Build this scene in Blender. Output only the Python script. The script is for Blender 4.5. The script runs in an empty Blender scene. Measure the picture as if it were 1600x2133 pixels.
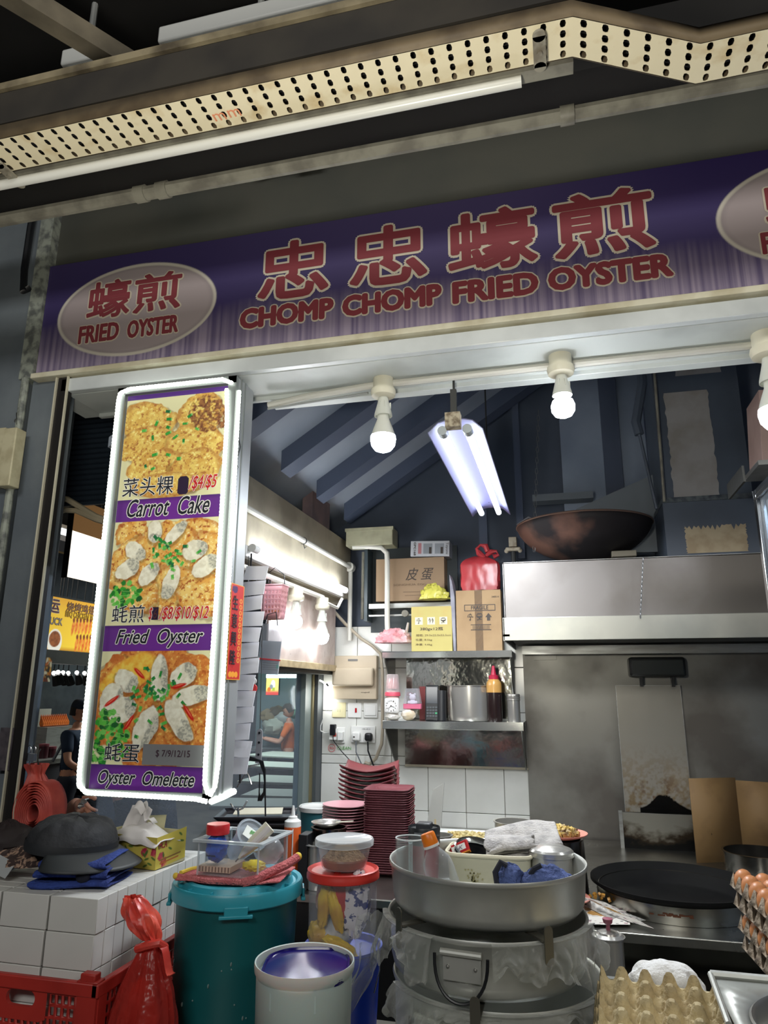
import bpy, bmesh, math, random
import numpy as np
from mathutils import Vector, Matrix, Euler, noise as mnoise

# ---------------------------------------------------------------- camera, world, exposure
SC = bpy.context.scene
COL = SC.collection
PI = math.pi
FPX, YAW, PIT, ROL = 1462.0, -0.247814, 0.248845, 0.003845
EYE = Vector((0, 0, 1.55))

def _axes():
    cy, sy, cp, sp = math.cos(YAW), math.sin(YAW), math.cos(PIT), math.sin(PIT)
    f = Vector((sy*cp, cy*cp, sp)); r = Vector((cy, -sy, 0)); u = r.cross(f)
    cr, sr = math.cos(ROL), math.sin(ROL)
    return r*cr + u*sr, u*cr - r*sr, f
AR, AU, AF = _axes()
camd = bpy.data.cameras.new('camera'); cam = bpy.data.objects.new('camera', camd); COL.objects.link(cam)
camd.sensor_fit = 'VERTICAL'; camd.sensor_height = 36.0; camd.lens = 36.0*FPX/2133.0
camd.clip_start = .02; camd.clip_end = 200
M = Matrix((AR, AU, -AF)).transposed().to_4x4(); M.translation = EYE
cam.matrix_world = M
SC.camera = cam
SC.view_settings.view_transform = 'Standard'; SC.view_settings.look = 'None'
SC.view_settings.gamma = 1; SC.view_settings.use_curve_mapping = False
SC.view_settings.exposure = 0.0
SC.cycles.use_denoising = True
SC.cycles.max_bounces = 7; SC.cycles.transparent_max_bounces = 24
SC.cycles.sample_clamp_indirect = 6

W = bpy.data.worlds.new('night'); SC.world = W; W.use_nodes = True
W.node_tree.nodes['Background'].inputs[0].default_value = (.35, .42, .55, 1)
W.node_tree.nodes['Background'].inputs[1].default_value = .035

def lamp(name, kind, loc, energy, color=(1, 1, 1), size=.1, target=None, spot=60, blend=.5, size_y=None):
    d = bpy.data.lights.new(name, kind); d.energy = energy; d.color = color
    if kind == 'AREA':
        d.size = size
        if size_y: d.shape = 'RECTANGLE'; d.size_y = size_y
    else: d.shadow_soft_size = size
    if kind == 'SPOT': d.spot_size = math.radians(spot); d.spot_blend = blend
    o = bpy.data.objects.new(name, d); COL.objects.link(o); o.location = loc
    if target is not None:
        o.rotation_euler = (Vector(target)-Vector(loc)).to_track_quat('-Z', 'Y').to_euler()
    return o
# hawker centre lights: fittings behind and above, plus added tray spot and tube fill
lamp('hall_light', 'AREA', (-.6, -2.2, 3.6), 84, (1, .985, .94), 2.4, (-.6, 1.9, 1.1), size_y=.8)
lamp('hall_light_far', 'AREA', (2.6, -.8, 3.3), 24, (1, .95, .86), 1.2, (.6, 2.2, 1.0), size_y=.5)
lamp('added_tray_spot', 'SPOT', (-.35, .25, 1.75), 74, (1, .95, .82), .12, (-.35, 1.22, 2.85), 125, .5)  # unseen spot added low in front to brighten the cable tray
lamp('neighbour_stall_light', 'AREA', (-6.5, 5.5, 3.2), 60, (1, .93, .8), 1.5, (-6, 7.5, 1.4))
lamp('eating_area_light', 'AREA', (-3.6, 8.0, 3.2), 150, (.92, 1, .95), 1.6, (-3.6, 8.6, 0))
lamp('added_tube_fill', 'AREA', (-.30, 2.85, 2.38), 30, (.93, .97, 1), .16, (-.30, 2.85, 0), size_y=1.1)  # unseen area light added under the twin tubes to boost them

# ---------------------------------------------------------------- helpers
def P(px, py, X=None, Y=None, Z=None):
    "point of the place seen at a pixel, on the plane X=, Y= or Z="
    d = AR*((px-800)/FPX) - AU*((py-1066.5)/FPX) + AF
    if X is not None: t = (X-EYE.x)/d.x
    elif Y is not None: t = (Y-EYE.y)/d.y
    else: t = (Z-EYE.z)/d.z
    return EYE + d*t
def PX(p): return (Vector(p)-EYE).dot(AF)/FPX      # metres per pixel at p

def lin(c):
    return tuple(((x/255)/12.92 if x/255 <= .04045 else ((x/255+.055)/1.055)**2.4) for x in c)
MATS = {}
def mat(name, col, rough=.5, metal=0, col2=None, scale=6, lo=.42, hi=.62, bump=0, bscale=40, emit=0, alpha=1,
        trans=0, stretch=(1, 1, 1), spec=.5, ecol=None, attr=False, rvar=0, coat=0, wave=None, sss=0):
    if name in MATS: return MATS[name]
    m = bpy.data.materials.new(name); m.use_nodes = True; MATS[name] = m
    nt = m.node_tree; N = nt.nodes; L = nt.links; b = N['Principled BSDF']
    c = (*lin(col), 1)
    b.inputs['Base Color'].default_value = c
    b.inputs['Roughness'].default_value = rough; b.inputs['Metallic'].default_value = metal
    b.inputs['Specular IOR Level'].default_value = spec
    b.inputs['Alpha'].default_value = alpha; b.inputs['Transmission Weight'].default_value = trans
    b.inputs['Coat Weight'].default_value = coat
    if emit:
        b.inputs['Emission Color'].default_value = (*lin(ecol or col), 1); b.inputs['Emission Strength'].default_value = emit
    if sss: b.inputs['Subsurface Weight'].default_value = sss; b.inputs['Subsurface Scale'].default_value = .02
    tc = None
    def coords():
        nonlocal tc
        if tc is None:
            t = N.new('ShaderNodeTexCoord'); mp = N.new('ShaderNodeMapping'); mp.inputs['Scale'].default_value = stretch
            L.new(t.outputs['Object'], mp.inputs['Vector']); tc = mp.outputs['Vector']
        return tc
    if attr:
        a = N.new('ShaderNodeAttribute'); a.attribute_name = 'Col'; L.new(a.outputs['Color'], b.inputs['Base Color'])
        if emit: L.new(a.outputs['Color'], b.inputs['Emission Color'])
    if col2 is not None:
        n = N.new('ShaderNodeTexNoise'); n.inputs['Scale'].default_value = scale; n.inputs['Detail'].default_value = 5
        L.new(coords(), n.inputs['Vector'])
        r = N.new('ShaderNodeMapRange'); r.inputs[1].default_value = lo; r.inputs[2].default_value = hi
        mx = N.new('ShaderNodeMix'); mx.data_type = 'RGBA'; mx.inputs[6].default_value = c; mx.inputs[7].default_value = (*lin(col2), 1)
        L.new(n.outputs[0], r.inputs[0]); L.new(r.outputs[0], mx.inputs[0]); L.new(mx.outputs[2], b.inputs['Base Color'])
        if rvar:
            r2 = N.new('ShaderNodeMapRange'); r2.inputs[1].default_value = lo-.1; r2.inputs[2].default_value = hi+.1
            r2.inputs[3].default_value = rough; r2.inputs[4].default_value = rough+rvar
            L.new(n.outputs[0], r2.inputs[0]); L.new(r2.outputs[0], b.inputs['Roughness'])
    if bump:
        n = N.new('ShaderNodeTexNoise'); n.inputs['Scale'].default_value = bscale; n.inputs['Detail'].default_value = 4
        bp = N.new('ShaderNodeBump'); bp.inputs['Strength'].default_value = bump; bp.inputs['Distance'].default_value = .02
        L.new(coords(), n.inputs['Vector']); L.new(n.outputs[0], bp.inputs['Height']); L.new(bp.outputs[0], b.inputs['Normal'])
    return m
ORD = ['topmost', 'second', 'third', 'fourth', 'fifth', 'sixth', 'seventh', 'eighth', 'ninth', 'tenth', 'eleventh', 'twelfth', 'thirteenth', 'fourteenth', 'fifteenth', 'sixteenth', 'seventeenth', 'eighteenth', 'nineteenth', 'twentieth', 'twenty-first', 'twenty-second', 'twenty-third', 'twenty-fourth', 'twenty-fifth', 'twenty-sixth', 'twenty-seventh', 'twenty-eighth', 'twenty-ninth', 'thirtieth', 'thirty-first', 'thirty-second', 'thirty-third', 'thirty-fourth', 'thirty-fifth', 'lowest']
def clear(name, col=(235, 240, 245), op=.18, rough=.08, body=None, edge=.45, bump=0):
    "thin clear or cloudy plastic and glass: see-through, shinier at grazing angles"
    if name in MATS: return MATS[name]
    m = bpy.data.materials.new(name); m.use_nodes = True; MATS[name] = m
    nt = m.node_tree; N = nt.nodes; L = nt.links; b = N['Principled BSDF']; out = N['Material Output']
    b.inputs['Base Color'].default_value = (*lin(body or col), 1); b.inputs['Roughness'].default_value = rough
    t = N.new('ShaderNodeBsdfTransparent'); t.inputs[0].default_value = (*lin(col), 1)
    if bump:
        n_ = N.new('ShaderNodeTexNoise'); n_.inputs['Scale'].default_value = 14; n_.inputs['Detail'].default_value = 3; bp = N.new('ShaderNodeBump'); bp.inputs['Strength'].default_value = bump; bp.inputs['Distance'].default_value = .03
        tc = N.new('ShaderNodeTexCoord'); L.new(tc.outputs['Object'], n_.inputs['Vector']); L.new(n_.outputs[0], bp.inputs['Height']); L.new(bp.outputs[0], b.inputs['Normal'])
    lw = N.new('ShaderNodeLayerWeight'); lw.inputs[0].default_value = .35
    ma = N.new('ShaderNodeMath'); ma.operation = 'MULTIPLY_ADD'; ma.inputs[1].default_value = edge; ma.inputs[2].default_value = op; ma.use_clamp = True
    mx = N.new('ShaderNodeMixShader'); L.new(lw.outputs['Facing'], ma.inputs[0]); L.new(ma.outputs[0], mx.inputs[0])
    L.new(t.outputs[0], mx.inputs[1]); L.new(b.outputs[0], mx.inputs[2]); L.new(mx.outputs[0], out.inputs[0])
    return m

class MB:
    "collects shapes; build() links them as ONE mesh object"
    def __init__(s): s.v = []; s.f = []; s.mi = []; s.cur = 0; s.T = None
    def add(s, vs, fs, T=None):
        o = len(s.v)
        for v in vs:
            v = Vector(v)
            if T is not None: v = T @ v
            if s.T is not None: v = s.T @ v
            s.v.append(v)
        for f in fs: s.f.append([i+o for i in f]); s.mi.append(s.cur)
        return s
    def box(s, c, d, rot=None):
        hx, hy, hz = d[0]/2, d[1]/2, d[2]/2
        vs = [Vector((x, y, z)) for x in (-hx, hx) for y in (-hy, hy) for z in (-hz, hz)]
        if rot is not None: R = Euler(rot).to_matrix(); vs = [R @ v for v in vs]
        vs = [v+Vector(c) for v in vs]
        return s.add(vs, [(0, 1, 3, 2), (4, 6, 7, 5), (0, 4, 5, 1), (2, 3, 7, 6), (0, 2, 6, 4), (1, 5, 7, 3)])
    def bb(s, a, b):
        a = Vector(a); b = Vector(b)
        return s.box((a+b)/2, [abs(b[i]-a[i]) for i in range(3)])
    def cyl(s, a, b, r0, r1=None, n=16, caps=True):
        a = Vector(a); b = Vector(b); r1 = r0 if r1 is None else r1
        q = (b-a).to_track_quat('Z', 'Y').to_matrix(); vs = []
        for p, r in ((a, r0), (b, r1)):
            vs += [p + q @ Vector((r*math.cos(2*PI*i/n), r*math.sin(2*PI*i/n), 0)) for i in range(n)]
        fs = [(i, (i+1) % n, n+(i+1) % n, n+i) for i in range(n)]
        if caps: fs += [tuple(range(n))[::-1], tuple(range(n, 2*n))]
        return s.add(vs, fs)
    def lathe(s, prof, c=(0, 0, 0), n=32, T=None, sx=1, sy=1, wob=None):
        c = Vector(c); vs = []; fs = []; m = len(prof)
        for i in range(n):
            a = 2*PI*i/n
            for k, (r, z) in enumerate(prof):
                rr = r*(wob(a, z) if wob else 1)
                vs.append(Vector((rr*math.cos(a)*sx, rr*math.sin(a)*sy, z))+c)
        for i in range(n):
            j = (i+1) % n
            for k in range(m-1): fs.append((i*m+k, j*m+k, j*m+k+1, i*m+k+1))
        return s.add(vs, fs, T)
    def tube(s, pts, r, n=8, closed=False, caps=True):
        pts = [Vector(p) for p in pts]; N = len(pts); vs = []; fs = []
        up = None
        for i, p in enumerate(pts):
            a = pts[i-1] if (i > 0 or closed) else p; b = pts[(i+1) % N] if (i < N-1 or closed) else p
            t = (b-a).normalized()
            if up is None: up = t.orthogonal().normalized()
            up = (up - t*up.dot(t)); up = up.normalized() if up.length > 1e-6 else t.orthogonal().normalized()
            w = t.cross(up); rr = r(i/(N-1)) if callable(r) else r
            vs += [p + up*(rr*math.cos(2*PI*k/n)) + w*(rr*math.sin(2*PI*k/n)) for k in range(n)]
        for i in range(N if closed else N-1):
            j = (i+1) % N
            for k in range(n): fs.append((i*n+k, i*n+(k+1) % n, j*n+(k+1) % n, j*n+k))
        if caps and not closed: fs += [tuple(range(n))[::-1], tuple(range((N-1)*n, N*n))]
        return s.add(vs, fs)
    def prism(s, poly, a, b, axis='y', T=None):
        "extrude a 2-D polygon (x,z)|(x,y)|(y,z) from a to b along the axis"
        def pt(p, t): return (p[0], t, p[1]) if axis == 'y' else ((p[0], p[1], t) if axis == 'z' else (t, p[0], p[1]))
        n = len(poly); vs = [pt(p, a) for p in poly]+[pt(p, b) for p in poly]
        fs = [(i, (i+1) % n, n+(i+1) % n, n+i) for i in range(n)]+[tuple(range(n))[::-1], tuple(range(n, 2*n))]
        return s.add(vs, fs, T)
    def surf(s, fn, nu, nv, cu=False, T=None):
        "grid surface; fn(u,v) -> point, u,v in 0..1; cu closes u"
        U = nu if cu else nu+1
        vs = [fn(i/nu, j/nv) for i in range(U) for j in range(nv+1)]
        fs = [(i*(nv+1)+j, ((i+1) % U)*(nv+1)+j, ((i+1) % U)*(nv+1)+j+1, i*(nv+1)+j+1) for i in range(nu) for j in range(nv)]
        return s.add(vs, fs, T)
    def sph(s, c, r, n=12, m=8):
        r = (r, r, r) if not hasattr(r, '__len__') else r
        return s.surf(lambda u, v: (c[0]+r[0]*math.sin(PI*v)*math.cos(2*PI*u), c[1]+r[1]*math.sin(PI*v)*math.sin(2*PI*u), c[2]-r[2]*math.cos(PI*v)), n, m, True)
    def build(s, name, ms, parent=None, loc=None, rot=None, smooth=True, bevel=0, solid=0, sub=0, ang=35, seg=2):
        me = bpy.data.meshes.new(name)
        me.from_pydata([tuple(v) for v in s.v], [], s.f); me.validate()
        ms = ms if isinstance(ms, (list, tuple)) else [ms]
        for m in ms: me.materials.append(m)
        if len(ms) > 1: me.polygons.foreach_set('material_index', s.mi[:len(me.polygons)])
        bm = bmesh.new(); bm.from_mesh(me); bmesh.ops.remove_doubles(bm, verts=bm.verts, dist=1e-5)
        bmesh.ops.recalc_face_normals(bm, faces=bm.faces); bm.to_mesh(me); bm.free()
        if smooth:
            me.polygons.foreach_set('use_smooth', [True]*len(me.polygons)); me.set_sharp_from_angle(angle=math.radians(ang))
        o = bpy.data.objects.new(name, me); COL.objects.link(o)
        if parent is not None: o.parent = parent
        if loc is not None: o.location = loc
        if rot is not None: o.rotation_euler = rot
        if solid: md = o.modifiers.new('solid', 'SOLIDIFY'); md.thickness = solid; md.offset = 0
        if bevel:
            md = o.modifiers.new('bevel', 'BEVEL'); md.width = bevel; md.segments = seg; md.limit_method = 'ANGLE'; md.angle_limit = math.radians(40)
            md.harden_normals = False
        if sub: md = o.modifiers.new('sub', 'SUBSURF'); md.levels = sub; md.render_levels = sub
        return o
def tag(o, label=None, cat=None, group=None, kind=None):
    if label: o['label'] = label
    if cat: o['category'] = cat
    if group: o['group'] = group
    if kind: o['kind'] = kind
    return o
def thing(name, label, cat, loc=(0, 0, 0), rz=0, group=None, rot=None):
    o = bpy.data.objects.new(name, None); COL.objects.link(o); o.empty_display_size = .05
    o.location = loc; o.rotation_euler = rot if rot else (0, 0, rz)
    return tag(o, label, cat, group)
def struct(name, mb, m, **k): return tag(mb.build(name, m, **k), kind='structure')
def copy_tree(o, loc=None, label=None, rz=None, rot=None):
    def rec(a, par):
        c = a.copy(); COL.objects.link(c)
        if par is not None: c.parent = par
        for ch in list(a.children): rec(ch, c)
        return c
    c = rec(o, None)
    if loc is not None: c.location = loc
    if rz is not None: c.rotation_euler = (0, 0, rz)
    if rot is not None: c.rotation_euler = rot
    if label: c['label'] = label
    return c
def text(body, size, m, parent=None, loc=(0, 0, 0), rot=(PI/2, 0, 0), ext=.0008, bold=0, shear=0, align='CENTER', name='lettering', sx=1, space=1, wid=None, hei=None, valign='BOTTOM_BASELINE', res=3):
    cu = bpy.data.curves.new(name, 'FONT'); cu.body = body; cu.size = size; cu.extrude = 0 if bold else ext;  cu.shear = shear
    cu.align_x = 'LEFT'; cu.align_y = valign; cu.space_character = space; cu.resolution_u = res
    o = bpy.data.objects.new(name, cu); COL.objects.link(o)
    dg = bpy.context.evaluated_depsgraph_get(); dg.update()
    me = bpy.data.meshes.new_from_object(o.evaluated_get(dg)); bpy.data.objects.remove(o); bpy.data.curves.remove(cu)
    n = len(me.vertices); co = np.empty(n*3); me.vertices.foreach_get('co', co); co = co.reshape(-1, 3)
    if n:
        x0, x1, y0, y1 = co[:, 0].min(), co[:, 0].max(), co[:, 1].min(), co[:, 1].max()
        fx = (wid/(x1-x0)) if wid else sx; fy = (hei/(y1-y0)) if hei else 1
        co[:, 0] = (co[:, 0]-x0)*fx; w = (x1-x0)*fx
        if hei: co[:, 1] = (co[:, 1]-y0)*fy
        if align == 'CENTER': co[:, 0] -= w/2
        elif align == 'RIGHT': co[:, 0] -= w
        me.vertices.foreach_set('co', co.ravel()); me.update()
        if bold:
            # heavier strokes: the same outline stamped around a small circle
            tr = [list(p.vertices) for p in me.polygons]; r = bold*size; K = 12; rings = [(0, 0)]+[(r*math.cos(2*PI*k/K), r*math.sin(2*PI*k/K)) for k in range(K)]
            if r > .0035: rings += [(r*.5*math.cos(2*PI*k/6), r*.5*math.sin(2*PI*k/6)) for k in range(6)]
            vs = []; fs = []
            for dx, dy in rings:
                o_ = len(vs); vs += [(c[0]+dx, c[1]+dy, c[2]+len(vs)/max(1, len(co))*4e-5) for c in co.tolist()]; fs += [[i+o_ for i in t] for t in tr]
            bpy.data.meshes.remove(me); me = bpy.data.meshes.new(name); me.from_pydata(vs, [], fs)
    me.materials.clear(); me.materials.append(m); me.name = name
    o = bpy.data.objects.new(name, me); COL.objects.link(o)
    if parent is not None: o.parent = parent
    o.location = loc; o.rotation_euler = rot
    return o
def nz(x, y=0, z=0): return mnoise.noise(Vector((x, y, z)))
def fbm(x, y=0, z=0, o=3): return sum(mnoise.noise(Vector((x*2**i+i*7.1, y*2**i, z*2**i)))/2**i for i in range(o))
def crumple(c, r, seed=0, amp=.15, fr=3.0, nu=40, nv=26, fold=.1, flat=None, top=None):
    "wrinkled bag or cloth lump: an ellipsoid pushed in and out by ridged folds"
    def fn(u, v):
        a = 2*PI*u; t = PI*v
        d = Vector((math.sin(t)*math.cos(a), math.sin(t)*math.sin(a), -math.cos(t)))
        k = 1 + amp*fbm(d.x*fr+seed, d.y*fr, d.z*fr) - fold*abs(fbm(d.x*fr*2+seed+9, d.y*fr*2, d.z*fr*.8))*2
        if top: k *= top(d.z, a)
        p = Vector((d.x*r[0]*k, d.y*r[1]*k, d.z*r[2]*k))
        if flat is not None and p.z < flat: p.z = flat + (p.z-flat)*.05
        return p+Vector(c)
    return MB().surf(fn, nu, nv, True)
def cloth(name, path, width, m, parent=None, thick=.004, wob=.006, seed=0, fr=9, T=None, nv=24, sub=1, **k):
    "a folded cloth: the fold profile (y,z) swept across its width (x), wavy, given thickness"
    pts = []
    for i in range(len(path)-1):
        for t in range(4): pts.append(tuple(path[i][q]+(path[i+1][q]-path[i][q])*t/4 for q in (0, 1)))
    pts.append(path[-1]); n = len(pts)-1
    def fn(u, v):
        p = pts[min(n, int(round(u*n)))]; x = (v-.5)*width
        return (x+wob*nz(u*4+seed, v*3), p[0]+wob*nz(x*fr+seed, p[1]*fr, 3), p[1]+wob*nz(x*fr+seed, p[0]*fr, p[1]*30))
    mb = MB(); mb.surf(fn, n, nv, False, T)
    return mb.build(name, m, parent, solid=thick, sub=sub, **k)

# numpy painter for flat print: colours live on a fine vertex grid
class Paint:
    def __init__(s, w, h, bg): s.w = w; s.h = h; s.a = np.ones((h, w, 3))*np.array(lin(bg)); s.Y, s.X = np.mgrid[0:h, 0:w].astype(float)
    def noise(s, sc, seed=0, oct=3):
        out = np.zeros_like(s.X); amp = 1; tot = 0
        for o in range(oct):
            rs = np.random.RandomState(seed*31+o+abs(seed)); n = int(max(s.w, s.h)/sc)+3; g = rs.rand(n, n)
            x = s.X/sc; y = s.Y/sc; xi = x.astype(int) % (n-1); yi = y.astype(int) % (n-1); fx = x-np.floor(x); fy = y-np.floor(y)
            fx = fx*fx*(3-2*fx); fy = fy*fy*(3-2*fy)
            out += amp*(g[yi, xi]*(1-fx)*(1-fy)+g[yi, xi+1]*fx*(1-fy)+g[yi+1, xi]*(1-fx)*fy+g[yi+1, xi+1]*fx*fy)
            tot += amp; amp *= .55; sc = max(1.2, sc/2)
        return out/tot
    def fill(s, mask, col, col2=None, n=None, k=1.0):
        m = np.clip(mask, 0, 1)[..., None]
        c = np.array(lin(col))
        if col2 is not None: t = np.clip((n-.5)*2.6*k+.5, 0, 1)[..., None]; c = c*(1-t)+np.array(lin(col2))*t
        s.a[...] = s.a*(1-m)+c*m
    def win(s, cx, cy, r):
        q = Paint.__new__(Paint); q.w = s.w; q.h = s.h; y0 = max(0, int(cy-r)); y1 = max(y0+1, int(cy+r)+1); x0 = max(0, int(cx-r)); x1 = max(x0+1, int(cx+r)+1)
        q.a = s.a[y0:y1, x0:x1]; q.X = s.X[y0:y1, x0:x1]; q.Y = s.Y[y0:y1, x0:x1]; return q
    def ell(s, cx, cy, rx, ry, ang=0, jit=0, seed=1, soft=1.0):
        dx = s.X-cx; dy = s.Y-cy; c, n = math.cos(ang), math.sin(ang)
        u = (dx*c+dy*n)/rx; v = (-dx*n+dy*c)/ry; d = np.sqrt(u*u+v*v)
        if jit: d = d + jit*(s.noise(max(rx, ry)*.45, seed)-.5)*2
        return np.clip((1-d)*min(rx, ry)/soft+.5, 0, 1)
    def rect(s, x0, y0, x1, y1, ang=0):
        cx, cy = (x0+x1)/2, (y0+y1)/2; dx = s.X-cx; dy = s.Y-cy; c, n = math.cos(ang), math.sin(ang)
        return ((abs(dx*c+dy*n) <= (x1-x0)/2) & (abs(-dx*n+dy*c) <= (y1-y0)/2)).astype(float)
    def build(s, name, m, TL, TR, BL, parent=None):
        TL, TR, BL = Vector(TL), Vector(TR), Vector(BL); h, w = s.h, s.w
        u = np.linspace(0, 1, w)[None, :, None]; v = np.linspace(0, 1, h)[:, None, None]
        co = np.array(TL)+u*np.array(TR-TL)+v*np.array(BL-TL)
        me = bpy.data.meshes.new(name); me.vertices.add(w*h); me.vertices.foreach_set('co', co.reshape(-1))
        idx = np.arange(w*h).reshape(h, w); q = np.stack([idx[1:, :-1], idx[1:, 1:], idx[:-1, 1:], idx[:-1, :-1]], -1).reshape(-1)
        nf = (w-1)*(h-1); me.loops.add(nf*4); me.polygons.add(nf)
        me.loops.foreach_set('vertex_index', q.astype(np.int32)); me.polygons.foreach_set('loop_start', np.arange(0, nf*4, 4, dtype=np.int32))
        me.update(calc_edges=True); me.validate()
        ca = me.color_attributes.new('Col', 'FLOAT_COLOR', 'POINT')
        ca.data.foreach_set('color', np.concatenate([s.a, np.ones((h, w, 1))], -1).reshape(-1))
        me.materials.append(m); o = bpy.data.objects.new(name, me); COL.objects.link(o)
        if parent is not None: o.parent = parent
        return o
# ---------------------------------------------------------------- materials
YF, YB, XL, XR = 2.0, 4.2, -1.5, 1.45
m_dark = mat('dark_paint', (46, 47, 44), .6, col2=(34, 36, 35), scale=3, bump=.05)
m_olive = mat('olive_paint', (70, 70, 63), .6, col2=(60, 62, 57), scale=2.2, bump=.03)
m_black = mat('sooty_steel', (17, 16, 15), .8, col2=(11, 10, 10), scale=5)
m_pillar = mat('grey_pillar_paint', (112, 120, 126), .5, col2=(94, 102, 110), scale=2.5, bump=.06)
m_cream = mat('cream_trim', (222, 218, 196), .5, col2=(196, 188, 160), scale=9)
m_white = mat('white_beam_paint', (206, 212, 210), .4, col2=(182, 188, 186), scale=4, lo=.5, hi=.75)
m_navy = mat('hazed_navy_wall', (74, 84, 100), .6, col2=(60, 70, 86), scale=1.5)  # lens haze put into the wall colour, lighter and bluer
m_navy2 = mat('hazed_panel', (126, 138, 156), .6, col2=(108, 120, 140), scale=2)  # blue-grey with the flare haze painted in
m_roof = mat('hazed_roof_sheet', (140, 148, 160), .6, col2=(118, 128, 142), scale=1.5)  # sheet colour lightened bluish to carry the flare haze
m_rafter = mat('hazed_rafter', (66, 76, 96), .6)  # bluish haze mixed into the rafter colour
m_beige = mat('beige_wall', (176, 168, 148), .6, col2=(150, 142, 124), scale=4, bump=.05)
m_tile = mat('white_tile', (226, 227, 222), .16, col2=(214, 215, 209), scale=3)
m_grout = mat('grout', (128, 122, 112), .8)
m_steel = mat('brushed_steel', (176, 178, 176), .3, .75, col2=(150, 150, 146), scale=5, rvar=.15, stretch=(1, 1, 6))
m_steelwall = mat('steel_sheet', (150, 149, 143), .36, .7, col2=(112, 108, 102), scale=2.2, rvar=.2)
m_mirror = mat('polished_steel', (196, 198, 194), .12, .85)
m_alu = mat('aluminium', (206, 208, 202), .34, .6, col2=(188, 190, 184), scale=5, rvar=.12)
m_wht = mat('white_plastic', (228, 229, 226), .35)
m_wpipe = mat('white_conduit', (206, 205, 196), .4)
m_gpipe = mat('grey_conduit', (138, 136, 124), .5, col2=(108, 105, 96), scale=14)
m_blk = mat('black_plastic', (22, 24, 28), .4)
m_floor = mat('floor_tiles', (92, 84, 76), .4, col2=(72, 66, 60), scale=3)
m_concrete = mat('hall_dark', (40, 42, 46), .8, col2=(30, 32, 36), scale=2)
m_print = mat('print', (255, 255, 255), .45, attr=True)
m_cable_hang = mat('hanger_grey', (70, 72, 74), .5)
m_red = mat('sign_red', (134, 58, 66), .5)
m_creamink = mat('cream_ink', (205, 196, 178), .5)
m_ink = mat('dark_ink', (24, 26, 40), .5)
m_whiteink = mat('white_ink', (244, 244, 240), .5)
m_redink = mat('red_ink', (206, 34, 34), .5)
m_wglass = clear('window_glass', (228, 236, 244), .03, .03, edge=.10)
m_lampglow = mat('lamp_glow', (255, 255, 250), .4, emit=55, ecol=(246, 250, 255))
m_tubeglow = mat('tube_glow', (255, 255, 255), .4, emit=26, ecol=(245, 250, 255))
m_twinglow = mat('twin_tube_glow', (255, 255, 255), .4, emit=13, ecol=(226, 234, 255))
m_ledglow = mat('led_glow', (255, 255, 250), .4, emit=3.6, ecol=(244, 252, 238))

# ---------------------------------------------------------------- setting
struct('floor', MB().bb((-9, -4, -.05), (4, 11, 0)), m_floor)
struct('ceiling', MB().bb((-9, -4, 3.75), (4, 2.12, 3.8)), m_black)                    # hall canopy
mb = MB()
mb.bb((-1.84, 2.03, 2.62), (2.2, 2.12, 3.42)); mb.bb((-1.84, 2.0, 3.385), (2.2, 2.03, 3.40))
struct('wall_front', mb, m_olive)
struct('wall_front', MB().bb((-1.84, 2.05, 3.42), (2.2, 2.12, 3.75)), m_black)
# left pillar
mb = MB(); mb.bb((-2.75, 2.0, 0), (-1.885, 2.3, 3.75)); struct('wall_left', mb, m_pillar, bevel=.012)
mb = MB(); mb.cyl((-1.872, 1.995, 0), (-1.872, 1.995, 2.66), .014, n=10); mb.bb((-1.90, 1.99, 2.66), (-1.84, 2.06, 3.75))
struct('trim_1', mb, mat('lit_chipped_paint', (150, 156, 146), .6, col2=(96, 100, 98), scale=30))  # whitish tone paints in light on the pillar corner; noise gives chips
struct('trim_2', MB().bb((-1.86, 2.02, 0), (-1.738, 2.1, 2.66)), m_pillar)
w1 = MB().bb((-1.735, 2.0, 0), (-1.685, 2.018, 2.65))
door1 = struct('window_1', w1, mat('dark_aluminium', (44, 42, 42), .4, .3))
for x in (-1.736, -1.688):
    MB().bb((x-.003, 1.992, 0), (x+.003, 2.0, 2.65)).build('frame_edge', mat('frame_edge', (200, 196, 176), .4), door1)
# black cable looped down the pillar
pts = [(-1.93, 1.985, 3.6), (-1.935, 1.98, 3.3), (-1.94, 1.985, 3.12), (-1.925, 1.98, 3.02), (-1.905, 1.99, 3.04)]
tag(MB().tube(pts, .013, 8).build('cable', m_blk), 'black cable hanging down the top of the grey pillar left of the purple sign', 'cable')
# cream lamp box on the pillar
pc = P(24, 955, Y=1.97)
b = thing('wall_box', 'narrow cream metal box fixed upright on the grey left pillar', 'box', pc)
MB().box((0, 0, 0), (.055, .05, .215)).build('body', mat('box_cream', (196, 190, 160), .5, col2=(176, 168, 138), scale=20), b, bevel=.004)
MB().box((-.026, .012, 0), (.02, .04, .21)).build('back_plate', m_pillar, b)
pc = P(1, 955, Y=1.97)
b2 = copy_tree(b, pc, 'second cream box on the left pillar, cut off by the picture edge')
o_ = MB().tube([P(36, 860, Y=1.985), P(36, 885, Y=1.985)], .004, 6).build('wire', m_dark, None)
tag(o_, 'short thin wire above the cream box on the left pillar', 'wire')
pp = P(33, 876, Y=1.985)
tag(MB().cyl((pp.x, 1.985, pp.z), (pp.x, 2.0, pp.z), .008, n=10).build('cable_clip', mat('clip', (70, 72, 72), .5)), 'small round clip on the left pillar above the cream box', 'clip')
pp = P(10, 1560, Y=1.995)
tag(MB().box((pp.x, 1.996, pp.z), (.05, .004, .13)).build('notice_sticker', mat('sticker', (88, 82, 88), .5, col2=(70, 66, 72), scale=40)), 'small faded sticker low on the grey left pillar', 'sticker')

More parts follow.
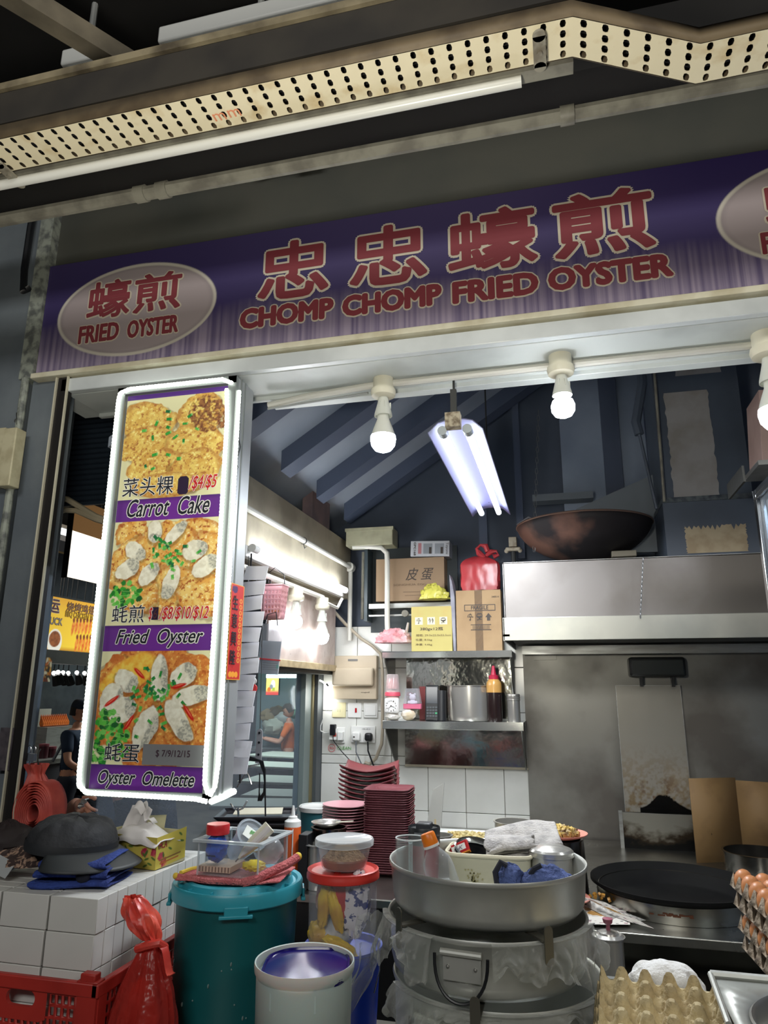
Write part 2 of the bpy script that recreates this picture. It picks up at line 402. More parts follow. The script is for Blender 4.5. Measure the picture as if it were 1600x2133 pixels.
# left side of the stall: beam, window strip, dark upper wall
BX = -1.28
mb = MB(); mb.bb((BX-.08, 2.14, 2.10), (BX, 4.2, 2.45)); mb.bb((BX-.16, 2.14, 2.06), (BX-.06, 4.2, 2.11))
struct('wall_left', mb, m_beige)
mb = MB()
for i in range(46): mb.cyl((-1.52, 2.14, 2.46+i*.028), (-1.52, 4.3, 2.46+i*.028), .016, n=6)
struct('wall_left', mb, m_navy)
struct('wall_left', MB().bb((-1.56, 2.14, 0), (-1.48, 4.2, .82)), m_pillar)
mb = MB()
mb.bb((-1.53, 3.97, .82), (-1.47, 4.07, 2.1)); mb.bb((-1.53, 2.14, 2.02), (-1.47, 4.07, 2.06)); mb.bb((-1.53, 2.14, .82), (-1.47, 4.07, .86))
win2 = struct('window_2', mb, mat('grey_frame', (128, 142, 140), .4))
MB().bb((-1.502, 2.14, .86), (-1.498, 3.97, 2.02)).build('pane', m_wglass, win2)
struct('wall_left', MB().bb((-1.54, 4.10, 0), (-1.44, 4.2, 2.1)), mat('door_grey', (76, 82, 86), .5))
struct('trim_3', MB().bb((-1.53, 4.071, 0), (-1.46, 4.099, 2.1)), mat('brassy_strip', (148, 138, 104), .35, .4))
# neighbouring corrugated shutter outside the left side
mb = MB()
for i in range(27): mb.cyl((-4.0, 3.2, 2.54+i*.03), (-1.6, 3.2, 2.54+i*.03), .017, n=6)
struct('wall_outside', mb, mat('shutter_navy', (50, 62, 76), .5))

# back wall: grout backing with tiles, steel sheet, dark upper part
wb = struct('wall_back', MB().bb((-1.44, 4.2, 0), (XR, 4.3, 1.93)), m_grout)
zs = [.64, .89, 1.13, 1.18, 1.43, 1.68, 1.93]
tm = {}
for k in range(6):
    for r in range(len(zs)-1):
        h = zs[r+1]-zs[r]; key = round(h, 3)
        if key not in tm:
            o = MB().box((0, 0, 0), (.212, .012, h-.003)).build('tile', m_tile, wb, bevel=.002); tm[key] = o
        else:
            o = tm[key].copy(); COL.objects.link(o)
        o.location = (-.795-.1075-.215*2+.215*k, 4.196, (zs[r]+zs[r+1])/2)
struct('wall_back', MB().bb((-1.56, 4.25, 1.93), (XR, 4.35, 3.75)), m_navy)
MB().bb((-.233, 4.186, .6), (XR, 4.199, 1.86)).build('steel_panel', m_steelwall, wb)
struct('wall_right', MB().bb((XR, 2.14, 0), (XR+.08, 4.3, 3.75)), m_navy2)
# roof over the stall: sheet rising to the right with rafters, then upright panels
sl = (3.098-2.663)/(1.084-.428)
def rz_(x): return 2.663+(x+1.084)*sl
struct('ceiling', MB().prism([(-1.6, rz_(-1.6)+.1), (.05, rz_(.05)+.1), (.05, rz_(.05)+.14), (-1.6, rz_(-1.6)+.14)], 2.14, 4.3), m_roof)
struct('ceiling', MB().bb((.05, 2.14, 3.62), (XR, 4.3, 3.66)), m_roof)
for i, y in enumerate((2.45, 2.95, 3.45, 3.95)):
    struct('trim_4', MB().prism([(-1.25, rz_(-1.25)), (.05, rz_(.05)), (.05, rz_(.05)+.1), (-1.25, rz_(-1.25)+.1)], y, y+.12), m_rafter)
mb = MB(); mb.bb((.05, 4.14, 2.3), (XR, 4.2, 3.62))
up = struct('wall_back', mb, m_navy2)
for px, w in ((1000, .05), (1075, .04), (1272, .1), (1350, .03)):
    q = P(px, 900, Y=4.12); MB().bb((q.x-w/2, 4.115, 2.3), (q.x+w/2, 4.14, 3.62)).build('batten', m_rafter, up)
q0 = P(1110, 1042, Y=4.05); q1 = P(1235, 1034, Y=4.05)
struct('trim_5', MB().bb((q0.x, 4.0, q0.z-.02), (q1.x, 4.1, q0.z+.02)), mat('angle_iron', (96, 104, 112), .5))
q0 = P(1200, 1062, Y=3.95); q1 = P(1372, 985, Y=3.95); q2 = P(1385, 1150, Y=3.95)
struct('trim_6', MB().prism([(q0.x, q0.z), (q1.x, q1.z), (q2.x, q2.z), (q0.x, q2.z)], 3.93, 3.95), mat('bluegrey_gusset', (112, 120, 128), .5))

# ---------------------------------------------------------------- facade
# white steel beam and soffit under the sign
mb = MB()
mb.bb((-1.84, 1.98, 2.652), (2.2, 2.03, 2.672))
struct('trim_7', mb, m_cream, bevel=.002)
mb = MB(); mb.bb((-1.72, 2.0, 2.594), (2.2, 2.03, 2.645)); struct('trim_8', mb, mat('white_gloss', (214, 220, 222), .25, col2=(190, 196, 198), scale=3), bevel=.003)
mb = MB(); mb.bb((-1.72, 2.045, 2.60), (2.2, 2.24, 2.62)); mb.bb((-1.72, 2.225, 2.585), (2.2, 2.245, 2.62)); mb.bb((-1.84, 2.03, 2.62), (2.2, 2.3, 2.66))
mb.bb((-1.0, 2.245, 2.57), (2.2, 2.29, 2.66))
struct('trim_9', mb, m_white, bevel=.002)

# the shop sign
sg = thing('shop_sign', 'long purple shop sign with red outlined lettering over the stall opening', 'sign', (-1.836, 2.0, 2.675))
SW, SH = 3.5, .452
MB().bb((0, .004, 0), (SW, .028, SH)).build('board', mat('sign_edge', (110, 108, 112), .5), sg)
pt = Paint(1150, 150, (64, 55, 98))
n1 = pt.noise(90, 3); st = np.zeros((150, 1150)); rs = np.random.RandomState(4); colr = rs.rand(1150); colr = np.convolve(colr, np.ones(3)/3, 'same'); st += colr[None, :]
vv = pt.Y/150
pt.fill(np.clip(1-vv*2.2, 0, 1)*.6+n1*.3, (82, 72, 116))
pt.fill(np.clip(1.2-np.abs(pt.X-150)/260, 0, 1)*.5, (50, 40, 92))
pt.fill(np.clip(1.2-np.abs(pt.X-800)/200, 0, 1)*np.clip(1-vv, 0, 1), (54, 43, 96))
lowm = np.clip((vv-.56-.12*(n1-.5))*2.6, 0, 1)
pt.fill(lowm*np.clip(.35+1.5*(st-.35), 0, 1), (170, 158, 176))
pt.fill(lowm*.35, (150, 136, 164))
for cx, cy, rx, ry in (((-1.445+1.836)/SW*1150, (3.127-2.893)/SH*150, .325/SW*1150, .183/SH*150), ((.845+1.836)/SW*1150, (3.127-2.905)/SH*150, .335/SW*1150, .15/SH*150+12)):
    pt.fill(pt.ell(cx, cy, rx, ry), (206, 200, 188)); pt.fill(pt.ell(cx, cy, rx-4, ry-4), (150, 140, 142)); pt.fill(pt.ell(cx, cy, rx-5.5, ry-5.5, soft=5), (170, 158, 160))
pt.build('sign_face', m_print, (0, 0, SH), (SW, 0, SH), (0, 0, 0), sg)
def zrow(px, py): return P(px, py, Y=2.0)
S2 = P
for ch, x0, y0, x1, y1 in (('忠', 540, 618, 684, 506), ('忠', 732, 592, 886, 474), ('蠔', 938, 562, 1112, 438), ('煎', 1160, 535, 1352, 400)):
    a = P(x0, y0, Y=2.0); c = P(x1, y1, Y=2.0); h = .213; w = c.x-a.x
    zb = 2.852+.003*(x0-540)/600
    for mtl, bo, dy in ((m_creamink, .068, -.0015), (m_red, .030, -.003)):
        e = 0
        text(ch, h, mtl, sg, ((a.x+c.x)/2+1.836, dy, zb-2.675-e), bold=bo, wid=w+2*e, hei=h+2*e, ext=.0006)
def word(body, x0, x1, z0, h, bold=.085, out=.07):
    x0 += bold*h; x1 -= bold*h; z0 += bold*h; h *= 1-2*bold
    # every letter leans its own way, as on the sign
    for mtl, bo, dy in ((m_creamink, bold+out, -.0015), (m_red, bold, -.003)):
        e = 0
        text(body, h, mtl, sg, ((x0+x1)/2+1.836, dy, z0-2.675-e), bold=bo, wid=x1-x0+2*e, hei=h+2*e, ext=.0006)
xs = lambda px, py: P(px, py, Y=2.0).x
word('CHOMP', xs(498, 690), xs(696, 660), 2.748, .082)
word('CHOMP', xs(712, 665), xs(922, 640), 2.746, .082)
word('FRIED', xs(942, 640), xs(1124, 610), 2.742, .082)
word('OYSTER', xs(1142, 608), xs(1406, 580), 2.742, .084)
for ox in (0, 2.29):
    for ch, x0, x1 in (('蠔', -1.642, -1.468), ('煎', -1.447, -1.262)):
        for mtl, bo, dy in ((m_creamink, .055, -.0015), (m_red, .022, -.003)):
            e = 0
            text(ch, .17, mtl, sg, ((x0+x1)/2+1.836+ox, dy, 2.872-2.675-e), bold=bo, wid=x1-x0+2*e, hei=.15+2*e, ext=.0006)
    word('FRIED', -1.668+ox, -1.498+ox, 2.775, .073, bold=.05, out=.06)
    word('OYSTER', -1.465+ox, -1.258+ox, 2.772, .073, bold=.05, out=.06)

# bulbs on holders along the soffit, with their conduit
def bulb_thing(label, top, s=1.0, long=False, group=None):
    t = thing('light_bulb', label, 'lamp', top, group=group)
    MB().lathe([(0, 0), (.036*s, 0), (.036*s, -.038*s), (.042*s, -.040*s), (.044*s, -.05*s), (.040*s, -.064*s), (.03*s, -.07*s), (0, -.07*s)], n=28).build('holder', mat('holder_cream', (214, 210, 190), .4), t)
    mb = MB().lathe([(.017*s, -.068*s), (.019*s, -.085*s), (.030*s, -.128*s), (.031*s, -.138*s), (.026*s, -.138*s), (.024*s, -.13*s)], n=24)
    for a in (-1.9, -1.1, .2): mb.box((math.cos(a)*.024*s, math.sin(a)*.024*s, -.10*s), (.005*s, .004*s, .022*s), (0, 0, a))
    mb.build('socket', mat('socket_white', (205, 208, 200), .35), t)
    if long:
        MB().lathe([(.02*s, -.125*s), (.021*s, -.15*s), (.034*s, -.185*s), (.042*s, -.21*s)], n=24).build('bulb_body', mat('bulb_white', (216, 218, 210), .4), t)
        MB().lathe([(.042*s, -.21*s), (.0435*s, -.222*s), (.040*s, -.243*s), (.028*s, -.26*s), (.012*s, -.267*s), (0, -.268*s)], n=24).build('bulb_dome', m_lampglow, t)
    else:
        MB().lathe([(.02*s, -.125*s), (.0205*s, -.142*s), (.024*s, -.15*s)], n=24).build('bulb_body', mat('bulb_white', (216, 218, 210), .4), t)
        MB().lathe([(.024*s, -.15*s), (.032*s, -.157*s), (.037*s, -.172*s), (.036*s, -.19*s), (.027*s, -.205*s), (.012*s, -.212*s), (0, -.213*s)], n=24).build('bulb_dome', m_lampglow, t)
    return t
zt = 2.6
q = P(790, 775, Z=zt); bulb_thing('pear-shaped lit bulb hanging from the white beam, nearest the menu box', (q.x, 2.185, zt), 1.0, True)
q = P(1166, 726, Z=zt); bulb_thing('round lit bulb hanging from the middle of the white beam', (q.x, 2.15, zt), 1.0)
q = P(1596, 676, Z=zt); bulb_thing('lit bulb hanging from the white beam at the right picture edge', (P(1592, 676, Y=2.15).x, 2.15, zt), 1.15, True)
pts = [(-1.0, 2.2, 2.565), (-.9, 2.21, 2.572), (-.75, 2.21, 2.58), (-.6, 2.21, 2.582)]
tag(MB().tube([(-1.0, 2.22, 2.56), (-.85, 2.215, 2.578), (-.6, 2.19, 2.583), (0, 2.185, 2.584), (.6, 2.185, 2.584), (2.1, 2.185, 2.584)], .0125, 10).build('conduit', m_wpipe), 'white painted conduit running along the beam between the bulbs', 'pipe')
tag(MB().tube([(-1.0, 2.215, 2.545), (-.8, 2.212, 2.556), (-.62, 2.21, 2.566)], .004, 6).build('cable', mat('cable_grey', (150, 154, 152), .5)), 'thin grey cable beside the conduit near the menu light box', 'cable')

# ---------------------------------------------------------------- canopy above: beam, cable tray, pipes
mb = MB(); mb.bb((-4, 1.155, 2.995), (3, 1.225, 3.015))
struct('trim_10', mb, mat('dirty_beam', (132, 122, 98), .7, col2=(66, 58, 44), scale=7))
struct('trim_11', MB().bb((-4, 1.165, 2.90), (3, 1.18, 2.995)), mat('web_dark', (44, 40, 34), .7, col2=(30, 27, 24), scale=5))
a = P(0, -30, Z=3.3); b_ = P(260, 130, Z=3.3)
mb = MB(); d = (b_-a).normalized(); mb.tube([a-d*.6, b_+d*.1], .04, 4); struct('trim_12', mb, mat('purlin', (120, 112, 96), .6, col2=(90, 84, 72), scale=6))
for (x0, y0, x1, y1, w), nm in (((335, 100, 765, 2, .045), 'long'), ((135, 148, 232, 130, .05), 'short')):
    a = P(x0, y0, Z=3.5); c = P(x1, y1, Z=3.5)
    t = thing('batten_light', {'long': 'unlit white strip light on the dark canopy, top of the picture', 'short': 'short end of an unlit strip light beyond the canopy beam, upper left'}[nm], 'lamp', (0, 0, 0))
    MB().bb((a.x, a.y-w/2, 3.5), (c.x, a.y+w/2, 3.56)).build('casing', mat('strip_white', (206, 208, 206), .5), t, bevel=.006)
    MB().cyl((a.x+.02, a.y, 3.49), (c.x-.02, a.y, 3.49), .014, n=10).build('tube', mat('strip_tube', (150, 152, 150), .3), t); MB().cyl(((a.x+c.x)/2, a.y, 3.56), ((a.x+c.x)/2, a.y, 3.75), .01, n=8).build('stem', m_dark, t) if 0 else None; MB().cyl(((a.x+c.x)/2, a.y, 3.55), ((a.x+c.x)/2, a.y, 3.751), .01, n=8).build('stem', mat('strip_tube', (150, 152, 150), .3), t)
# perforated cable tray, with a jog
tray = thing('cable_tray', 'cream perforated metal cable tray with a zigzag bend under the canopy', 'tray', (0, 0, 2.85))
rowsL = [((-1.6, 1.160), (-1.6, 1.262)), ((.088, 1.166), (.088, 1.262)), ((.345, 1.292), (.352, 1.398)), ((1.1, 1.275), (1.1, 1.385))]
m_tray = mat('tray_cream', (240, 230, 198), .5, col2=(206, 180, 128), scale=14, lo=.55, hi=.8)
mb = MB(); hole = MB()
def trayseg(A, B, n):
    (a0, a1), (b0, b1) = A, B
    for i in range(n):
        for j in range(4):
            def q(u, v):
                U = (i+u)/n; V = (j+v)/4
                p = Vector(a0).lerp(Vector(b0), U); r = Vector(a1).lerp(Vector(b1), U); w = p.lerp(r, V); return (w.x, w.y, 0)
            cs = [q(0, 0), q(1, 0), q(1, 1), q(0, 1)]
            hs = []
            for k in range(8):
                an = 2*PI*k/8+PI/8; hs.append(q(.5+.155*math.cos(an)*(1.0), .5+.29*math.sin(an)*(1.05 if abs(math.sin(an)) > .5 else .9)))
            o = [q(.5, 0), q(1, .0), q(1, .5), q(1, 1), q(.5, 1), q(0, 1), q(0, .5), q(0, 0)]
            # ring: outer points matched to the octagon
            outer = [q(1, .5), q(1, 1), q(.5, 1), q(0, 1), q(0, .5), q(0, 0), q(.5, 0), q(1, 0)]
            hs = []
            for k in range(8):
                an = 2*PI*k/8; sx_ = .16*math.cos(an); sy_ = .25*math.sin(an)*(1.0); sy_ += math.copysign(.14, math.sin(an)) if abs(math.sin(an)) > .1 else 0
                hs.append(q(.5+sx_, .5+sy_))
            mb.add(outer+hs, [(k, (k+1) % 8, 8+(k+1) % 8, 8+k) for k in range(8)])
            top = [(p[0], p[1], .0015) for p in hs]
            mb.add(hs+top, [(k, (k+1) % 8, 8+(k+1) % 8, 8+k) for k in range(8)])
trayseg(rowsL[0], rowsL[1], 44); trayseg(rowsL[1], rowsL[2], 6); trayseg(rowsL[2], rowsL[3], 19)
mb.build('perforated_base', m_tray, tray)
mb = MB()
for k in (0, 1):
    pl = [r[k] for r in rowsL]
    for i in range(3): mb.add([(*pl[i], 0), (*pl[i+1], 0), (*pl[i+1], .04), (*pl[i], .04)], [(0, 1, 2, 3)])
mb.build('rail', mat('tray_side', (110, 96, 74), .6, col2=(80, 68, 52), scale=9), tray, solid=.003)
mb = MB()
for k in range(3):
    o = .02+.028*k
    mb.tube([(-1.6, 1.16+o, .03), (.09, 1.165+o, .03), (.345, 1.29+o, .03), (1.1, 1.275+o, .03)], .011, 6)
mb.build('cables', m_black, tray)
q = P(1124, 105, Z=2.84); q2 = P(20, 362, Z=2.84)
for n_, qq in enumerate((q, q2)):
    br = MB(); br.box((qq.x, qq.y-.0, -.012), (.026, .075, .006)); br.cyl((qq.x, qq.y+.037, -.015), (qq.x, qq.y+.037, -.009), .013, n=12); br.cyl((qq.x, qq.y-.037, -.015), (qq.x, qq.y-.037, -.009), .013, n=12)
    br.cyl((qq.x, qq.y, -.02), (qq.x, qq.y, -.012), .006, n=8)
    br.build('bracket', mat('galv', (150, 146, 132), .5, col2=(120, 112, 98), scale=40), tray)
# 'mm' scrawl on the tray
text('m', .045, mat('faded_orange', (232, 150, 112), .6), tray, (P(462, 250, Z=2.85).x-.0, P(470, 248, Z=2.85).y, -.001), rot=(PI, 0, 0), ext=.0003, name='marking')
text('m', .045, MATS['faded_orange'], tray, (P(492, 242, Z=2.85).x, P(492, 242, Z=2.85).y, -.001), rot=(PI, 0, 0), ext=.0003, name='marking')
# tube and pipes behind the tray
t = thing('fluorescent_batten', 'white fluorescent tube fitting running along the front of the cable tray', 'lamp', (0, 1.283, 2.835))
MB().cyl((-1.6, 0, 0), (-.02, 0, 0), .0125, n=12).build('tube', mat('dim_tube', (214, 216, 212), .25, emit=.06, ecol=(255, 246, 224)), t)
MB().bb((-1.6, -.012, .012), (.09, .02, .032)).build('casing', m_gpipe, t)
tag(MB().tube([(-2.2, 1.43, 2.86), (-.1, 1.43, 2.86), (.5, 1.43, 2.86), (2, 1.43, 2.86)], .019, 10).build('pipe', m_gpipe), 'grey pipe with couplings running just behind the cable tray', 'pipe')
for px in (236, 292, 1178): 
    q = P(px, 340, Z=2.86); MB().cyl((q.x-.012, 1.43, 2.86), (q.x+.02, 1.43, 2.86), .023, n=12).build('coupling', m_gpipe, bpy.data.objects['pipe'])
a = P(520, 345, Y=1.95); c = P(605, 325, Y=1.95)
tag(MB().tube([a, P(560, 332, Y=1.95), P(600, 325, Y=1.95)], .008, 8).build('pipe_stub', m_alu), 'short shiny pipe stub in the dark gap over the fascia', 'pipe')
tag(MB().tube([P(665, 312, Y=1.95), P(900, 262, Y=1.95), P(1300, 188, Y=1.95)], .008, 8).build('thin_pipe', mat('dark_pipe', (70, 70, 68), .35, .5)), 'thin dark metal pipe lying along the top of the fascia', 'pipe')
a = P(635, 320, Y=1.96)
tag(MB().box(a, (.1, .05, .06)).build('junction_box', m_black, bevel=.004), 'dark junction box on top of the fascia', 'box')
struct('trim_13', MB().bb((-4, 1.5, 3.05), (3, 1.62, 3.2)), m_black)
# ---------------------------------------------------------------- menu light box
LX0, LX1, LZ0, LZ1, LY = -1.475, -1.02, 1.235, 2.58, 2.0
lb = thing('menu_light_box', 'tall menu light box with three dish photos and glowing rope-light border', 'sign', (LX0, LY, LZ0))
w, h = LX1-LX0, LZ1-LZ0
m_boxalu = mat('box_aluminium', (176, 180, 182), .35, .4, col2=(160, 164, 168), scale=3)
mb = MB(); mb.bb((0, .012, 0), (w, .135, h)); mb.build('housing', m_boxalu, lb, bevel=.004)
mb = MB(); mb.bb((0, -.004, 0), (.03, .012, h)); mb.bb((w-.03, -.004, 0), (w, .012, h)); mb.bb((0, -.004, 0), (w, .012, .02)); mb.bb((0, -.004, h-.025), (w, .012, h))
mb.bb((w, .03, 0), (w+.003, .036, h)); mb.bb((w, .06, 0), (w+.003, .066, h))
mb.build('frame', mat('frame_alu', (128, 134, 134), .4, .3), lb, bevel=.003)
PX0, PX1, PZ0, PZ1 = -1.442, -1.048, 1.250, 2.552
PW, PH = 300, 990
PT = pt = Paint(PW, PH, (226, 224, 178))
def cv(px, py):
    q = P(px, py, Y=LY+.01); return ((q.x-PX0)/(PX1-PX0)*PW, (PZ1-q.z)/(PZ1-PZ0)*PH)
pu = .394/300        # metres per canvas cell
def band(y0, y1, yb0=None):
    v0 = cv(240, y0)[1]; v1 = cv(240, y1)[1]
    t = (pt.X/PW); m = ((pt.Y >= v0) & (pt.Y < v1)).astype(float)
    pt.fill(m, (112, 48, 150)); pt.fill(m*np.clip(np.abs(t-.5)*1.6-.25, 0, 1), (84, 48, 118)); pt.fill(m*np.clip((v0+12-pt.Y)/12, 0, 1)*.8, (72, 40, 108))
rs = random.Random(11)
def dish(pieces, seed, pal, bg=None):
    for i, (px, py, rx, ry, an) in enumerate(pieces):
        cx, cy = cv(px, py); rx *= 1.25; ry *= 1.25; pt = PT.win(cx, cy, max(rx, ry)*1.4+8); m = pt.ell(cx, cy, rx, ry, an, .22, seed+i, 2)
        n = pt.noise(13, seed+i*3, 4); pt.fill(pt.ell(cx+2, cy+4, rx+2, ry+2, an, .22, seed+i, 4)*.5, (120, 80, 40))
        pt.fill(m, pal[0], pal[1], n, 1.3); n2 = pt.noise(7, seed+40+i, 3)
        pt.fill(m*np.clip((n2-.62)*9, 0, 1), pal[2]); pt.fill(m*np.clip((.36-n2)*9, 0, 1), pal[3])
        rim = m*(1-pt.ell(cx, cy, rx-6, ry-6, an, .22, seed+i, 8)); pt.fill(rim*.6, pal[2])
def onions(lst, seed=5):
    r = random.Random(seed)
    for px, py, an in lst:
        cx, cy = cv(px, py); pt = PT.win(cx, cy, 14); c = r.choice([(40, 140, 60), (60, 165, 66), (34, 112, 66), (96, 188, 80)]); L = r.uniform(5, 8); w_ = r.uniform(3, 4.2)
        pt.fill(pt.rect(cx-L, cy-w_+1.5, cx+L, cy+w_+1.5, an)*.45, (30, 50, 20)); pt.fill(pt.rect(cx-L, cy-w_, cx+L, cy+w_, an), c)
        pt.fill(pt.ell(cx+math.cos(an)*L, cy+math.sin(an)*L, 2, w_, an), (150, 205, 120))
def oyster(px, py, rx, ry, an, seed):
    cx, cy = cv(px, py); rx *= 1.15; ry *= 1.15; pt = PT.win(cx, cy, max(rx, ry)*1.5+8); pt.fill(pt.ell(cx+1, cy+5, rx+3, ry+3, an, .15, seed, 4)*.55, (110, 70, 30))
    m = pt.ell(cx, cy, rx, ry, an, .16, seed, 2); pt.fill(m, (246, 244, 224), (226, 222, 198), pt.noise(9, seed, 3))
    ex, ey = cx+math.cos(an)*rx*.62, cy+math.sin(an)*rx*.62
    m2 = m*pt.ell(ex, ey, rx*.42, ry*1.1, an, .5, seed+5, 5); n = pt.noise(4, seed+9, 3); pt.fill(m2*.8, (206, 204, 186), (140, 142, 132), n, 2)
def leaf(px, py, seed, n_=24, R=26):
    r = random.Random(seed); cx, cy = cv(px, py)
    for i in range(n_):
        a = r.uniform(0, 6.28); d = r.uniform(0, 1)**.6*R; x, y = cx+math.cos(a)*d*1.25, cy+math.sin(a)*d
        pt = PT.win(x, y, 18); pt.fill(pt.ell(x, y, r.uniform(5, 10), r.uniform(4, 7), r.uniform(0, 3.1), .35, seed+i, 1.5), r.choice([(58, 160, 52), (40, 128, 48), (94, 190, 70), (30, 96, 44), (116, 200, 90)]))
    pt = PT.win(cx, cy, 60)
    for i in range(4): pt.fill(pt.rect(cx-18+i*2, cy+8-i*9, cx+30, cy+9-i*9, -.2+i*.15), (140, 200, 110))
def chili(px, py, L, an):
    cx, cy = cv(px, py); pt = PT.win(cx, cy, 40); pt.fill(pt.ell(cx, cy, L, 5, an, .1, 3, 1.5), (206, 30, 22)); pt.fill(pt.ell(cx, cy-1.5, L*.6, 1.3, an), (240, 120, 90))
# dish 1 carrot cake
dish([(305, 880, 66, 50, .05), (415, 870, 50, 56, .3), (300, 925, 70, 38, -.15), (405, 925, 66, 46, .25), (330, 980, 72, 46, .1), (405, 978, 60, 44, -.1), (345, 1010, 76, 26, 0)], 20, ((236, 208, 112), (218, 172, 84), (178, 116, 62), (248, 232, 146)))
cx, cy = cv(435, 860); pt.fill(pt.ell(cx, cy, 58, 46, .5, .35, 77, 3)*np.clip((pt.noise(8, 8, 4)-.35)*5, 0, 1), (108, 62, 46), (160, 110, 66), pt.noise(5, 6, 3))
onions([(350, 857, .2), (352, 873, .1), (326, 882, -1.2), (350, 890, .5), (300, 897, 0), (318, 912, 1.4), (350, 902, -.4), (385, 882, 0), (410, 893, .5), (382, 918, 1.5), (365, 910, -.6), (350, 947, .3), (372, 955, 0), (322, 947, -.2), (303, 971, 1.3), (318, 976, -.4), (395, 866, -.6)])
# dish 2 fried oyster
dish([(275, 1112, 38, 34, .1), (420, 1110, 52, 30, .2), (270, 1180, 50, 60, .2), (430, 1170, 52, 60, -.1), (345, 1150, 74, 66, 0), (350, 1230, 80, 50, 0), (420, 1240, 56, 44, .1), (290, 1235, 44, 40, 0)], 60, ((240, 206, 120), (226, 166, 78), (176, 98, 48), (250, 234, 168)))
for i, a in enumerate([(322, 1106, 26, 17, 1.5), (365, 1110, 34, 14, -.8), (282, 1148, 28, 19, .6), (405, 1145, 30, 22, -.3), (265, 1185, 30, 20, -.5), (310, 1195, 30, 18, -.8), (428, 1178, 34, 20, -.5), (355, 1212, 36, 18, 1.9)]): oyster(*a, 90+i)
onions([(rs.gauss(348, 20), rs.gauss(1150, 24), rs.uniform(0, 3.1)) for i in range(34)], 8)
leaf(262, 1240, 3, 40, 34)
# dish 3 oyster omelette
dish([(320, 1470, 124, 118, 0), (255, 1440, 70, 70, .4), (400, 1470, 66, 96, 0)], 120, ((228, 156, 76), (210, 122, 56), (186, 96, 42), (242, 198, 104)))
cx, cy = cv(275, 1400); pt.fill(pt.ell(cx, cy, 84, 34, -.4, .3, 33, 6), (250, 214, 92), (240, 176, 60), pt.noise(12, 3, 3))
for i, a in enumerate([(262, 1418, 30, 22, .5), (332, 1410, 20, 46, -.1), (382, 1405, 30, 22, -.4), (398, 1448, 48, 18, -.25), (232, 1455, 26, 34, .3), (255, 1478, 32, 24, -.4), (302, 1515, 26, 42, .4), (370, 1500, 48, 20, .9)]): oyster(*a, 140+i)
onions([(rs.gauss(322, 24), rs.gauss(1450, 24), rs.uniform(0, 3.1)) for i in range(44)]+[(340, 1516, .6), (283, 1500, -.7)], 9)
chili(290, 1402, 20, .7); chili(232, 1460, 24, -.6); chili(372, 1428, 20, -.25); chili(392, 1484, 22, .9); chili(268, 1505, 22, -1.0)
leaf(225, 1500, 6, 34, 24); leaf(235, 1542, 7, 60, 40); leaf(205, 1575, 9, 20, 20)
band(1043, 1088); band(1303, 1356); band(1592, 1700); m = ((pt.Y < 14)).astype(float); pt.fill(m, (92, 56, 140))
# price covers (dark octagon, dark square, grey label)
o0 = lambda px, py: cv(px, py)
cx, cy = cv(381, 1011); pt.fill(pt.rect(cx-15, cy-24, cx+15, cy+24)*((abs(pt.X-cx)+abs(pt.Y-cy)) < 33), (46, 32, 58))
cx, cy = cv(323, 1278); pt.fill(pt.rect(cx-9, cy-16, cx+9, cy+15), (46, 32, 58))
pt.build('menu_print', mat('backlit_print', (255, 255, 255), .4, attr=True, emit=.10), (PX0-LX0, .010, PZ1-LZ0), (PX1-LX0, .010, PZ1-LZ0), (PX0-LX0, .010, PZ0-LZ0), lb)
def bt(body, x0, yb, x1, yt, m1, m2=None, bold=.01, out=.03, shear=0, hh=None):
    a = P(x0, yb, Y=LY+.008); c = P(x1, yt, Y=LY+.008); d0 = P(x0, yt, Y=LY+.008); hgt = hh or (d0.z-a.z)
    for mtl, bo, y in (((m2, bold+out, .0085),) if m2 else ())+((m1, bold, .0078),):
        e = 0
        text(body, hgt, mtl, lb, ((a.x+c.x)/2-LX0, y, a.z-LZ0-e), bold=bo, wid=c.x-a.x+2*e, hei=hgt+2*e, ext=.0003, shear=shear)
bt('菜头粿', 254, 1036, 362, 998, m_ink, m_whiteink, .0, .03)
bt('/$4/$5', 392, 1023, 453, 992, m_redink, m_whiteink, .01, .03, .25)
bt('Carrot  Cake', 264, 1078, 437, 1042, m_ink, m_whiteink, .012, .05, .3)
bt('蚝煎', 232, 1298, 302, 1262, m_ink, m_whiteink, .0, .03)
bt('$', 309, 1294, 318, 1265, m_redink, m_whiteink, .01, .03, .2)
bt('6', 319, 1289, 328, 1268, mat('brown_ink', (90, 50, 50), .5), None, 0, 0, .2)
bt('/$8/$10/$12', 330, 1294, 435, 1265, m_redink, m_whiteink, .01, .03, .25)
bt('Fried  Oyster', 240, 1350, 424, 1312, m_ink, m_whiteink, .012, .05, .3)
bt('蚝蛋', 216, 1586, 292, 1548, m_ink, m_whiteink, .0, .03)
bt('Oyster  Omelette', 203, 1640, 406, 1603, m_ink, m_whiteink, .012, .05, .3)
a = P(294, 1593, Y=LY); c = P(425, 1553, Y=LY)
lab = MB().bb((a.x-LX0, .003, a.z-LZ0), (c.x-LX0, .008, c.z-LZ0)).build('price_label', mat('grey_label', (140, 142, 144), .35), lb)
text('$ 7/9/12/15', .03, mat('label_ink', (70, 46, 60), .5), lb, ((a.x+c.x)/2-LX0, .002, a.z-LZ0+.022), wid=(c.x-a.x)*.56, hei=.022, ext=.0003)
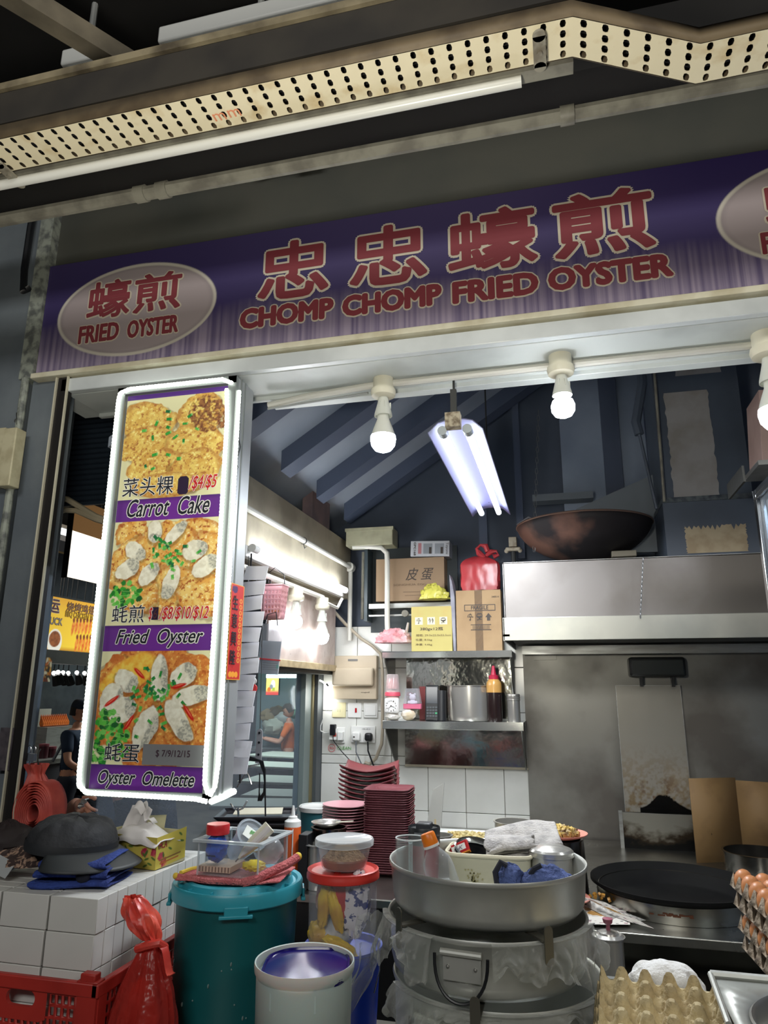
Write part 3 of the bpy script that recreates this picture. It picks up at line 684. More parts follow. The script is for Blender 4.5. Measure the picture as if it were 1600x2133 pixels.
# rope light: front border, side corner, bottom side
def rope(pts, name='rope_light', r=.0062):
    P_ = [Vector(p) for p in pts]; L_ = sum((P_[i+1]-P_[i]).length for i in range(len(P_)-1)); n = max(8, int(L_/.006)); out = []; acc = 0; seg = 0; d = 0
    for i in range(n+1):
        t = L_*i/n
        s = 0; k = 0
        while k < len(P_)-2 and s+(P_[k+1]-P_[k]).length < t: s += (P_[k+1]-P_[k]).length; k += 1
        e = (P_[k+1]-P_[k]); out.append(P_[k]+e*min(1, (t-s)/max(e.length, 1e-6)))
    N_ = len(out)
    mb = MB(); mb.tube(out, lambda u: r*(1.0+.22*(int(round(u*(N_-1))) % 2)), 8); mb.build(name, m_ledglow, lb)
rr = .03
rope([(w-.012, -.010, h-.03), (w-.05, -.010, h-.012), (.05, -.010, h-.010), (.014, -.010, h-.022), (.010, -.010, h-.05), (.008, -.010, .07), (.012, -.010, .03), (.04, -.010, .010), (w*.5, -.010, .008), (w-.05, -.010, .006), (w-.012, -.008, .0)])
rope([(w-.03, -.012, h-.05), (w-.022, -.012, h-.16), (w-.020, -.012, h*.5), (w-.022, -.012, .12), (w-.02, -.012, .05), (w-.008, -.01, .02)])
rope([(w+.004, .012, h-.05), (w+.006, .014, h*.5), (w+.006, .014, .1), (w+.004, .006, .04), (w-.004, -.008, .015)])
rope([(w, -.006, 0), (w+.004, .06, .004), (w+.004, .135, .01)], r=.008)
mb = MB(); mb.bb((w, .022, 1.06), (w+.006, .026, 1.13)); mb.tube([(w+.002, .03, 1.135), (w+.012, .028, 1.10), (w+.004, .026, 1.06)], .0025, 6); mb.sph((w+.003, .03, 1.075), .005, 8, 6); mb.sph((w+.003, .03, 1.03), .005, 8, 6)
mb.build('latch', mat('latch_dark', (60, 62, 66), .4, .6), lb)
# red greeting strip on the box side
a = P(472, 1275, X=LX1+.004); b0 = P(503, 1282, X=LX1+.004); c = P(472, 1455, X=LX1+.004)
rb = thing('greeting_banner', 'red vertical new-year greeting strip with black characters on the side of the light box', 'banner', (LX1+.008, 2.075, 1.58))
pb = Paint(40, 200, (196, 40, 40)); pb.fill(1-pb.rect(2, 2, 37, 197), (226, 160, 50)); pb.fill(pb.ell(12, 12, 8, 8, 0, .3, 3), (70, 30, 90))
for k in range(11): pb.fill(pb.ell(31, 34+k*12.5, 4, 5), (230, 170, 70)); pb.fill(pb.ell(31, 34+k*12.5, 2.4, 3.2), (200, 60, 40))
for x in (10, 18, 27): pb.fill(pb.ell(x, 188, 5, 6), (240, 160, 50))
for k in range(4): pb.fill(pb.ell(14, 44+k*38, 11, 17, 0, .2, k), (178, 28, 34))
BHh = .30
pb.build('paper', m_print, (0, -.045, BHh), (0, .05, BHh), (0, -.045, 0), rb)
for k, ch in enumerate('生意興隆'):
    text(ch, .04, m_ink, rb, (.0012, -.0115, BHh-.082-.057*k), rot=(PI/2, 0, PI/2), wid=.036, hei=.045, bold=.01, ext=.0004)
# ================================================================ inside the stall: walls, lamps, hood
def w_(px, p): return px*PX(p)
FRONT = (PI/2, 0, 0)
m_card = mat('cardboard', (172, 144, 108), .75, col2=(156, 128, 94), scale=5)
m_cardtape = clear('packing_tape', (220, 205, 180), .18, .15)
m_prt = mat('box_print', (62, 54, 50), .6)
# pipe and tube along the beam
a = P(505, 1053, X=BX+.012); b = P(742, 1190, X=BX+.012); b.y = 4.15; b.z = a.z*.5+b.z*.5; a.z = b.z
t = thing('conduit', 'white conduit running along the beige side beam and dropping down the back corner', 'pipe', (0, 0, 0))
mb = MB().tube([(BX+.016, 2.2, a.z), (BX+.016, 4.15, a.z)], .014, 10)
q = P(731, 1335, Y=4.15)
mb.tube([(BX+.016, 4.15, a.z), (BX+.016, 4.15, q.z)], .014, 10); mb.build('pipe', m_wpipe, t)
MB().cyl((BX+.012, 4.125, a.z), (BX+.012, 4.175, a.z), .03, n=14).build('junction', m_wpipe, t)
q = P(632, 1127, X=BX+.012)
mb = MB(); mb.lathe([(.018, -.008), (.020, 0), (.018, .008)], n=12, T=Matrix.Translation((BX+.012, q.y, a.z)) @ Matrix.Rotation(PI/2, 4, 'X'))
mb.tube([(BX+.014, q.y, a.z-.015), (BX+.02, q.y, a.z-.04), (BX+.03, q.y, a.z-.03)], .003, 6); mb.build('clip', m_dark, t)
a = P(525, 1142, X=BX+.04); b = P(722, 1230, X=BX+.04); zz = (a.z+b.z)/2
t = thing('fluorescent_batten', 'bright white fluorescent batten under the beige side beam', 'lamp', (BX+.04, a.y, zz))
L_ = b.y-a.y
MB().cyl((0, .05, 0), (0, L_-.03, 0), .017, n=14).build('tube', m_tubeglow, t)
mb = MB(); mb.cyl((0, 0, 0), (0, .05, 0), .0175, n=14); mb.cyl((0, L_-.03, 0), (0, L_, 0), .0175, n=14); mb.build('end_cap', m_wht, t)
MB().box((-.035, L_/2, -.012), (.03, L_+.02, .05)).build('batten', m_wht, t, bevel=.004)
a = P(500, 1178, X=BX-.02); b = P(672, 1245, X=BX-.02); zz = a.z
tag(MB().tube([(BX-.02, a.y, zz), (BX-.02, b.y, zz)], .0135, 10).build('hanging_rail', m_wpipe), 'white rail under the side beam carrying hooks and bulb holders', 'rail')
rail_z = zz
for i, (px, c) in enumerate(((513, 'rear'), (532, 'near'), (562, 'far'))):
    y = P(px, 1200, X=BX-.02).y
    o = MB(); o.tube([(BX-.02, y-.012, zz-.03), (BX-.02, y-.016, zz+.006), (BX-.02, y, zz+.018), (BX-.02, y+.016, zz+.004), (BX-.02, y+.01, zz-.04), (BX-.0, y+.0, zz-.075), (BX+.01, y-.015, zz-.085)], .0028, 6)
    tag(o.build('s_hook', mat('hook_wire', (70, 70, 72), .4, .7)), {'rear': 'wire hook on the white rail right beside the menu light box', 'near': 'wire hook on the white rail above the price cards', 'far': 'wire hook on the white rail holding the pink basket'}[c], 'hook')
def side_bulb(px, py, label, long):
    y = P(px, py, X=BX-.01).y; return bulb_thing(label, (BX-.01, y, rail_z-.008), .95, long)
side_bulb(618, 1215, 'lit round bulb on the white rail beside the pink basket', False)
side_bulb(672, 1240, 'lit pear bulb at the end of the white rail, glaring on the board', True)
tag(MB().tube([(BX-.0, P(680, 1240, X=BX).y, rail_z-.03), (BX+.01, P(700, 1250, X=BX).y, rail_z-.04), (BX+.02, P(706, 1240, X=BX).y, rail_z+.02)], .009, 8).build('flex_conduit', m_wpipe), 'short bent grey conduit from the last side bulb up to the beam', 'pipe')
# sheet board under the beam
bx = BX-.065
y0, y1 = P(560, 1300, X=bx).y, 4.12
t = thing('wall_board', 'stained pinkish sheet board behind the two side bulbs', 'board', (bx, y0, 1.66))
MB().bb((-.01, 0, .035), (0, y1-y0, .42)).build('sheet', mat('board_pink', (190, 176, 168), .25, col2=(166, 148, 140), scale=9, rvar=.3), t, bevel=.002)
MB().bb((-.012, 0, 0), (.012, y1-y0, .035)).build('lower_strip', mat('strip_beige', (186, 168, 132), .45, col2=(160, 142, 108), scale=20), t, bevel=.002)
struct('trim_14', MB().bb((BX-.22, 2.2, 1.64), (BX-.08, 4.15, 1.70)), m_dark)

# price cards, basket, pouch, strap
cardx = P(515, 1400, Y=2.75)
t = thing('price_card_rack', 'column of white cards hanging overlapped beside the menu light box', 'cards', (P(512, 1600, Y=2.45).x, 2.45, P(512, 1620, Y=2.45).z))
n = 13; z1_ = P(520, 1190, Y=2.45).z-t.location.z; mcard = None
for i in range(n):
    z = .02+(z1_-.02)*i/(n-1)*.96; z *= 1
    w = .092; x0_ = P(487+3.2*i, 1600-31*i, Y=2.45).x-t.location.x
    mbc = MB(); mbc.box((0, 0, .0), (w, .0022, .058), (math.radians(-18), 0, 0))
    o = mbc.build('card', mat('card_white', (232, 232, 238), .5), t) if mcard is None else mcard.copy()
    if mcard is not None: COL.objects.link(o)
    else: mcard = o
    o.location = (x0_+.012+.006*math.sin(i*2.3), -.008, z+.02); o.rotation_euler = (0, math.radians(-2+4*math.sin(i*1.7)), math.radians(3*math.sin(i)))
MB().bb((-.028, .008, -.02), (-.022, .012, 2.06-t.location.z)).build('wire', mat('hook_wire', (70, 70, 72), .4, .7), t)
q = P(570, 1262, Y=2.95); 
t = thing('plastic_basket', 'small pink perforated plastic basket hanging from the rail', 'basket', (q.x, q.y, q.z-.06))
bw, bd, bh = .105, .075, .15
mb = MB()
def frame_wall(mb, A, B, H, nx, nz, taper=.8, holes=True, thk=.003):
    "upright perforated wall between A and B"
    A = Vector(A); B = Vector(B)
    for i in range(nx):
        for j in range(nz):
            def q(u, v):
                U = (i+u)/nx; V = (j+v)/nz; k = taper+(1-taper)*V; c = (A+B)/2*k; p = (A*k).lerp(B*k, U); return (p.x, p.y, A.z+H*V)
            if 0 < j < nz-1 or holes == 'all':
                o = [q(0, 0), q(1, 0), q(1, 1), q(0, 1)]; h = [q(.28, .25), q(.72, .25), q(.72, .75), q(.28, .75)]
                mb.add(o+h, [(k, (k+1) % 4, 4+(k+1) % 4, 4+k) for k in range(4)])
            else: mb.add([q(0, 0), q(1, 0), q(1, 1), q(0, 1)], [(0, 1, 2, 3)])
cs = [(-bw/2, -bd/2, 0), (bw/2, -bd/2, 0), (bw/2, bd/2, 0), (-bw/2, bd/2, 0)]
for k in range(4): frame_wall(mb, cs[k], cs[(k+1) % 4], bh, 6 if k % 2 == 0 else 4, 7)
mb.add([Vector(c)*.8 for c in cs], [(0, 1, 2, 3)])
mb.build('basket_body', mat('basket_pink', (206, 150, 158), .4, col2=(196, 140, 140), scale=9), t, solid=.003)
MB().tube([Vector((c[0]*1.03, c[1]*1.03, bh)) for c in cs], .004, 6, closed=True).build('rim', MATS['basket_pink'], t)
MB().tube([(-.05, 0, bh), (-.045, 0, bh+.05), (0, 0, bh+.085), (.045, 0, bh+.05), (.05, 0, bh)], .0022, 6).build('handle', m_blk, t)
tag(crumple((q.x-.005, q.y, q.z-.035+.0), (.04, .028, .03), 5, .2, 4, 18, 12).build('basket_contents', mat('spice_orange', (196, 120, 60), .6, col2=(120, 60, 60), scale=40)), 'orange packets lying in the pink hanging basket', 'packet')
q = P(563, 1352, Y=2.9)
t = thing('document_pouch', 'clear hanging pouch with white paper and red edge below the pink basket', 'pouch', q)
MB().box((0, 0, 0), (.098, .008, .215), (0, math.radians(5), 0)).build('pouch', clear('pouch_clear', (225, 228, 232), .16, .1), t)
MB().box((0, .006, -.035), (.09, .001, .14), (0, math.radians(4), 0)).build('paper', mat('paper', (222, 224, 226), .6), t)
MB().box((.002, -.006, -.045), (.1, .003, .006), (0, math.radians(5), 0)).build('zip', mat('zip_red', (196, 56, 60), .4), t)
for k in range(4): MB().box((0, .0048, -.06-.009*k), (.07, .0006, .0018), (0, math.radians(4), 0)).build('print_line', m_prt, t)
MB().box((.036, .004, -.075), (.012, .0006, .016)).build('stamp', mat('teal_stamp', (60, 170, 150), .5), t)
MB().tube([(-.03, 0, .1), (-.02, 0, .15), (.02, 0, .16), (.03, 0, .1)], .0025, 6).build('cord', m_blk, t)
q = P(527, 1434, Y=2.47)-t.location
MB().cyl(q, q+Vector((0, .004, 0)), .016, n=18).build('round_tag', mat('tag_red', (220, 60, 60), .4), t); q.z += .026; MB().cyl(q, q+Vector((0, .004, 0)), .012, n=18).build('round_tag', m_wht, t)
q = P(538, 1590, Y=2.8); q1 = P(541, 1518, Y=2.8); hh = q1.z-q.z
t = thing('metal_strap', 'upright pale metal strap with round holes beside the side window', 'bracket', q)
mb = MB(); mb.prism([(-.013, 0), (.013, 0), (.013, hh-.012), (.008, hh-.003), (0, hh), (-.008, hh-.003), (-.013, hh-.012)], -.002, .002)
mb.build('strip', mat('strap_white', (176, 178, 184), .4, .3), t)
for k in (.25, .6, .88): MB().cyl((0, -.0035, hh*k), (0, .003, hh*k), .005, n=10).build('hole_plug', m_blk, t)
MB().tube([(0, .002, hh), (-.02, .01, 2.03-q.z)], .0015, 5).build('hang_wire', m_dark, t)
q = P(520, 1600, Y=2.5); t = thing('wire_hanger', 'chrome wire hanger with coiled black cables hanging below the price cards', 'hanger', q)
ch = mat('chrome_wire', (200, 202, 204), .2, 1)
def R_(px, py, Y=2.5): return P(px, py, Y=Y)-q
MB().tube([R_(496, 1592), R_(505, 1598), R_(530, 1594), R_(540, 1592)], .003, 6).build('rod', ch, t)
MB().tube([R_(512, 1600), R_(511, 1612), R_(494, 1640)], .0028, 6).build('leg_wire', ch, t)
MB().tube([R_(512, 1606), R_(518, 1616), R_(524, 1634)], .0028, 6).build('leg_wire', ch, t)
for k in range(5): MB().tube([R_(490+k, 1592-k*2, 2.52), R_(520, 1584-k*2, 2.52), R_(540+k*2, 1586, 2.52), R_(549+k, 1610, 2.52), R_(553-k, 1650, 2.52), R_(545-k*2, 1668, 2.52), R_(540, 1650+k, 2.52), R_(541, 1610, 2.52)], .0022, 6).build('cable_loop', m_blk, t)
MB().tube([R_(552, 1600), R_(553, 1700)], .003, 6).build('post', m_blk, t); MB().tube([R_(496, 1592), (R_(496, 1592).x, 0, 2.06-q.z)], .0015, 5).build('hang_wire', m_dark, t)
MB().tube([R_(480, 1674), R_(487, 1684), R_(496, 1688), R_(506, 1684), R_(515, 1668)], .003, 6).build('ring', ch, t)
MB().cyl(R_(496, 1683), R_(497, 1700), .004, n=8).build('stem', ch, t)

# back wall fittings
def wallbox(name, label, cat, x0, x1, z0, z1, dep, m, y=4.19, bevel=.004, group=None):
    t = thing(name, label, cat, ((x0+x1)/2, y, z0), group=group)
    MB().bb((-(x1-x0)/2, -dep, 0), ((x1-x0)/2, 0, z1-z0)).build('plate', m, t, bevel=bevel); return t
m_bb = mat('breaker_beige', (196, 182, 158), .45, col2=(184, 170, 146), scale=3)
t = wallbox('breaker_box', 'beige breaker box on the white tiles above the switches', 'box', -1.365, -1.09, 1.498, 1.752, .05, m_bb)
MB().bb((-.13, -.085, .075), (.125, -.05, .185)).build('cover_door', m_bb, t, bevel=.012)
MB().bb((-.04, -.053, .222), (.02, -.049, .234)).build('maker_plate', mat('plate_grey', (110, 108, 104), .4), t)
text('mpd', .012, m_prt, t, (.07, -.051, .035), wid=.05, hei=.009)
for i, (x, m, l) in enumerate(((-1.333, mat('switch_cream', (222, 214, 172), .4), 'cream blank switch plate, left of the three under the breaker box'), (-1.235, m_wht, 'white switch plate with a red rocker under the breaker box'), (-1.135, m_wht, 'white wide-rocker switch plate right of the red one'))):
    t = wallbox('switch_plate', l, 'switch', x-.043, x+.043, 1.391, 1.478, .010, m)
    if i == 0:
        for dx in (-.008, .006): MB().bb((dx, -.0115, .034), (dx+.005, -.01, .036)).build('slot', m_prt, t); MB().bb((dx, -.0115, .042), (dx+.005, -.01, .044)).build('slot', m_prt, t)
    if i == 1: MB().bb((.004, -.014, .03), (.015, -.01, .056)).build('rocker', mat('rocker_red', (170, 20, 30), .3), t, bevel=.001)
    if i == 2: MB().bb((-.034, -.015, .014), (.034, -.01, .074)).build('rocker', m_wht, t, bevel=.002)
t = wallbox('wall_socket', 'single white wall socket full of adapters above the green and red sticker', 'socket', -1.375, -1.292, 1.245, 1.335, .012, m_wht)
MB().bb((-.045, -.05, .02), (.0, -.012, .085)).build('adapter', m_wht, t, bevel=.003); MB().bb((.005, -.045, .018), (.038, -.012, .065)).build('adapter', m_wht, t, bevel=.003)
MB().bb((-.02, -.052, .04), (.0, -.05, .06)).build('adapter_label', mat('label_red', (210, 70, 60), .5), t)
t = wallbox('wall_socket', 'double white wall socket with one black and one white plug', 'socket', -1.255, -1.105, 1.25, 1.345, .012, m_wht)
MB().bb((-.06, -.045, .012), (-.012, -.012, .062)).build('white_plug', m_wht, t, bevel=.008)
MB().bb((-.05, -.047, .03), (-.04, -.045, .038)).build('plug_mark', m_prt, t)
mb = MB(); mb.bb((.018, -.05, .012), (.062, -.012, .058)); mb.build('black_plug', m_blk, t, bevel=.012, seg=3)
text('123 45 6', .008, mat('grey_ink', (120, 120, 120), .5), t, (.02, -.0128, .075), wid=.05, hei=.007)
q = P(694, 1520, Y=4.14)
t = thing('power_adapter', 'small black power adapter hanging in front of the single socket', 'adapter', q)
MB().box((0, 0, 0), (.034, .03, .062)).build('body', m_blk, t, bevel=.004)
MB().tube([(0, 0, -.03), (.002, 0, -.06), (.05, .01, -.12), (.1, .02, -.17), (.13, .02, -.20)], .003, 6).build('cord', m_blk, t)
c = [(-1.215, 4.15, 1.26), (-1.21, 4.14, 1.2), (-1.17, 4.13, 1.13), (-1.12, 4.14, 1.10), (-1.08, 4.15, 1.10)]
tag(MB().tube(c, .004, 6).build('cable', mat('cord_grey', (96, 100, 104), .5)), 'grey cord drooping from the white plug on the double socket', 'cable')
c = [(-1.14, 4.14, 1.26), (-1.135, 4.13, 1.21), (-1.1, 4.11, 1.14), (-1.06, 4.09, 1.08), (-1.03, 4.08, 1.03)]
tag(MB().tube(c, .005, 6).build('cable', m_blk), 'black cord running down from the black plug to the red plates', 'cable')
c = [P(p[0], p[1], Y=4.15) for p in ((691, 1268), (720, 1300), (752, 1330), (775, 1345), (793, 1362), (797, 1400), (797, 1470), (797, 1520), (795, 1550), (783, 1580), (770, 1592), (760, 1588))]
tag(MB().tube(c, .010, 8).build('cable_bundle', mat('bundle', (170, 160, 142), .5)), 'pale cable bundle curving round the right side of the breaker box', 'cable')
c = [P(p[0], p[1], Y=4.13) for p in ((648, 1405), (655, 1412), (672, 1420), (681, 1428), (684, 1440), (682, 1460), (678, 1478))]
t = thing('led_cord', 'glowing white light cord dangling under the board by the window post', 'lamp', (0, 0, 0))
MB().tube(c[:4], .005, 8).build('cord', mat('led_soft', (240, 245, 235), .4, emit=4), t); MB().tube(c[3:], lambda u: .006+.006*math.sin(u*PI)**.5, 8).build('glowing_end', mat('led_bright', (255, 255, 250), .4, emit=22), t)
MB().tube([c[3]+Vector((0, -.01, .01)), c[3]+Vector((.012, -.01, -.004))], .006, 6).build('tie', m_blk, t)
c = [P(p[0], p[1], Y=4.16) for p in ((674, 1496), (668, 1512), (668, 1522), (676, 1527), (690, 1525))]
tag(MB().tube(c, .004, 6).build('cable', m_wht), 'white cord looping into the single wall socket', 'cable')
q = P(691, 1558, Y=4.186)
t = thing('hygiene_sticker', 'red ring and green lettered sticker on the tiles under the sockets', 'sticker', q)
mb = MB(); mb.lathe([(.020, -.0005), (.0225, -.0005), (.0225, .0005), (.020, .0005)], n=28, T=Matrix.Rotation(PI/2, 4, 'X')); mb.build('ring', mat('sticker_red', (214, 84, 88), .5), t)
text('SG', .02, MATS['sticker_red'], t, (0, -.001, -.007), wid=.026, hei=.014)
text('CLEAN', .02, mat('sticker_green', (96, 160, 84), .5), t, (.078, -.001, -.008), wid=.085, hei=.018, bold=.01)
# pipes up the back corner
c = [P(735, 1139, Y=4.02), P(770, 1139, Y=4.02), P(795, 1141, Y=4.02), P(806, 1152, Y=4.02), P(807, 1170, Y=4.02)]
e = c[-1]; c += [Vector((e.x, 4.02, 1.95)), Vector((e.x+.005, 4.02, 1.83))]
t = thing('bent_pipe', 'white bent pipe coming out of the cream junction box down to the shelf', 'pipe', (0, 0, 0))
MB().tube(c, .0155, 10).build('pipe', m_wpipe, t); MB().box((e.x, 4.03, 1.885), (.05, .04, .014)).build('clamp', m_dark, t)
tag(MB().tube([P(757, 1150, Y=4.12), P(755, 1290, Y=4.12)], .010, 8).build('pipe', m_gpipe), 'thin grey pipe behind the bent white one, back corner', 'pipe')
a = P(720, 1138, Y=4.0); b = P(818, 1097, Y=4.0)
t = thing('junction_box', 'cream metal junction box high in the back corner', 'box', ((a.x+b.x)/2, 4.0, a.z))
MB().bb((-(b.x-a.x)/2, 0, 0), ((b.x-a.x)/2, .14, b.z-a.z)).build('body', mat('jb_cream', (168, 166, 140), .5, col2=(150, 148, 124), scale=10), t, bevel=.004)
MB().bb((-(b.x-a.x)/2-.004, -.006, (b.z-a.z)-.018), ((b.x-a.x)/2+.004, .02, b.z-a.z+.002)).build('lid', MATS['jb_cream'], t)

# storage ledge with the big brown carton
a = P(775, 1272, Y=4.06); b = P(950, 1258, Y=4.06)
t = thing('storage_ledge', 'steel storage ledge in the dark back corner above the tiles', 'shelf', (a.x, 4.06, 1.0))
z_ = P(850, 1256, Y=4.06).z-1.0
MB().bb((-.02, 0, z_-.028), (.5, .135, z_)).build('shelf_board', m_steel, t); MB().bb((-.04, .125, z_-.16), (.5, .135, z_+.36)).build('back_panel', mat('dark_green_panel', (44, 54, 58), .5), t)
MB().bb((-.05, -.0, z_-.1), (-.03, .13, z_+.34)).build('side_panel', mat('side_dark', (54, 66, 72), .4), t)
MB().bb((-.02, .0, z_-.075), (.5, .01, z_-.065)).build('wire_rail', m_steel, t); q = P(838, 1275, Y=3.97); MB().cyl((q.x-a.x, -.02, q.z-1.0), (q.x-a.x, 0, q.z-1.0), .02, n=16).build('knob', m_gpipe, t)
a = P(783, 1254, Y=4.07); b = P(925, 1160, Y=4.07)
def carton(name, label, x0, x1, y, dep, z0, hgt, m, group=None, rz=0, flap=True):
    t = thing(name, label, 'box', ((x0+x1)/2, y, z0), rz=rz, group=group); w = x1-x0
    MB().bb((-w/2, 0, 0), (w/2, dep, hgt)).build('carton', m, t, bevel=.002)
    return t, w
t, w = carton('cardboard_box', 'large plain brown carton with handwritten-style dark characters in the back corner', a.x, b.x, 4.07, .12, a.z+.002, b.z-a.z, mat('card_dim', (150, 126, 100), .75))
text('皮 蛋', .05, m_prt, t, (.06, -.002, .12), wid=.17, hei=.075, shear=.3)
text('SONGHUA EGG', .012, mat('faint_print', (120, 98, 76), .6), t, (.0, -.002, .09), wid=.2, hei=.012)
text('————', .02, MATS['faint_print'], t, (.02, -.002, .05), wid=.12, hei=.004)
text('————', .02, MATS['faint_print'], t, (.02, -.002, .03), wid=.1, hei=.004)
ctop = a.z+.002+b.z-a.z
q = P(895, 1139, Y=4.07)
t = thing('appliance_box', 'small white printed box lying on the big brown carton', 'box', (q.x, 4.07, ctop+.001), rot=(0, math.radians(2), 0))
MB().bb((-.118, 0, .004), (.118, .12, .098)).build('box', mat('box_white', (186, 190, 196), .5), t, bevel=.002)
text('GPC168', .02, m_prt, t, (-.098, -.0015, .05), rot=(PI/2, PI/2, 0), wid=.08, hei=.012, bold=.03)
text('Toyomi', .02, m_prt, t, (.092, -.0015, .052), rot=(PI/2, PI/2, 0), wid=.07, hei=.02)
for x in (-.04, .03): MB().bb((x, -.001, .02), (x+.055, 0, .082)).build('picture', mat('box_pic', (140, 146, 152), .5), t); MB().bb((x+.035, -.002, .02), (x+.05, -.001, .06)).build('picture_item', m_prt, t)
MB().bb((-.072, -.001, .02), (-.052, 0, .085)).build('label_strip', mat('box_pic2', (176, 120, 124), .5), t)
# folding sheet standing, bags, cartons on the top shelf
# shelves
SHX0, SHX1 = -1.003, -.255
def shelf(label, x0, x1, yf, z, lip, bh, group=None):
    t = thing('steel_shelf', label, 'shelf', (x0, yf, z))
    mb = MB(); mb.bb((0, 0, -.004), (x1-x0, 4.19-yf, 0)); mb.bb((0, 0, -lip), (x1-x0, .004, 0)); mb.build('shelf_board', m_mirror, t, bevel=.0015)
    for x in (.012, x1-x0-.012): MB().prism([(0.004, -.008), (4.186-yf, -.008), (4.186-yf, -bh), (4.16-yf, -bh), (.03, -lip-.02)], x-.003, x+.003, 'x').build('bracket', mat('bracket_steel', (118, 118, 116), .4, 1), t)
    return t
m_back = mat('dented_steel', (196, 196, 186), .10, 1, bump=.35, bscale=5)
su = shelf('upper wall shelf of polished steel carrying the cartons', -1.0, -.275, 3.92, 1.762, .036, .26)
MB().bb((.085, .255, -.365), (.70, .262, -.02)).build('back_sheet', m_back, su)
sl_ = shelf('lower wall shelf of polished steel with sauce bottle and pot', -.985, -.228, 3.88, 1.389, .042, .26)
MB().bb((.06, .295, -.25), (.75, .302, -.03)).build('back_sheet', mat('back_mirror', (180, 180, 172), .12, 1, bump=.15, bscale=5), sl_)
MB().bb((.06, .29, -.262), (.757, .305, -.25)).build('edge_strip', m_beige, sl_)
ZU, ZL = 1.762, 1.389
yb = mat('yellow_carton', (190, 178, 108), .6, col2=(192, 150, 88), scale=4, lo=.5, hi=.8)
t, w = carton('yellow_carton', 'yellow printed carton on the upper shelf with a yellow bag on top', -.832, -.60, 3.93, .12, ZU, .25, yb)
for k, chs in enumerate(('☂', '↑↑', '🍷')):
    x = -.072+.07*k; MB().bb((x-.022, -.001, .148), (x+.022, 0, .19)).build('icon_panel', mat('icon_pale', (226, 224, 196), .5), t)
    text(chs, .04, m_prt, t, (x, -.002, .153), wid=.028, hei=.032, bold=.01)
text('380gx12瓶', .03, m_prt, t, (.0, -.001, .112), wid=.13, hei=.022, bold=.01)
mg = mat('carton_grey_ink', (120, 104, 70), .5)
text('规格: 29.5x22.5x22.5cm', .02, mg, t, (.01, -.001, .082), wid=.2, hei=.014)
text('毛重: 8.5kg', .02, mg, t, (-.045, -.001, .056), wid=.095, hei=.014)
text('净重: 4.6kg', .02, mg, t, (-.045, -.001, .030), wid=.095, hei=.014)
t, w = carton('fragile_carton', 'brown carton marked fragile on the upper shelf under the red bag', -.575, -.325, 3.93, .12, ZU, .335, m_card)
MB().bb((-.02, -.001, 0), (.022, 0, .335)).build('tape', m_cardtape, t)
MB().bb((-.075, -.0012, .218), (.09, -.0004, .222)).build('print_frame', m_prt, t); MB().bb((-.075, -.0012, .25), (.09, -.0004, .254)).build('print_frame', m_prt, t)
MB().bb((-.079, -.0012, .218), (-.075, -.0004, .254)).build('print_frame', m_prt, t); MB().bb((.09, -.0012, .218), (.094, -.0004, .254)).build('print_frame', m_prt, t)
text('FRAGILE', .03, m_prt, t, (.007, -.0015, .226), wid=.095, hei=.021, bold=.02)
for k, chs in enumerate(('☂', '🍷', '⬆')): text(chs, .04, m_prt, t, (-.045+.05*k, -.0015, .165), wid=.034, hei=.04, bold=.015)
MB().bb((-.045, -.0012, .112), (.068, -.0004, .116)).build('print_frame', m_prt, t); MB().bb((-.045, -.0012, .14), (.068, -.0004, .144)).build('print_frame', m_prt, t)
text('||||||||||||', .03, m_prt, t, (.012, -.0015, .117), wid=.09, hei=.021)
text('240514', .012, m_prt, t, (.095, -.0015, .29), wid=.04, hei=.01)
# sheets leaning between the cartons
t = thing('foam_sheet', 'grey-edged foam sheet standing between the yellow and the fragile cartons', 'sheet', (-.588, 3.96, ZU))
MB().prism([(-.006, 0), (.008, 0), (.006, .3), (-.008, .39), (-.022, .43), (-.018, .3)], -.03, .09).build('sheet', mat('foam_grey', (156, 156, 168), .6, col2=(130, 130, 142), scale=10), t, bevel=.002)
# bags
m_redbag = mat('red_bag_plastic', (190, 62, 68), .3, col2=(160, 46, 54), scale=6, alpha=.93, spec=.6)
q = P(1002, 1196, Y=4.03)
t = thing('red_plastic_bag', 'knotted red plastic bag wrapped round a box on top of the fragile carton', 'bag', (q.x, 3.99, ZU+.336))

mbx = MB()
def redb(u, v):
    a = 2*PI*u; x, y = math.cos(a), math.sin(a); k = 1/max(abs(x), abs(y))**.75; zz = v*.2
    pull = 1-(max(0, v-.72)/.28)**2*.75; cr = 1-.05*abs(fbm(a*2.2, v*1.3, 1))*2-.03*abs(nz(a*6, v*2, 4))
    return (x*k*.112*pull*cr*(1.02 if v > .1 else .96), y*k*.062*pull*cr, zz+.006*nz(a*3, v*4))
mbx.surf(redb, 64, 18, True); mbx.build('bag', m_redbag, t)
mbk = MB(); mbk.tube([(.03, -.02, .19), (.0, -.03, .215), (-.012, -.03, .24), (.01, -.03, .262), (.04, -.03, .255), (.05, -.03, .22)], lambda u: .012+.006*math.sin(u*9), 8)
mbk.tube([(.04, -.02, .2), (.07, -.03, .22), (.1, -.03, .222), (.108, -.03, .2), (.08, -.03, .19)], lambda u: .011+.005*math.sin(u*8), 8); mbk.build('knot', m_redbag, t)
q = P(905, 1255, Y=4.0)
t = thing('yellow_plastic_bag', 'crumpled pale yellow plastic bag on the yellow carton', 'bag', (q.x, 3.99, ZU+.252))
crumple((0, 0, .045), (.088, .055, .085), 3, .22, 2.6, 40, 24, .14, flat=0).build('bag', mat('yellow_bag', (214, 208, 96), .3, col2=(190, 184, 80), scale=8, alpha=.95), t)
q = P(828, 1338, Y=3.98)
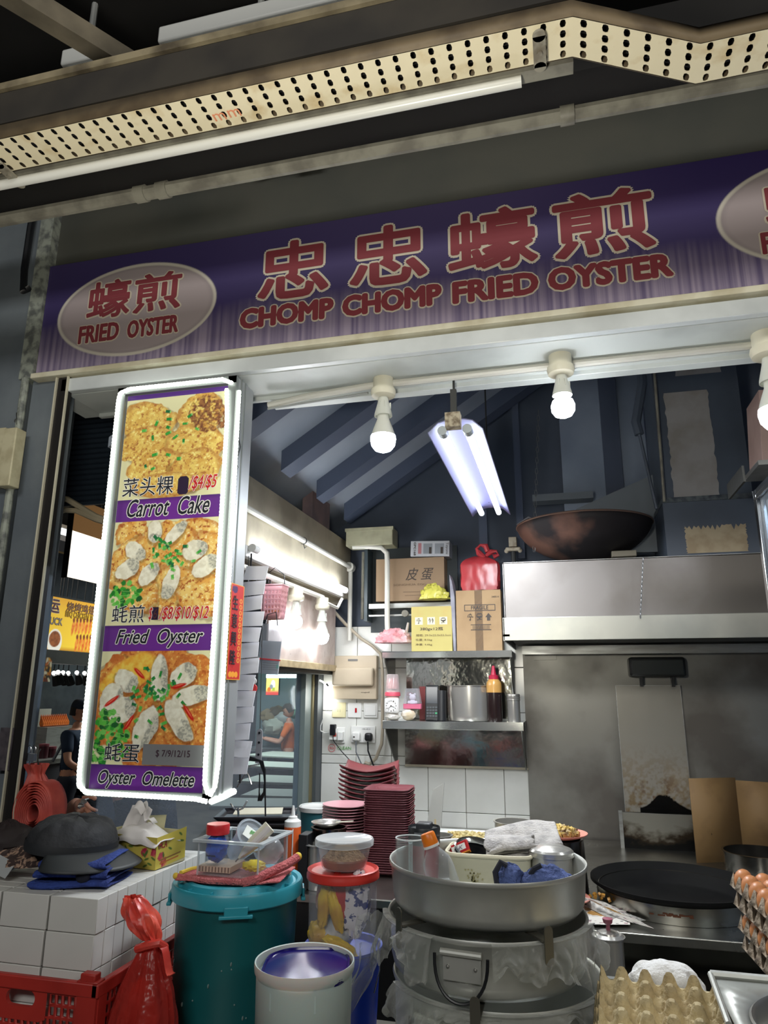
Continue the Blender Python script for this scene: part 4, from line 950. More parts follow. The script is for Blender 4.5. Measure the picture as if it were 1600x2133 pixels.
t = thing('pink_plastic_bag', 'pinkish clear plastic bag with a tied neck at the left end of the upper shelf', 'bag', (q.x-.02, 4.02, ZU))
crumple((-.01, 0, .055), (.115, .07, .085), 8, .2, 3.0, 46, 26, .14, flat=0).build('bag', mat('pink_bag', (222, 150, 158), .25, col2=(240, 220, 222), scale=9, alpha=.9), t)
MB().tube([(.05, 0, .07), (.065, 0, .12), (.075, .0, .17)], lambda u: .012*(1-.5*u), 8).build('neck', mat('bag_neck', (214, 206, 204), .4), t)

# on the lower shelf
m_pinkp = mat('pink_packaging', (214, 110, 140), .4)
q = P(817, 1440, Y=3.98); t = thing('cup_stack', 'stack of clear and pink party cups at the left of the lower shelf', 'cups', (q.x, 3.99, ZL))
MB().lathe([(.032, .0), (.034, .06), (.03, .1)], n=20).build('cup', mat('cup_cloudy', (206, 196, 186), .3), t)
MB().lathe([(.044, .135), (.041, .15), (.034, .245), (.03, .25), (0, .25)], n=24).build('cup', clear('cup_clear', (236, 226, 226), .3, .1), t)
MB().lathe([(.044, .13), (.045, .14), (.042, .152), (.042, .13)], n=24).build('cup_band', mat('band_pink', (220, 90, 110), .4), t)
MB().lathe([(.036, .1), (.038, .15), (.028, .16), (0, .16)], n=20).build('tissue_ball', mat('pinkish', (226, 190, 184), .6), t)
MB().lathe([(.036, .17), (.034, .2), (.028, .225), (0, .23)], n=20).build('inner_cup', mat('cup_pink', (214, 160, 160), .5), t)
q = P(815, 1475, Y=3.9); t = thing('alarm_clock', 'small square white alarm clock at the left of the lower shelf', 'clock', (q.x, 3.9, ZL+.038))
MB().bb((-.041, 0, 0), (.041, .035, .082)).build('case', m_wht, t, bevel=.012, seg=3)
MB().cyl((0, -.0015, .041), (0, .001, .041), .034, n=28).build('dial', mat('dial', (240, 240, 238), .4), t)
for k in range(12):
    a = k*PI/6; text(str(12 if k == 0 else k), .01, m_prt, t, (.027*math.sin(a), -.0025, .041+.027*math.cos(a)-.0035), wid=.006 if k < 10 and k else .009, hei=.007)
MB().box((-.008, -.004, .033), (.022, .001, .0022), (0, math.radians(-40), 0)).build('hand', m_blk, t); MB().box((.009, -.004, .037), (.024, .001, .0018), (0, math.radians(20), 0)).build('hand', m_blk, t); MB().cyl((0, -.006, .041), (0, -.002, .041), .003, n=8).build('pin', m_blk, t)
q = P(815, 1500, Y=3.9); t = thing('clear_packet', 'flat clear wrapped packet under the alarm clock', 'packet', (q.x, 3.9, ZL+.002))
crumple((0, .03, .018), (.046, .035, .018), 5, .15, 4, 22, 14, .1).build('packet', mat('packet_pale', (196, 192, 184), .3, col2=(230, 228, 224), scale=30), t)
q = P(858, 1440, Y=3.92); t = thing('plush_keyring', 'pale plush toy in a clear packet with a pink card, beside the alarm clock', 'toy', (q.x, 3.94, ZL+.062))
mb = MB(); mb.sph((0, 0, .03), (.022, .018, .02), 14, 10); mb.sph((0, 0, .062), (.019, .016, .017), 14, 10); mb.sph((-.013, 0, .078), .007, 8, 6); mb.sph((.013, 0, .078), .007, 8, 6); mb.sph((-.02, -.004, .035), .009, 8, 6); mb.sph((.02, -.004, .035), .009, 8, 6); mb.sph((-.01, -.008, .012), .010, 8, 6); mb.sph((.01, -.008, .012), .010, 8, 6)
mb.build('plush', mat('plush', (226, 220, 232), .9), t)
MB().bb((-.05, -.018, -.0), (.05, .02, .028)).build('pink_card', m_pinkp, t, bevel=.003)
MB().prism([(-.047, .03), (.047, .03), (.034, .11), (-.034, .11)], -.024, .024).build('wrapper', clear('wrapper', (240, 240, 244), .16, .08), t)
tag(crumple((P(850, 1492, Y=3.93).x, 3.94, ZL+.032), (.042, .03, .03), 12, .12, 3, 20, 14, .08).build('snack_roll', mat('snack', (206, 190, 160), .4, col2=(240, 236, 230), scale=14)), 'white and tan wrapped snack under the plush toy', 'packet')
MBx = MB().box((0, 0, 0), (.05, .05, .13)).build('carton', mat('maroon', (110, 44, 44), .4), None, bevel=.003)
MBx.name = 'small_carton'; MBx.location = (P(880, 1440, Y=4.0).x, 4.06, ZL+.092); MBx.scale = (1, 1, 1.4); tag(MBx, 'dark red carton standing behind the card terminal', 'box')
q = P(899, 1450, Y=3.9); t = thing('card_terminal', 'black card payment terminal with keypad leaning on the lower shelf', 'payment terminal', (q.x, 3.9, ZL+.003), rot=(math.radians(-8), 0, math.radians(4)))
MB().bb((-.037, 0, 0), (.037, .04, .19)).build('body', m_blk, t, bevel=.006)
MB().bb((-.03, -.002, .09), (.03, 0, .178)).build('screen', mat('screen_dark', (30, 40, 52), .1), t)
for r in range(4):
    for c_ in range(4): MB().box((-.023+.0155*c_, -.002, .024+.015*r), (.011, .004, .009)).build('key', mat('key_grey', (70, 76, 80), .5) if (r, c_) != (1, 3) else mat('key_green', (60, 160, 110), .5), t)
MB().cyl((.05, .02, .0), (.05, .02, .16), .028, n=18).build('paper_roll_housing', m_blk, t)
m_pot = mat('pot_steel', (192, 190, 184), .26, .7)
def pot(label, c, r, h, name='steel_pot', rim=.006, cat='pot', m=None, lid=None, n=40):
    t = thing(name, label, cat, c)
    MB().lathe([(0, .002), (r*.96, .002), (r*.985, .01), (r, .03), (r, h), (r+rim, h+.001), (r+rim, h+.004), (r-.003, h+.004), (r-.003, .006), (0, .006)], n=n).build('pot_body', m or m_pot, t, ang=50)
    return t
q = P(975, 1410, Y=3.98); pot('straight-sided steel pot in the middle of the lower shelf', (q.x, 4.04, ZL), .125, .185)
q = P(1030, 1450, Y=3.97); t = thing('sauce_bottle', 'squeeze bottle of dark soy sauce with a red nozzle cap on the lower shelf', 'bottle', (q.x, 3.96, ZL))
sq = lambda a, z: 1
MB().lathe([(0, 0), (.038, .0), (.041, .008), (.041, .19), (.038, .205), (.025, .222), (.0, .222)], n=28).build('bottle_body', mat('soy_dark', (34, 22, 22), .25), t)
MB().lathe([(.0415, .152), (.0415, .19), (.0385, .206), (.0255, .2225)], n=28).build('clear_top', mat('soy_amber', (196, 150, 84), .2), t)
MB().lathe([(.026, .22), (.027, .24), (.016, .245), (.014, .252), (.007, .292), (.004, .294), (0, .294)], n=24).build('nozzle_cap', mat('cap_crimson', (176, 36, 66), .4), t)
q = P(1070, 1470, Y=3.95); t = thing('shaker_can', 'ribbed steel shaker can at the right end of the lower shelf', 'can', (q.x, 3.95, ZL))
MB().lathe([(0, 0), (.033, 0), (.034, .005), (.034, .11), (.036, .112), (.036, .118), (.034, .12), (.036, .124), (.036, .13), (.034, .132), (.036, .136), (.035, .142), (.032, .145), (0, .145)], n=28).build('can_body', m_pot, t)

# twin tube lamp hung under the roof
a = P(950, 893, Z=2.39); 
t = thing('twin_tube_lamp', 'hanging twin fluorescent lamp glaring in the middle of the stall ceiling', 'lamp', (-.315, 2.18, 2.40))
for x in (-.042, .042):
    mb = MB(); mb.cyl((x, .06, 0), (x, 1.2, 0), .0125, n=14); mb.build('tube', m_twinglow, t)
    mb = MB(); mb.cyl((x, .025, 0), (x, .065, 0), .0165, n=14); mb.cyl((x, 1.2, 0), (x, 1.215, 0), .013, n=12); mb.build('tube_socket', mat('socket_grey', (150, 158, 160), .4), t)
MB().prism([(-.095, .0), (-.06, .035), (-.02, .045), (.02, .045), (.06, .035), (.095, .0), (.092, .0), (.058, .032), (.02, .041), (-.02, .041), (-.058, .032), (-.092, .0)], .04, 1.26).build('reflector', mat('reflector', (96, 96, 128), .5, 0), t)
MB().box((0, .0, .02), (.05, .04, .05)).build('hanger_block', mat('rusty_cream', (178, 168, 146), .6, col2=(110, 96, 76), scale=50), t); MB().box((0, .02, .09), (.02, .02, .1)).build('hanger_stem', m_dark, t)
MB().cyl((0, .03, .1), (0, .03, .62), .004, n=6).build('chain', m_dark, t); MB().cyl((0, 1.15, .04), (0, 1.15, .75), .004, n=6).build('chain', m_dark, t)
# pink cartons leaning high on the side wall
q = P(672, 1040, X=-1.33)
q = P(660, 1085, X=BX-.03)
t = thing('flattened_carton', 'dusty pinkish carton standing on the side beam near the back corner', 'box', (BX-.06, P(672, 1100, X=BX).y, 2.45))
MB().bb((-.02, -.12, 0), (.04, .18, .26)).build('carton', mat('dusty_pink', (128, 108, 108), .8, col2=(108, 94, 96), scale=6), t, bevel=.003); MB().bb((-.03, -.06, .2), (.02, .08, .32)).build('flap', MATS['dusty_pink'], t, bevel=.003)
# wall clamp
q = P(1069, 1140, Y=3.95); t = thing('pipe_clamp', 'cream cast clamp on a dark post above the hood', 'bracket', q)
MB().box((0, 0, .028), (.045, .05, .055)).build('block', mat('clamp_cream', (176, 168, 150), .6, col2=(140, 130, 112), scale=30), t, bevel=.004); MB().box((0, 0, -.012), (.085, .04, .022)).build('bar', MATS['clamp_cream'], t, bevel=.008)
for s in (-.037, .037): MB().sph((s, 0, -.02), .013, 12, 8).build('knob', MATS['clamp_cream'], t)
MB().cyl((0, .0, -.02), (0, .0, -.2), .012, n=8).build('post', m_dark, t)
# chains
for (x0, y0, x1, y1, Y, l) in ((1122, 860, 1112, 1155, 3.75, 'long dark chain hanging left of the wok'), (1340, 1165, 1334, 1290, 3.38, 'thin chain hanging in front of the hood')):
    a = P(x0, y0, Y=Y); b = P(x1, y1, Y=Y); mb = MB(); n = 26
    for i in range(n):
        p = a.lerp(b, i/n); k = (a-b).length/n*.62
        mb.tube([p+Vector((k*.35*math.cos(t_)*(i % 2), k*.35*math.cos(t_)*((i+1) % 2), k*math.sin(t_))) for t_ in [2*PI*j/6 for j in range(6)]], .0018, 4, closed=True)
    tag(mb.build('chain', mat('chain_steel', (120, 122, 124), .4, .7)), l, 'chain')

# duct on the hood, with unpainted patches
m_ductp = mat('duct_paint', (74, 84, 98), .5, col2=(64, 72, 84), scale=2)
m_patch = mat('bare_patch', (150, 148, 148), .6, col2=(134, 130, 126), scale=6)
HY, HYB = 3.4, 3.52
a = P(1383, 1045, Y=3.62); b = P(1570, 1045, Y=3.62); zb = a.z
t = thing('exhaust_duct', 'square dark grey exhaust duct with bare unpainted patches rising from the hood', 'duct', ((a.x+b.x)/2, 3.62, zb)); wd = (b.x-a.x)/2
MB().bb((-wd, 0, 0), (wd, .4, 1.3)).build('duct_body', m_ductp, t)
MB().bb((-wd-.012, -.03, -.012), (wd+.012, .43, .012)).build('flange', mat('flange', (104, 112, 116), .35, .5, col2=(70, 78, 86), scale=30), t)
z2 = P(1450, 1160, Y=3.6).z
MB().bb((-wd-.01, -.02, z2-zb), (wd, .42, -.012)).build('collar', m_ductp, t)
def ragged(x0, x1, z0, z1, seed, name, m, y, sides=.006, topd=.0):
    pts = []; r = random.Random(seed); n = 26
    for i in range(n): pts.append((x0+r.uniform(-sides, sides), z0+(z1-z0)*i/n))
    for i in range(n): pts.append((x0+(x1-x0)*i/n, z1-(r.uniform(0, topd) if i % 2 else 0)))
    for i in range(n): pts.append((x1+r.uniform(-sides, sides), z1+(z0-z1)*i/n))
    for i in range(6): pts.append((x1+(x0-x1)*i/6, z0))
    return MB().prism(pts, y-.0015, y).build(name, m, t)
a = P(1405, 1040, Y=3.62); b = P(1500, 1040, Y=3.62); cx = t.location.x; o_ = P(1402, 818, Y=3.62)
ragged(a.x-cx, b.x-cx, .016, o_.z-zb, 3, 'bare_patch', m_patch, -.001, .005)
ragged(P(1405, 778, Y=3.62).x-cx, P(1503, 778, Y=3.62).x-cx, P(1450, 780, Y=3.62).z-zb, 1.25, 5, 'bare_patch', m_patch, -.001, .012)
a = P(1432, 1153, Y=3.6); b = P(1555, 1090, Y=3.6)
ragged(a.x-cx, P(1560, 1150, Y=3.6).x-cx, a.z-zb, b.z-zb, 8, 'bare_patch', mat('bare_tan', (158, 144, 118), .6, col2=(140, 124, 98), scale=14), -.021, .004, .03)
c = [P(p[0], p[1], Y=3.58) for p in ((1330, 700), (1338, 800), (1325, 880), (1332, 905), (1345, 960), (1368, 1060))]
t = thing('old_pipe', 'dark kinked pipe running down beside the exhaust duct to the wok', 'pipe', (0, 0, 0))
MB().tube(c[:4], .024, 8).build('thick_pipe', m_ductp, t); MB().tube(c[3:], .008, 6).build('thin_pipe', m_ductp, t)
MB().tube([P(1362, 760, Y=3.57), P(1384, 1045, Y=3.57)], .007, 6).build('trim_pipe', m_gpipe, t)
# wok on the hood
q = P(1215, 1088, Y=3.78); r = w_(137, q)
t = thing('wok', 'huge rusty brown wok lying on top of the hood', 'wok', (q.x, 3.80, 2.21))
prof = [(0, .004)]+[(r*math.sin(x), .004+.19*(1-math.cos(x))/(1-math.cos(1.35))) for x in [1.35*i/10 for i in range(1, 11)]]
prof = [(p[0]/math.sin(1.35), p[1]) for p in prof]
MB().lathe(prof, n=56).build('wok_bowl', mat('rusty_iron', (104, 74, 62), .6, .3, col2=(34, 30, 32), scale=3.2, lo=.40, hi=.54), t, solid=.004)
MB().tube([(r*math.cos(a), r*math.sin(a), .194) for a in [2*PI*i/56 for i in range(56)]], .005, 6, closed=True).build('rim', mat('worn_rim', (128, 104, 92), .45, .6), t)
MB().tube([(-r*.96, -.02, .17), (-r*.98, -.05, .21), (-r*.8, -.1, .235), (-r*.66, -.12, .2), (-r*.62, -.13, .165)], .005, 8).build('handle', mat('old_chrome', (150, 150, 150), .35, .8), t)
tag(MB().box((P(1300, 1160, Y=3.7).x, 3.7, 2.225), (.12, .05, .03)).build('wooden_block', mat('block', (110, 104, 90), .7), bevel=.003), 'short block wedged beside the wok on the hood', 'block')

# hood
hx0 = P(1048, 1310, Y=HY).x; hx1 = XR
t = thing('exhaust_hood', 'wide stainless exhaust hood over the stove', 'hood', (hx0, HY, 1.779))
MB().bb((0, 0, 0), (hx1-hx0, .004, .108)).build('lip', mat('hood_lip', (150, 152, 146), .34, .7, col2=(166, 166, 158), scale=3), t, bevel=.002)
MB().bb((0, .004, .104), (hx1-hx0, HYB-HY, .108)).build('ledge', m_steel, t)
zt_ = P(1050, 1172, Y=HYB).z-1.779
MB().bb((0, HYB-HY, .1), (hx1-hx0, HYB-HY+.01, zt_)).build('front_panel', mat('hood_front', (120, 117, 116), .42, .8, col2=(98, 94, 90), scale=1.6), t, bevel=.002)
MB().bb((0, HYB-HY, zt_-.006), (hx1-hx0, 4.19-HY, zt_)).build('top_panel', m_steel, t)
MB().bb((0, .0, 0), (.006, 4.19-HY, .108)).build('side_panel', m_steel, t)
MB().bb((.0, HYB-HY, .108), (.006, 4.19-HY, zt_)).build('side_panel', m_steel, t)
MB().bb((0, .0, .02), (.03, .03, .03)).build('corner', m_steel, t)
MB().bb((.02, .2, .02), (hx1-hx0, 4.185-HY, .03)).build('filter_panel', mat('filter_dark', (66, 68, 68), .5, .7), t)
MB().bb((.05, .60, -.035), (hx1-hx0-.3, .66, .01)).build('lower_rail', m_steel, t)
# hood wall fittings
a = P(1313, 1410, Y=4.05); b = P(1427, 1368, Y=4.05)
t = thing('wall_lamp_case', 'dark rectangular fitting on the steel wall under the hood', 'fitting', ((a.x+b.x)/2, 4.05, a.z)); w = (b.x-a.x)
MB().bb((-w/2, 0, 0), (w/2, .13, b.z-a.z)).build('case', mat('greasy_black', (34, 36, 36), .35), t, bevel=.014, seg=3)
MB().bb((-w/2+.012, -.004, .012), (w/2-.012, .0, b.z-a.z-.016)).build('face_plate', mat('case_face', (50, 56, 56), .3), t, bevel=.004)
for s in (-.3, .26): MB().bb((w*s-.008, .02, -.05), (w*s+.008, .05, .0)).build('support', m_blk, t)
a = P(1112, 1375, Y=4.17); b = P(1158, 1358, Y=4.17)
tag(MB().bb((a.x, 4.16, a.z), (b.x, 4.186, b.z)).build('small_steel_box', m_steelwall), 'small steel cover box at the top left of the steel wall', 'box')
# splash guards
t = thing('splash_guard', 'leaning polished steel splash guard with scorched greasy lower edge', 'panel', (.262, 4.10, .945), rot=(math.radians(-2), 0, 0))
pg = Paint(110, 210, (188, 184, 172)); n1 = pg.noise(16, 4, 4); n2 = pg.noise(8, 9, 4)
v_ = pg.Y/210
pg.fill(np.clip((v_-.45)*2, 0, 1)*np.clip((pg.noise(5, 12, 2)*.5+n1*.5-.42)*5, 0, 1)*.75, (150, 120, 66))
pg.fill(np.clip((v_-.6)*2.4, 0, 1)*np.clip((n2-.6)*9, 0, 1)*np.clip(1.25-abs(pg.X-55)/50, 0, 1), (110, 64, 26))
pg.fill(np.clip((pg.Y-(203-24*np.exp(-((pg.X-66)/26)**2)*(.7+.6*n2)))*.7, 0, 1)*(np.abs(pg.X-66) < 42), (22, 22, 22))
m_pg = mat('guard_steel', (255, 255, 255), .22, .5, attr=True, bump=.2, bscale=2.2)
pg.build('face', m_pg, (0, 0, .635), (.325, 0, .635), (0, 0, 0), t)
MB().bb((-.003, .002, 0), (.328, .006, .638)).build('backing', m_steel, t)
t = thing('stove_back_guard', 'sooty steel back guard standing behind the round griddle', 'panel', (.22, 4.0, .79))
pg = Paint(110, 80, (150, 148, 138)); n1 = pg.noise(12, 5, 4); v_ = pg.Y/80
pg.fill(np.clip((v_-.42+.5*(n1-.5)+.25*((pg.X-52)/55)**2)*3, 0, 1), (70, 58, 42)); pg.fill(np.clip((v_-.62+.5*(n1-.5)+.2*((pg.X-52)/55)**2)*3.2, 0, 1), (18, 18, 18))
pg.build('face', mat('sooty_face', (255, 255, 255), .4, .7, attr=True), (.018, 0, .165), (.36, 0, .165), (.018, 0, 0), t)
MB().bb((0, -.008, 0), (.018, .006, .175)).build('side_rail', m_steel, t); MB().bb((0, .001, 0), (.362, .006, .166)).build('backing', m_steel, t)
# cardboard screen
t = thing('cardboard_screen', 'opened brown cardboard carton standing as a screen behind the griddle', 'cardboard', (P(1452, 1800, Y=3.75).x, 3.75, .79))
mc = mat('greasy_cardboard', (128, 100, 62), .7, col2=(106, 80, 48), scale=7, lo=.5, hi=.75)
hz = P(1452, 1622, Y=3.75).z-.79
pts = [(0, 0), (.22, .10), (.40, .04), (.62, .14)]
for i in range(3):
    (x0, y0), (x1, y1) = pts[i], pts[i+1]; dz = (.0, -.012, .004)[i]
    MB().add([(x0, y0, 0), (x1, y1, 0), (x1, y1, hz+dz), (x0, y0, hz+dz)], [(0, 1, 2, 3)]).build('cardboard_panel', mc, t, solid=.005)
for (x, z) in ((.06, .3), (.26, .22), (.08, .12), (.16, .05)):
    MB().sph((x, .02+x*.3-.0, z), (.006, .012, .012), 8, 6).build('grease_spot', mat('grease', (84, 62, 36), .4), t)
# ================================================================ counters
m_counter = mat('counter_steel', (170, 170, 164), .25, 1, col2=(140, 138, 130), scale=4, rvar=.15)
m_cfront = mat('counter_front', (96, 96, 90), .12, 1, bump=.08, bscale=3)
ZC, ZS, ZW = .60, .79, .815
t = thing('front_counter', 'low steel counter under the crate, drums, pans and egg trays along the stall front', 'counter', (-.35, 1.9, 0))
MB().bb((-1.5, -.62, ZC-.04), (1.6, .42, ZC)).build('worktop', m_counter, t)
for x in (-1.4, 0, 1.5):
    for y in (-.55, .35): MB().bb((x-.02, y-.02, 0), (x+.02, y+.02, ZC-.04)).build('leg', m_steel, t)
t = thing('stove_counter', 'stainless stove counter carrying the round griddle', 'counter', (.04, 2.66, 0))
MB().bb((0, 0, ZS-.03), (XR-.05, 1.5, ZS)).build('worktop', m_counter, t, bevel=.003)
MB().bb((.01, .02, .05), (XR-.05, .04, ZS-.03)).build('front_panel', m_cfront, t)
MB().bb((.01, .04, .05), (.02, 1.5, ZS-.03)).build('side_panel', m_cfront, t)
for x in (.03, 1.3): MB().bb((x, .05, 0), (x+.04, .09, ZS-.03)).build('leg', m_steel, t)
t = thing('back_counter', 'steel work counter under the tiles carrying the plate stacks', 'counter', (-1.42, 2.72, 0))
MB().bb((0, 0, ZW-.03), (1.44, 1.46, ZW)).build('worktop', m_counter, t, bevel=.003)
MB().bb((.01, .02, .05), (1.43, .04, ZW-.03)).build('front_panel', mat('counter_black', (26, 28, 30), .3), t)
for x in (.03, 1.38): MB().bb((x, .05, 0), (x+.04, .09, ZW-.03)).build('leg', m_steel, t)

# ---------------------------------------------------------------- plates
def grid_plate(mb, hw, hd, prof, n=10, wavy=0, thick=.002):
    pass
def plate_mesh(kind):
    mb = MB()
    if kind == 'wavy':
        def fn(u, v):
            x, y = (u-.5)*2, (v-.5)*2; e = max(abs(x), abs(y))
            return (x*.128, y*.128, .004+.030*abs(x*y)**1.6+.012*max(0, e-.55)/.45)
        mb.surf(fn, 12, 12); return mb.build('plate', MATS['plate_red'], None, solid=.0035)
    if kind == 'square':
        def fn(u, v):
            x, y = (u-.5)*2, (v-.5)*2; e = max(abs(x), abs(y)); r = (abs(x)**8+abs(y)**8)**(1/8) or 1
            k = e/r; return (x*.098*k, y*.098*k, .003+.016*max(0, e-.7)/.3)
        mb.surf(fn, 12, 12); return mb.build('plate', MATS['plate_maroon'], None, solid=.003)
    mb.lathe([(0, .002), (.062, .002), (.085, .010), (.104, .013), (.104, .0155), (.084, .013), (.061, .0045), (0, .0045)], n=36)
    return mb.build('plate', MATS['plate_pink'], None)
mat('plate_red', (132, 62, 66), .45, col2=(112, 54, 60), scale=3); mat('plate_maroon', (118, 58, 65), .45, col2=(98, 50, 58), scale=3); mat('plate_pink', (220, 164, 172), .35)
def plate_stack(kind, c, n, dz, label, toplabel, group, rz=0, jit=.003, seed=1):
    r = random.Random(seed); o = plate_mesh(kind)
    for i in range(n):
        p = o if i == 0 else o.copy()
        if i: COL.objects.link(p)
        p.location = (c[0]+r.uniform(-jit, jit), c[1]+r.uniform(-jit, jit), c[2]+i*dz); p.rotation_euler = (0, 0, rz+r.uniform(-.03, .03))
        tag(p, toplabel if i == n-1 else (ORD[n-1-i] if i else 'lowest')+(' from the top: ' if i else ': ')+label, 'plate', group)
q = P(771, 1600, Y=3.42); zt = q.z
plate_stack('wavy', (q.x, 3.42, ZW+.001), 19, (zt-.02-ZW)/18, 'red wavy plate of the stack by the sockets', 'topmost red wavy-edged plate of the tallest stack by the sockets', 'wavy red plates', rz=.12, seed=3)
q = P(812, 1640, Y=3.12)
plate_stack('square', (q.x, 3.12, ZW+.001), 36, (q.z-.02-ZW)/35, 'square maroon plate of the tall neat stack', 'topmost square maroon plate of the tall neat stack, showing its red dish', 'square maroon plates', rz=.06, jit=.0015, seed=4)
q = P(721, 1676, Y=3.18)
plate_stack('round', (q.x, 3.18, ZW+.001), 21, (q.z-.012-ZW)/20, 'round pink plate of the low stack', 'topmost round pink plate of the low pink stack', 'round pink plates', jit=.001, seed=5)
# tub behind the pink plates
q = P(664, 1678, Y=3.42); t = thing('plastic_tub', 'printed green-blue plastic tub with a white rim left of the pink plates', 'tub', (q.x, 3.42, ZW))
hh = q.z-ZW
pn = Paint(90, 40, (56, 120, 130)); pn.fill((pn.X < 24).astype(float), (150, 150, 60), (70, 96, 40), pn.noise(9, 3)); pn.fill(pn.rect(40, 14, 62, 17), (200, 190, 150)); pn.fill(pn.rect(36, 20, 64, 22), (220, 120, 90))
MB().lathe([(0, 0), (.078, 0), (.088, hh), (.084, hh), (.074, .006), (0, .006)], n=36).build('body', mat('tub_teal', (52, 112, 122), .35, col2=(84, 110, 50), scale=8, lo=.55, hi=.65), t)
MB().lathe([(.088, hh-.022), (.094, hh-.02), (.095, hh-.002), (.09, hh+.002), (.082, hh-.002), (.0, hh-.006)], n=36).build('rim_lid', m_wht, t)
text('NUTRI', .02, mat('tub_print', (214, 140, 110), .5), t, (.02, -.088, hh*.45), wid=.05, hei=.012)
# squeeze bottle, black trays, pink tubs
q = P(609, 1745, Y=2.80); zt = P(609, 1678, Y=2.80).z
t = thing('squeeze_bottle', 'orange sauce squeeze bottle with a white nozzle behind the clear box', 'bottle', (q.x, 2.80, ZW)); H = zt-ZW
MB().lathe([(0, 0), (.031, 0), (.033, .006), (.033, H-.075), (0, H-.075)], n=28).build('bottle_body', mat('chili_orange', (226, 102, 48), .3), t)
MB().lathe([(.033, H-.077), (.032, H-.056), (.018, H-.047), (.0175, H-.04), (.009, H-.036), (.004, H), (0, H)], n=24).build('nozzle_cap', m_wht, t)
MB().bb((.012, -.034, .01), (.016, -.0315, H-.08)).build('seam', m_wht, t)
q = P(520, 1716, Y=2.86); zt = P(560, 1690, Y=2.86).z
trayo = thing('serving_tray', 'lowest black serving tray of the stack behind the clear box', 'tray', (q.x-.02, 2.98, ZW+.001), rz=.25, group='black serving trays')
mb = MB(); 
def trf(u, v):
    x, y = (u-.5)*2, (v-.5)*2; e = max(abs(x), abs(y)); return (x*.16, y*.12, .002+.018*max(0, e-.88)/.12)
mb.surf(trf, 16, 16); mb.build('tray_body', mat('tray_black', (30, 28, 32), .4), trayo, solid=.003)
for k, y in enumerate((-1, 1)): MB().bb((-.15, y*.117-.003, .018), (.15, y*.117+.003, .022)).build('rim_edge', mat('tray_edge', (66, 64, 70), .35), trayo)
nT = int((zt-.02-ZW)/.026)
for i in range(1, nT):
    copy_tree(trayo, (trayo.location.x+.004*math.sin(i*2), 2.98, ZW+.001+.026*i), (ORD[nT-1-i]+' black serving tray of the stack behind the clear box'), rz=.25+.02*math.sin(i))
tag(MB().box((q.x-.01, 2.97, ZW+.001+.026*nT+.002), (.2, .16, .003), (0, 0, .35)).build('menu_sheet', mat('menu_pale', (206, 200, 176), .6)), 'pale sheet lying on the topmost black tray', 'paper')
q = P(632, 1735, Y=3.0)
for i in range(4):
    b = MB().box((q.x, 3.0, ZW+.012+.022*i), (.06, .06, .018)).build('pink_saucer', MATS['plate_pink'], bevel=.004)
    tag(b, ORD[3-i]+' small square pink saucer beside the orange bottle', 'saucer', 'small pink saucers')
# steel bowls and ladle
q = P(676, 1735, Y=2.84); t = pot('wide steel canister with a ladle resting across it, before the pink plates', (q.x, 2.90, ZW), .068, P(676, 1730, Y=2.84).z-ZW, name='steel_canister', m=mat('dark_pot', (120, 112, 106), .2, 1))
a = P(655, 1722, Y=2.84); b = P(716, 1712, Y=2.84)
t = thing('ladle', 'steel ladle lying across the wide canister', 'ladle', (q.x-.0, 2.86, P(676, 1730, Y=2.84).z+.008))
MB().lathe([(0, -.0), (.03, .004), (.055, .016), (.06, .022)], n=24).build('bowl', m_pot, t, solid=.0015); MB().box((.075, 0, .024), (.07, .02, .003), (0, -.1, 0)).build('handle', mat('handle_pale', (196, 190, 172), .4), t)
q = P(648, 1775, Y=2.72)
pot('small steel cup with a flared lip between the clear box and the round tub', (q.x, 2.80, ZW), .04, P(640, 1768, Y=2.72).z-ZW, name='steel_cup', rim=.014, cat='cup')
tag(MB().bb((P(608, 1800, Y=2.7).x, 2.76, ZW), (P(628, 1800, Y=2.7).x, 2.84, P(615, 1745, Y=2.7).z)).build('black_box', m_blk, bevel=.003), 'small black block just right of the clear acrylic box', 'box')
# travel tumbler, cutting board, trays with food
q = P(900, 1675, Y=3.75)
a = P(880, 1722, Y=3.75); b = P(905, 1722, Y=3.75); c = P(918, 1636, Y=3.75); d = P(893, 1648, Y=3.75)
t = thing('knife_board', 'grey plastic knife guard leaning against the tiles beside the maroon plates', 'board', (0, 3.86, ZW))
e = [(a.x-.01, 0), (b.x+.01, 0), (c.x, c.z-ZW), (c.x-.02, c.z-ZW-.012), (d.x, d.z-ZW-.008)]
MB().prism(e, 0, .008).build('board', mat('grey_plastic', (172, 172, 166), .4), t, bevel=.001); MB().bb((b.x-.02, -.001, .03), (b.x-.01, 0, .09)).build('stain', mat('stain_tan', (186, 168, 130), .5), t)
def cubes(mb, cx, cy, z, rx, ry, n, s, seed):
    r = random.Random(seed)
    for i in range(n):
        a = r.uniform(0, 6.28); k = r.uniform(0, 1)**.5; x, y = cx+rx*k*math.cos(a), cy+ry*k*math.sin(a)
        mb.box((x, y, z+r.uniform(0, .012)+.02*(1-k)), (s*r.uniform(.7, 1.2), s*r.uniform(.7, 1.2), s*r.uniform(.7, 1.2)), (r.uniform(0, 3), r.uniform(0, 3), r.uniform(0, 3)))
    return mb
q = P(965, 1745, Y=3.3)
t = thing('food_tray', 'rectangular steel tray of diced radish cake behind the red tumbler', 'tray', (q.x+.0, 3.42, ZW+.03))
mb = MB()
w2, d2, h2 = .17, .12, .075
mb.surf(lambda u, v: ((u-.5)*2*w2*(.92+.08*v), d2*(.92+.08*v)*(1), v*h2), 8, 2); 
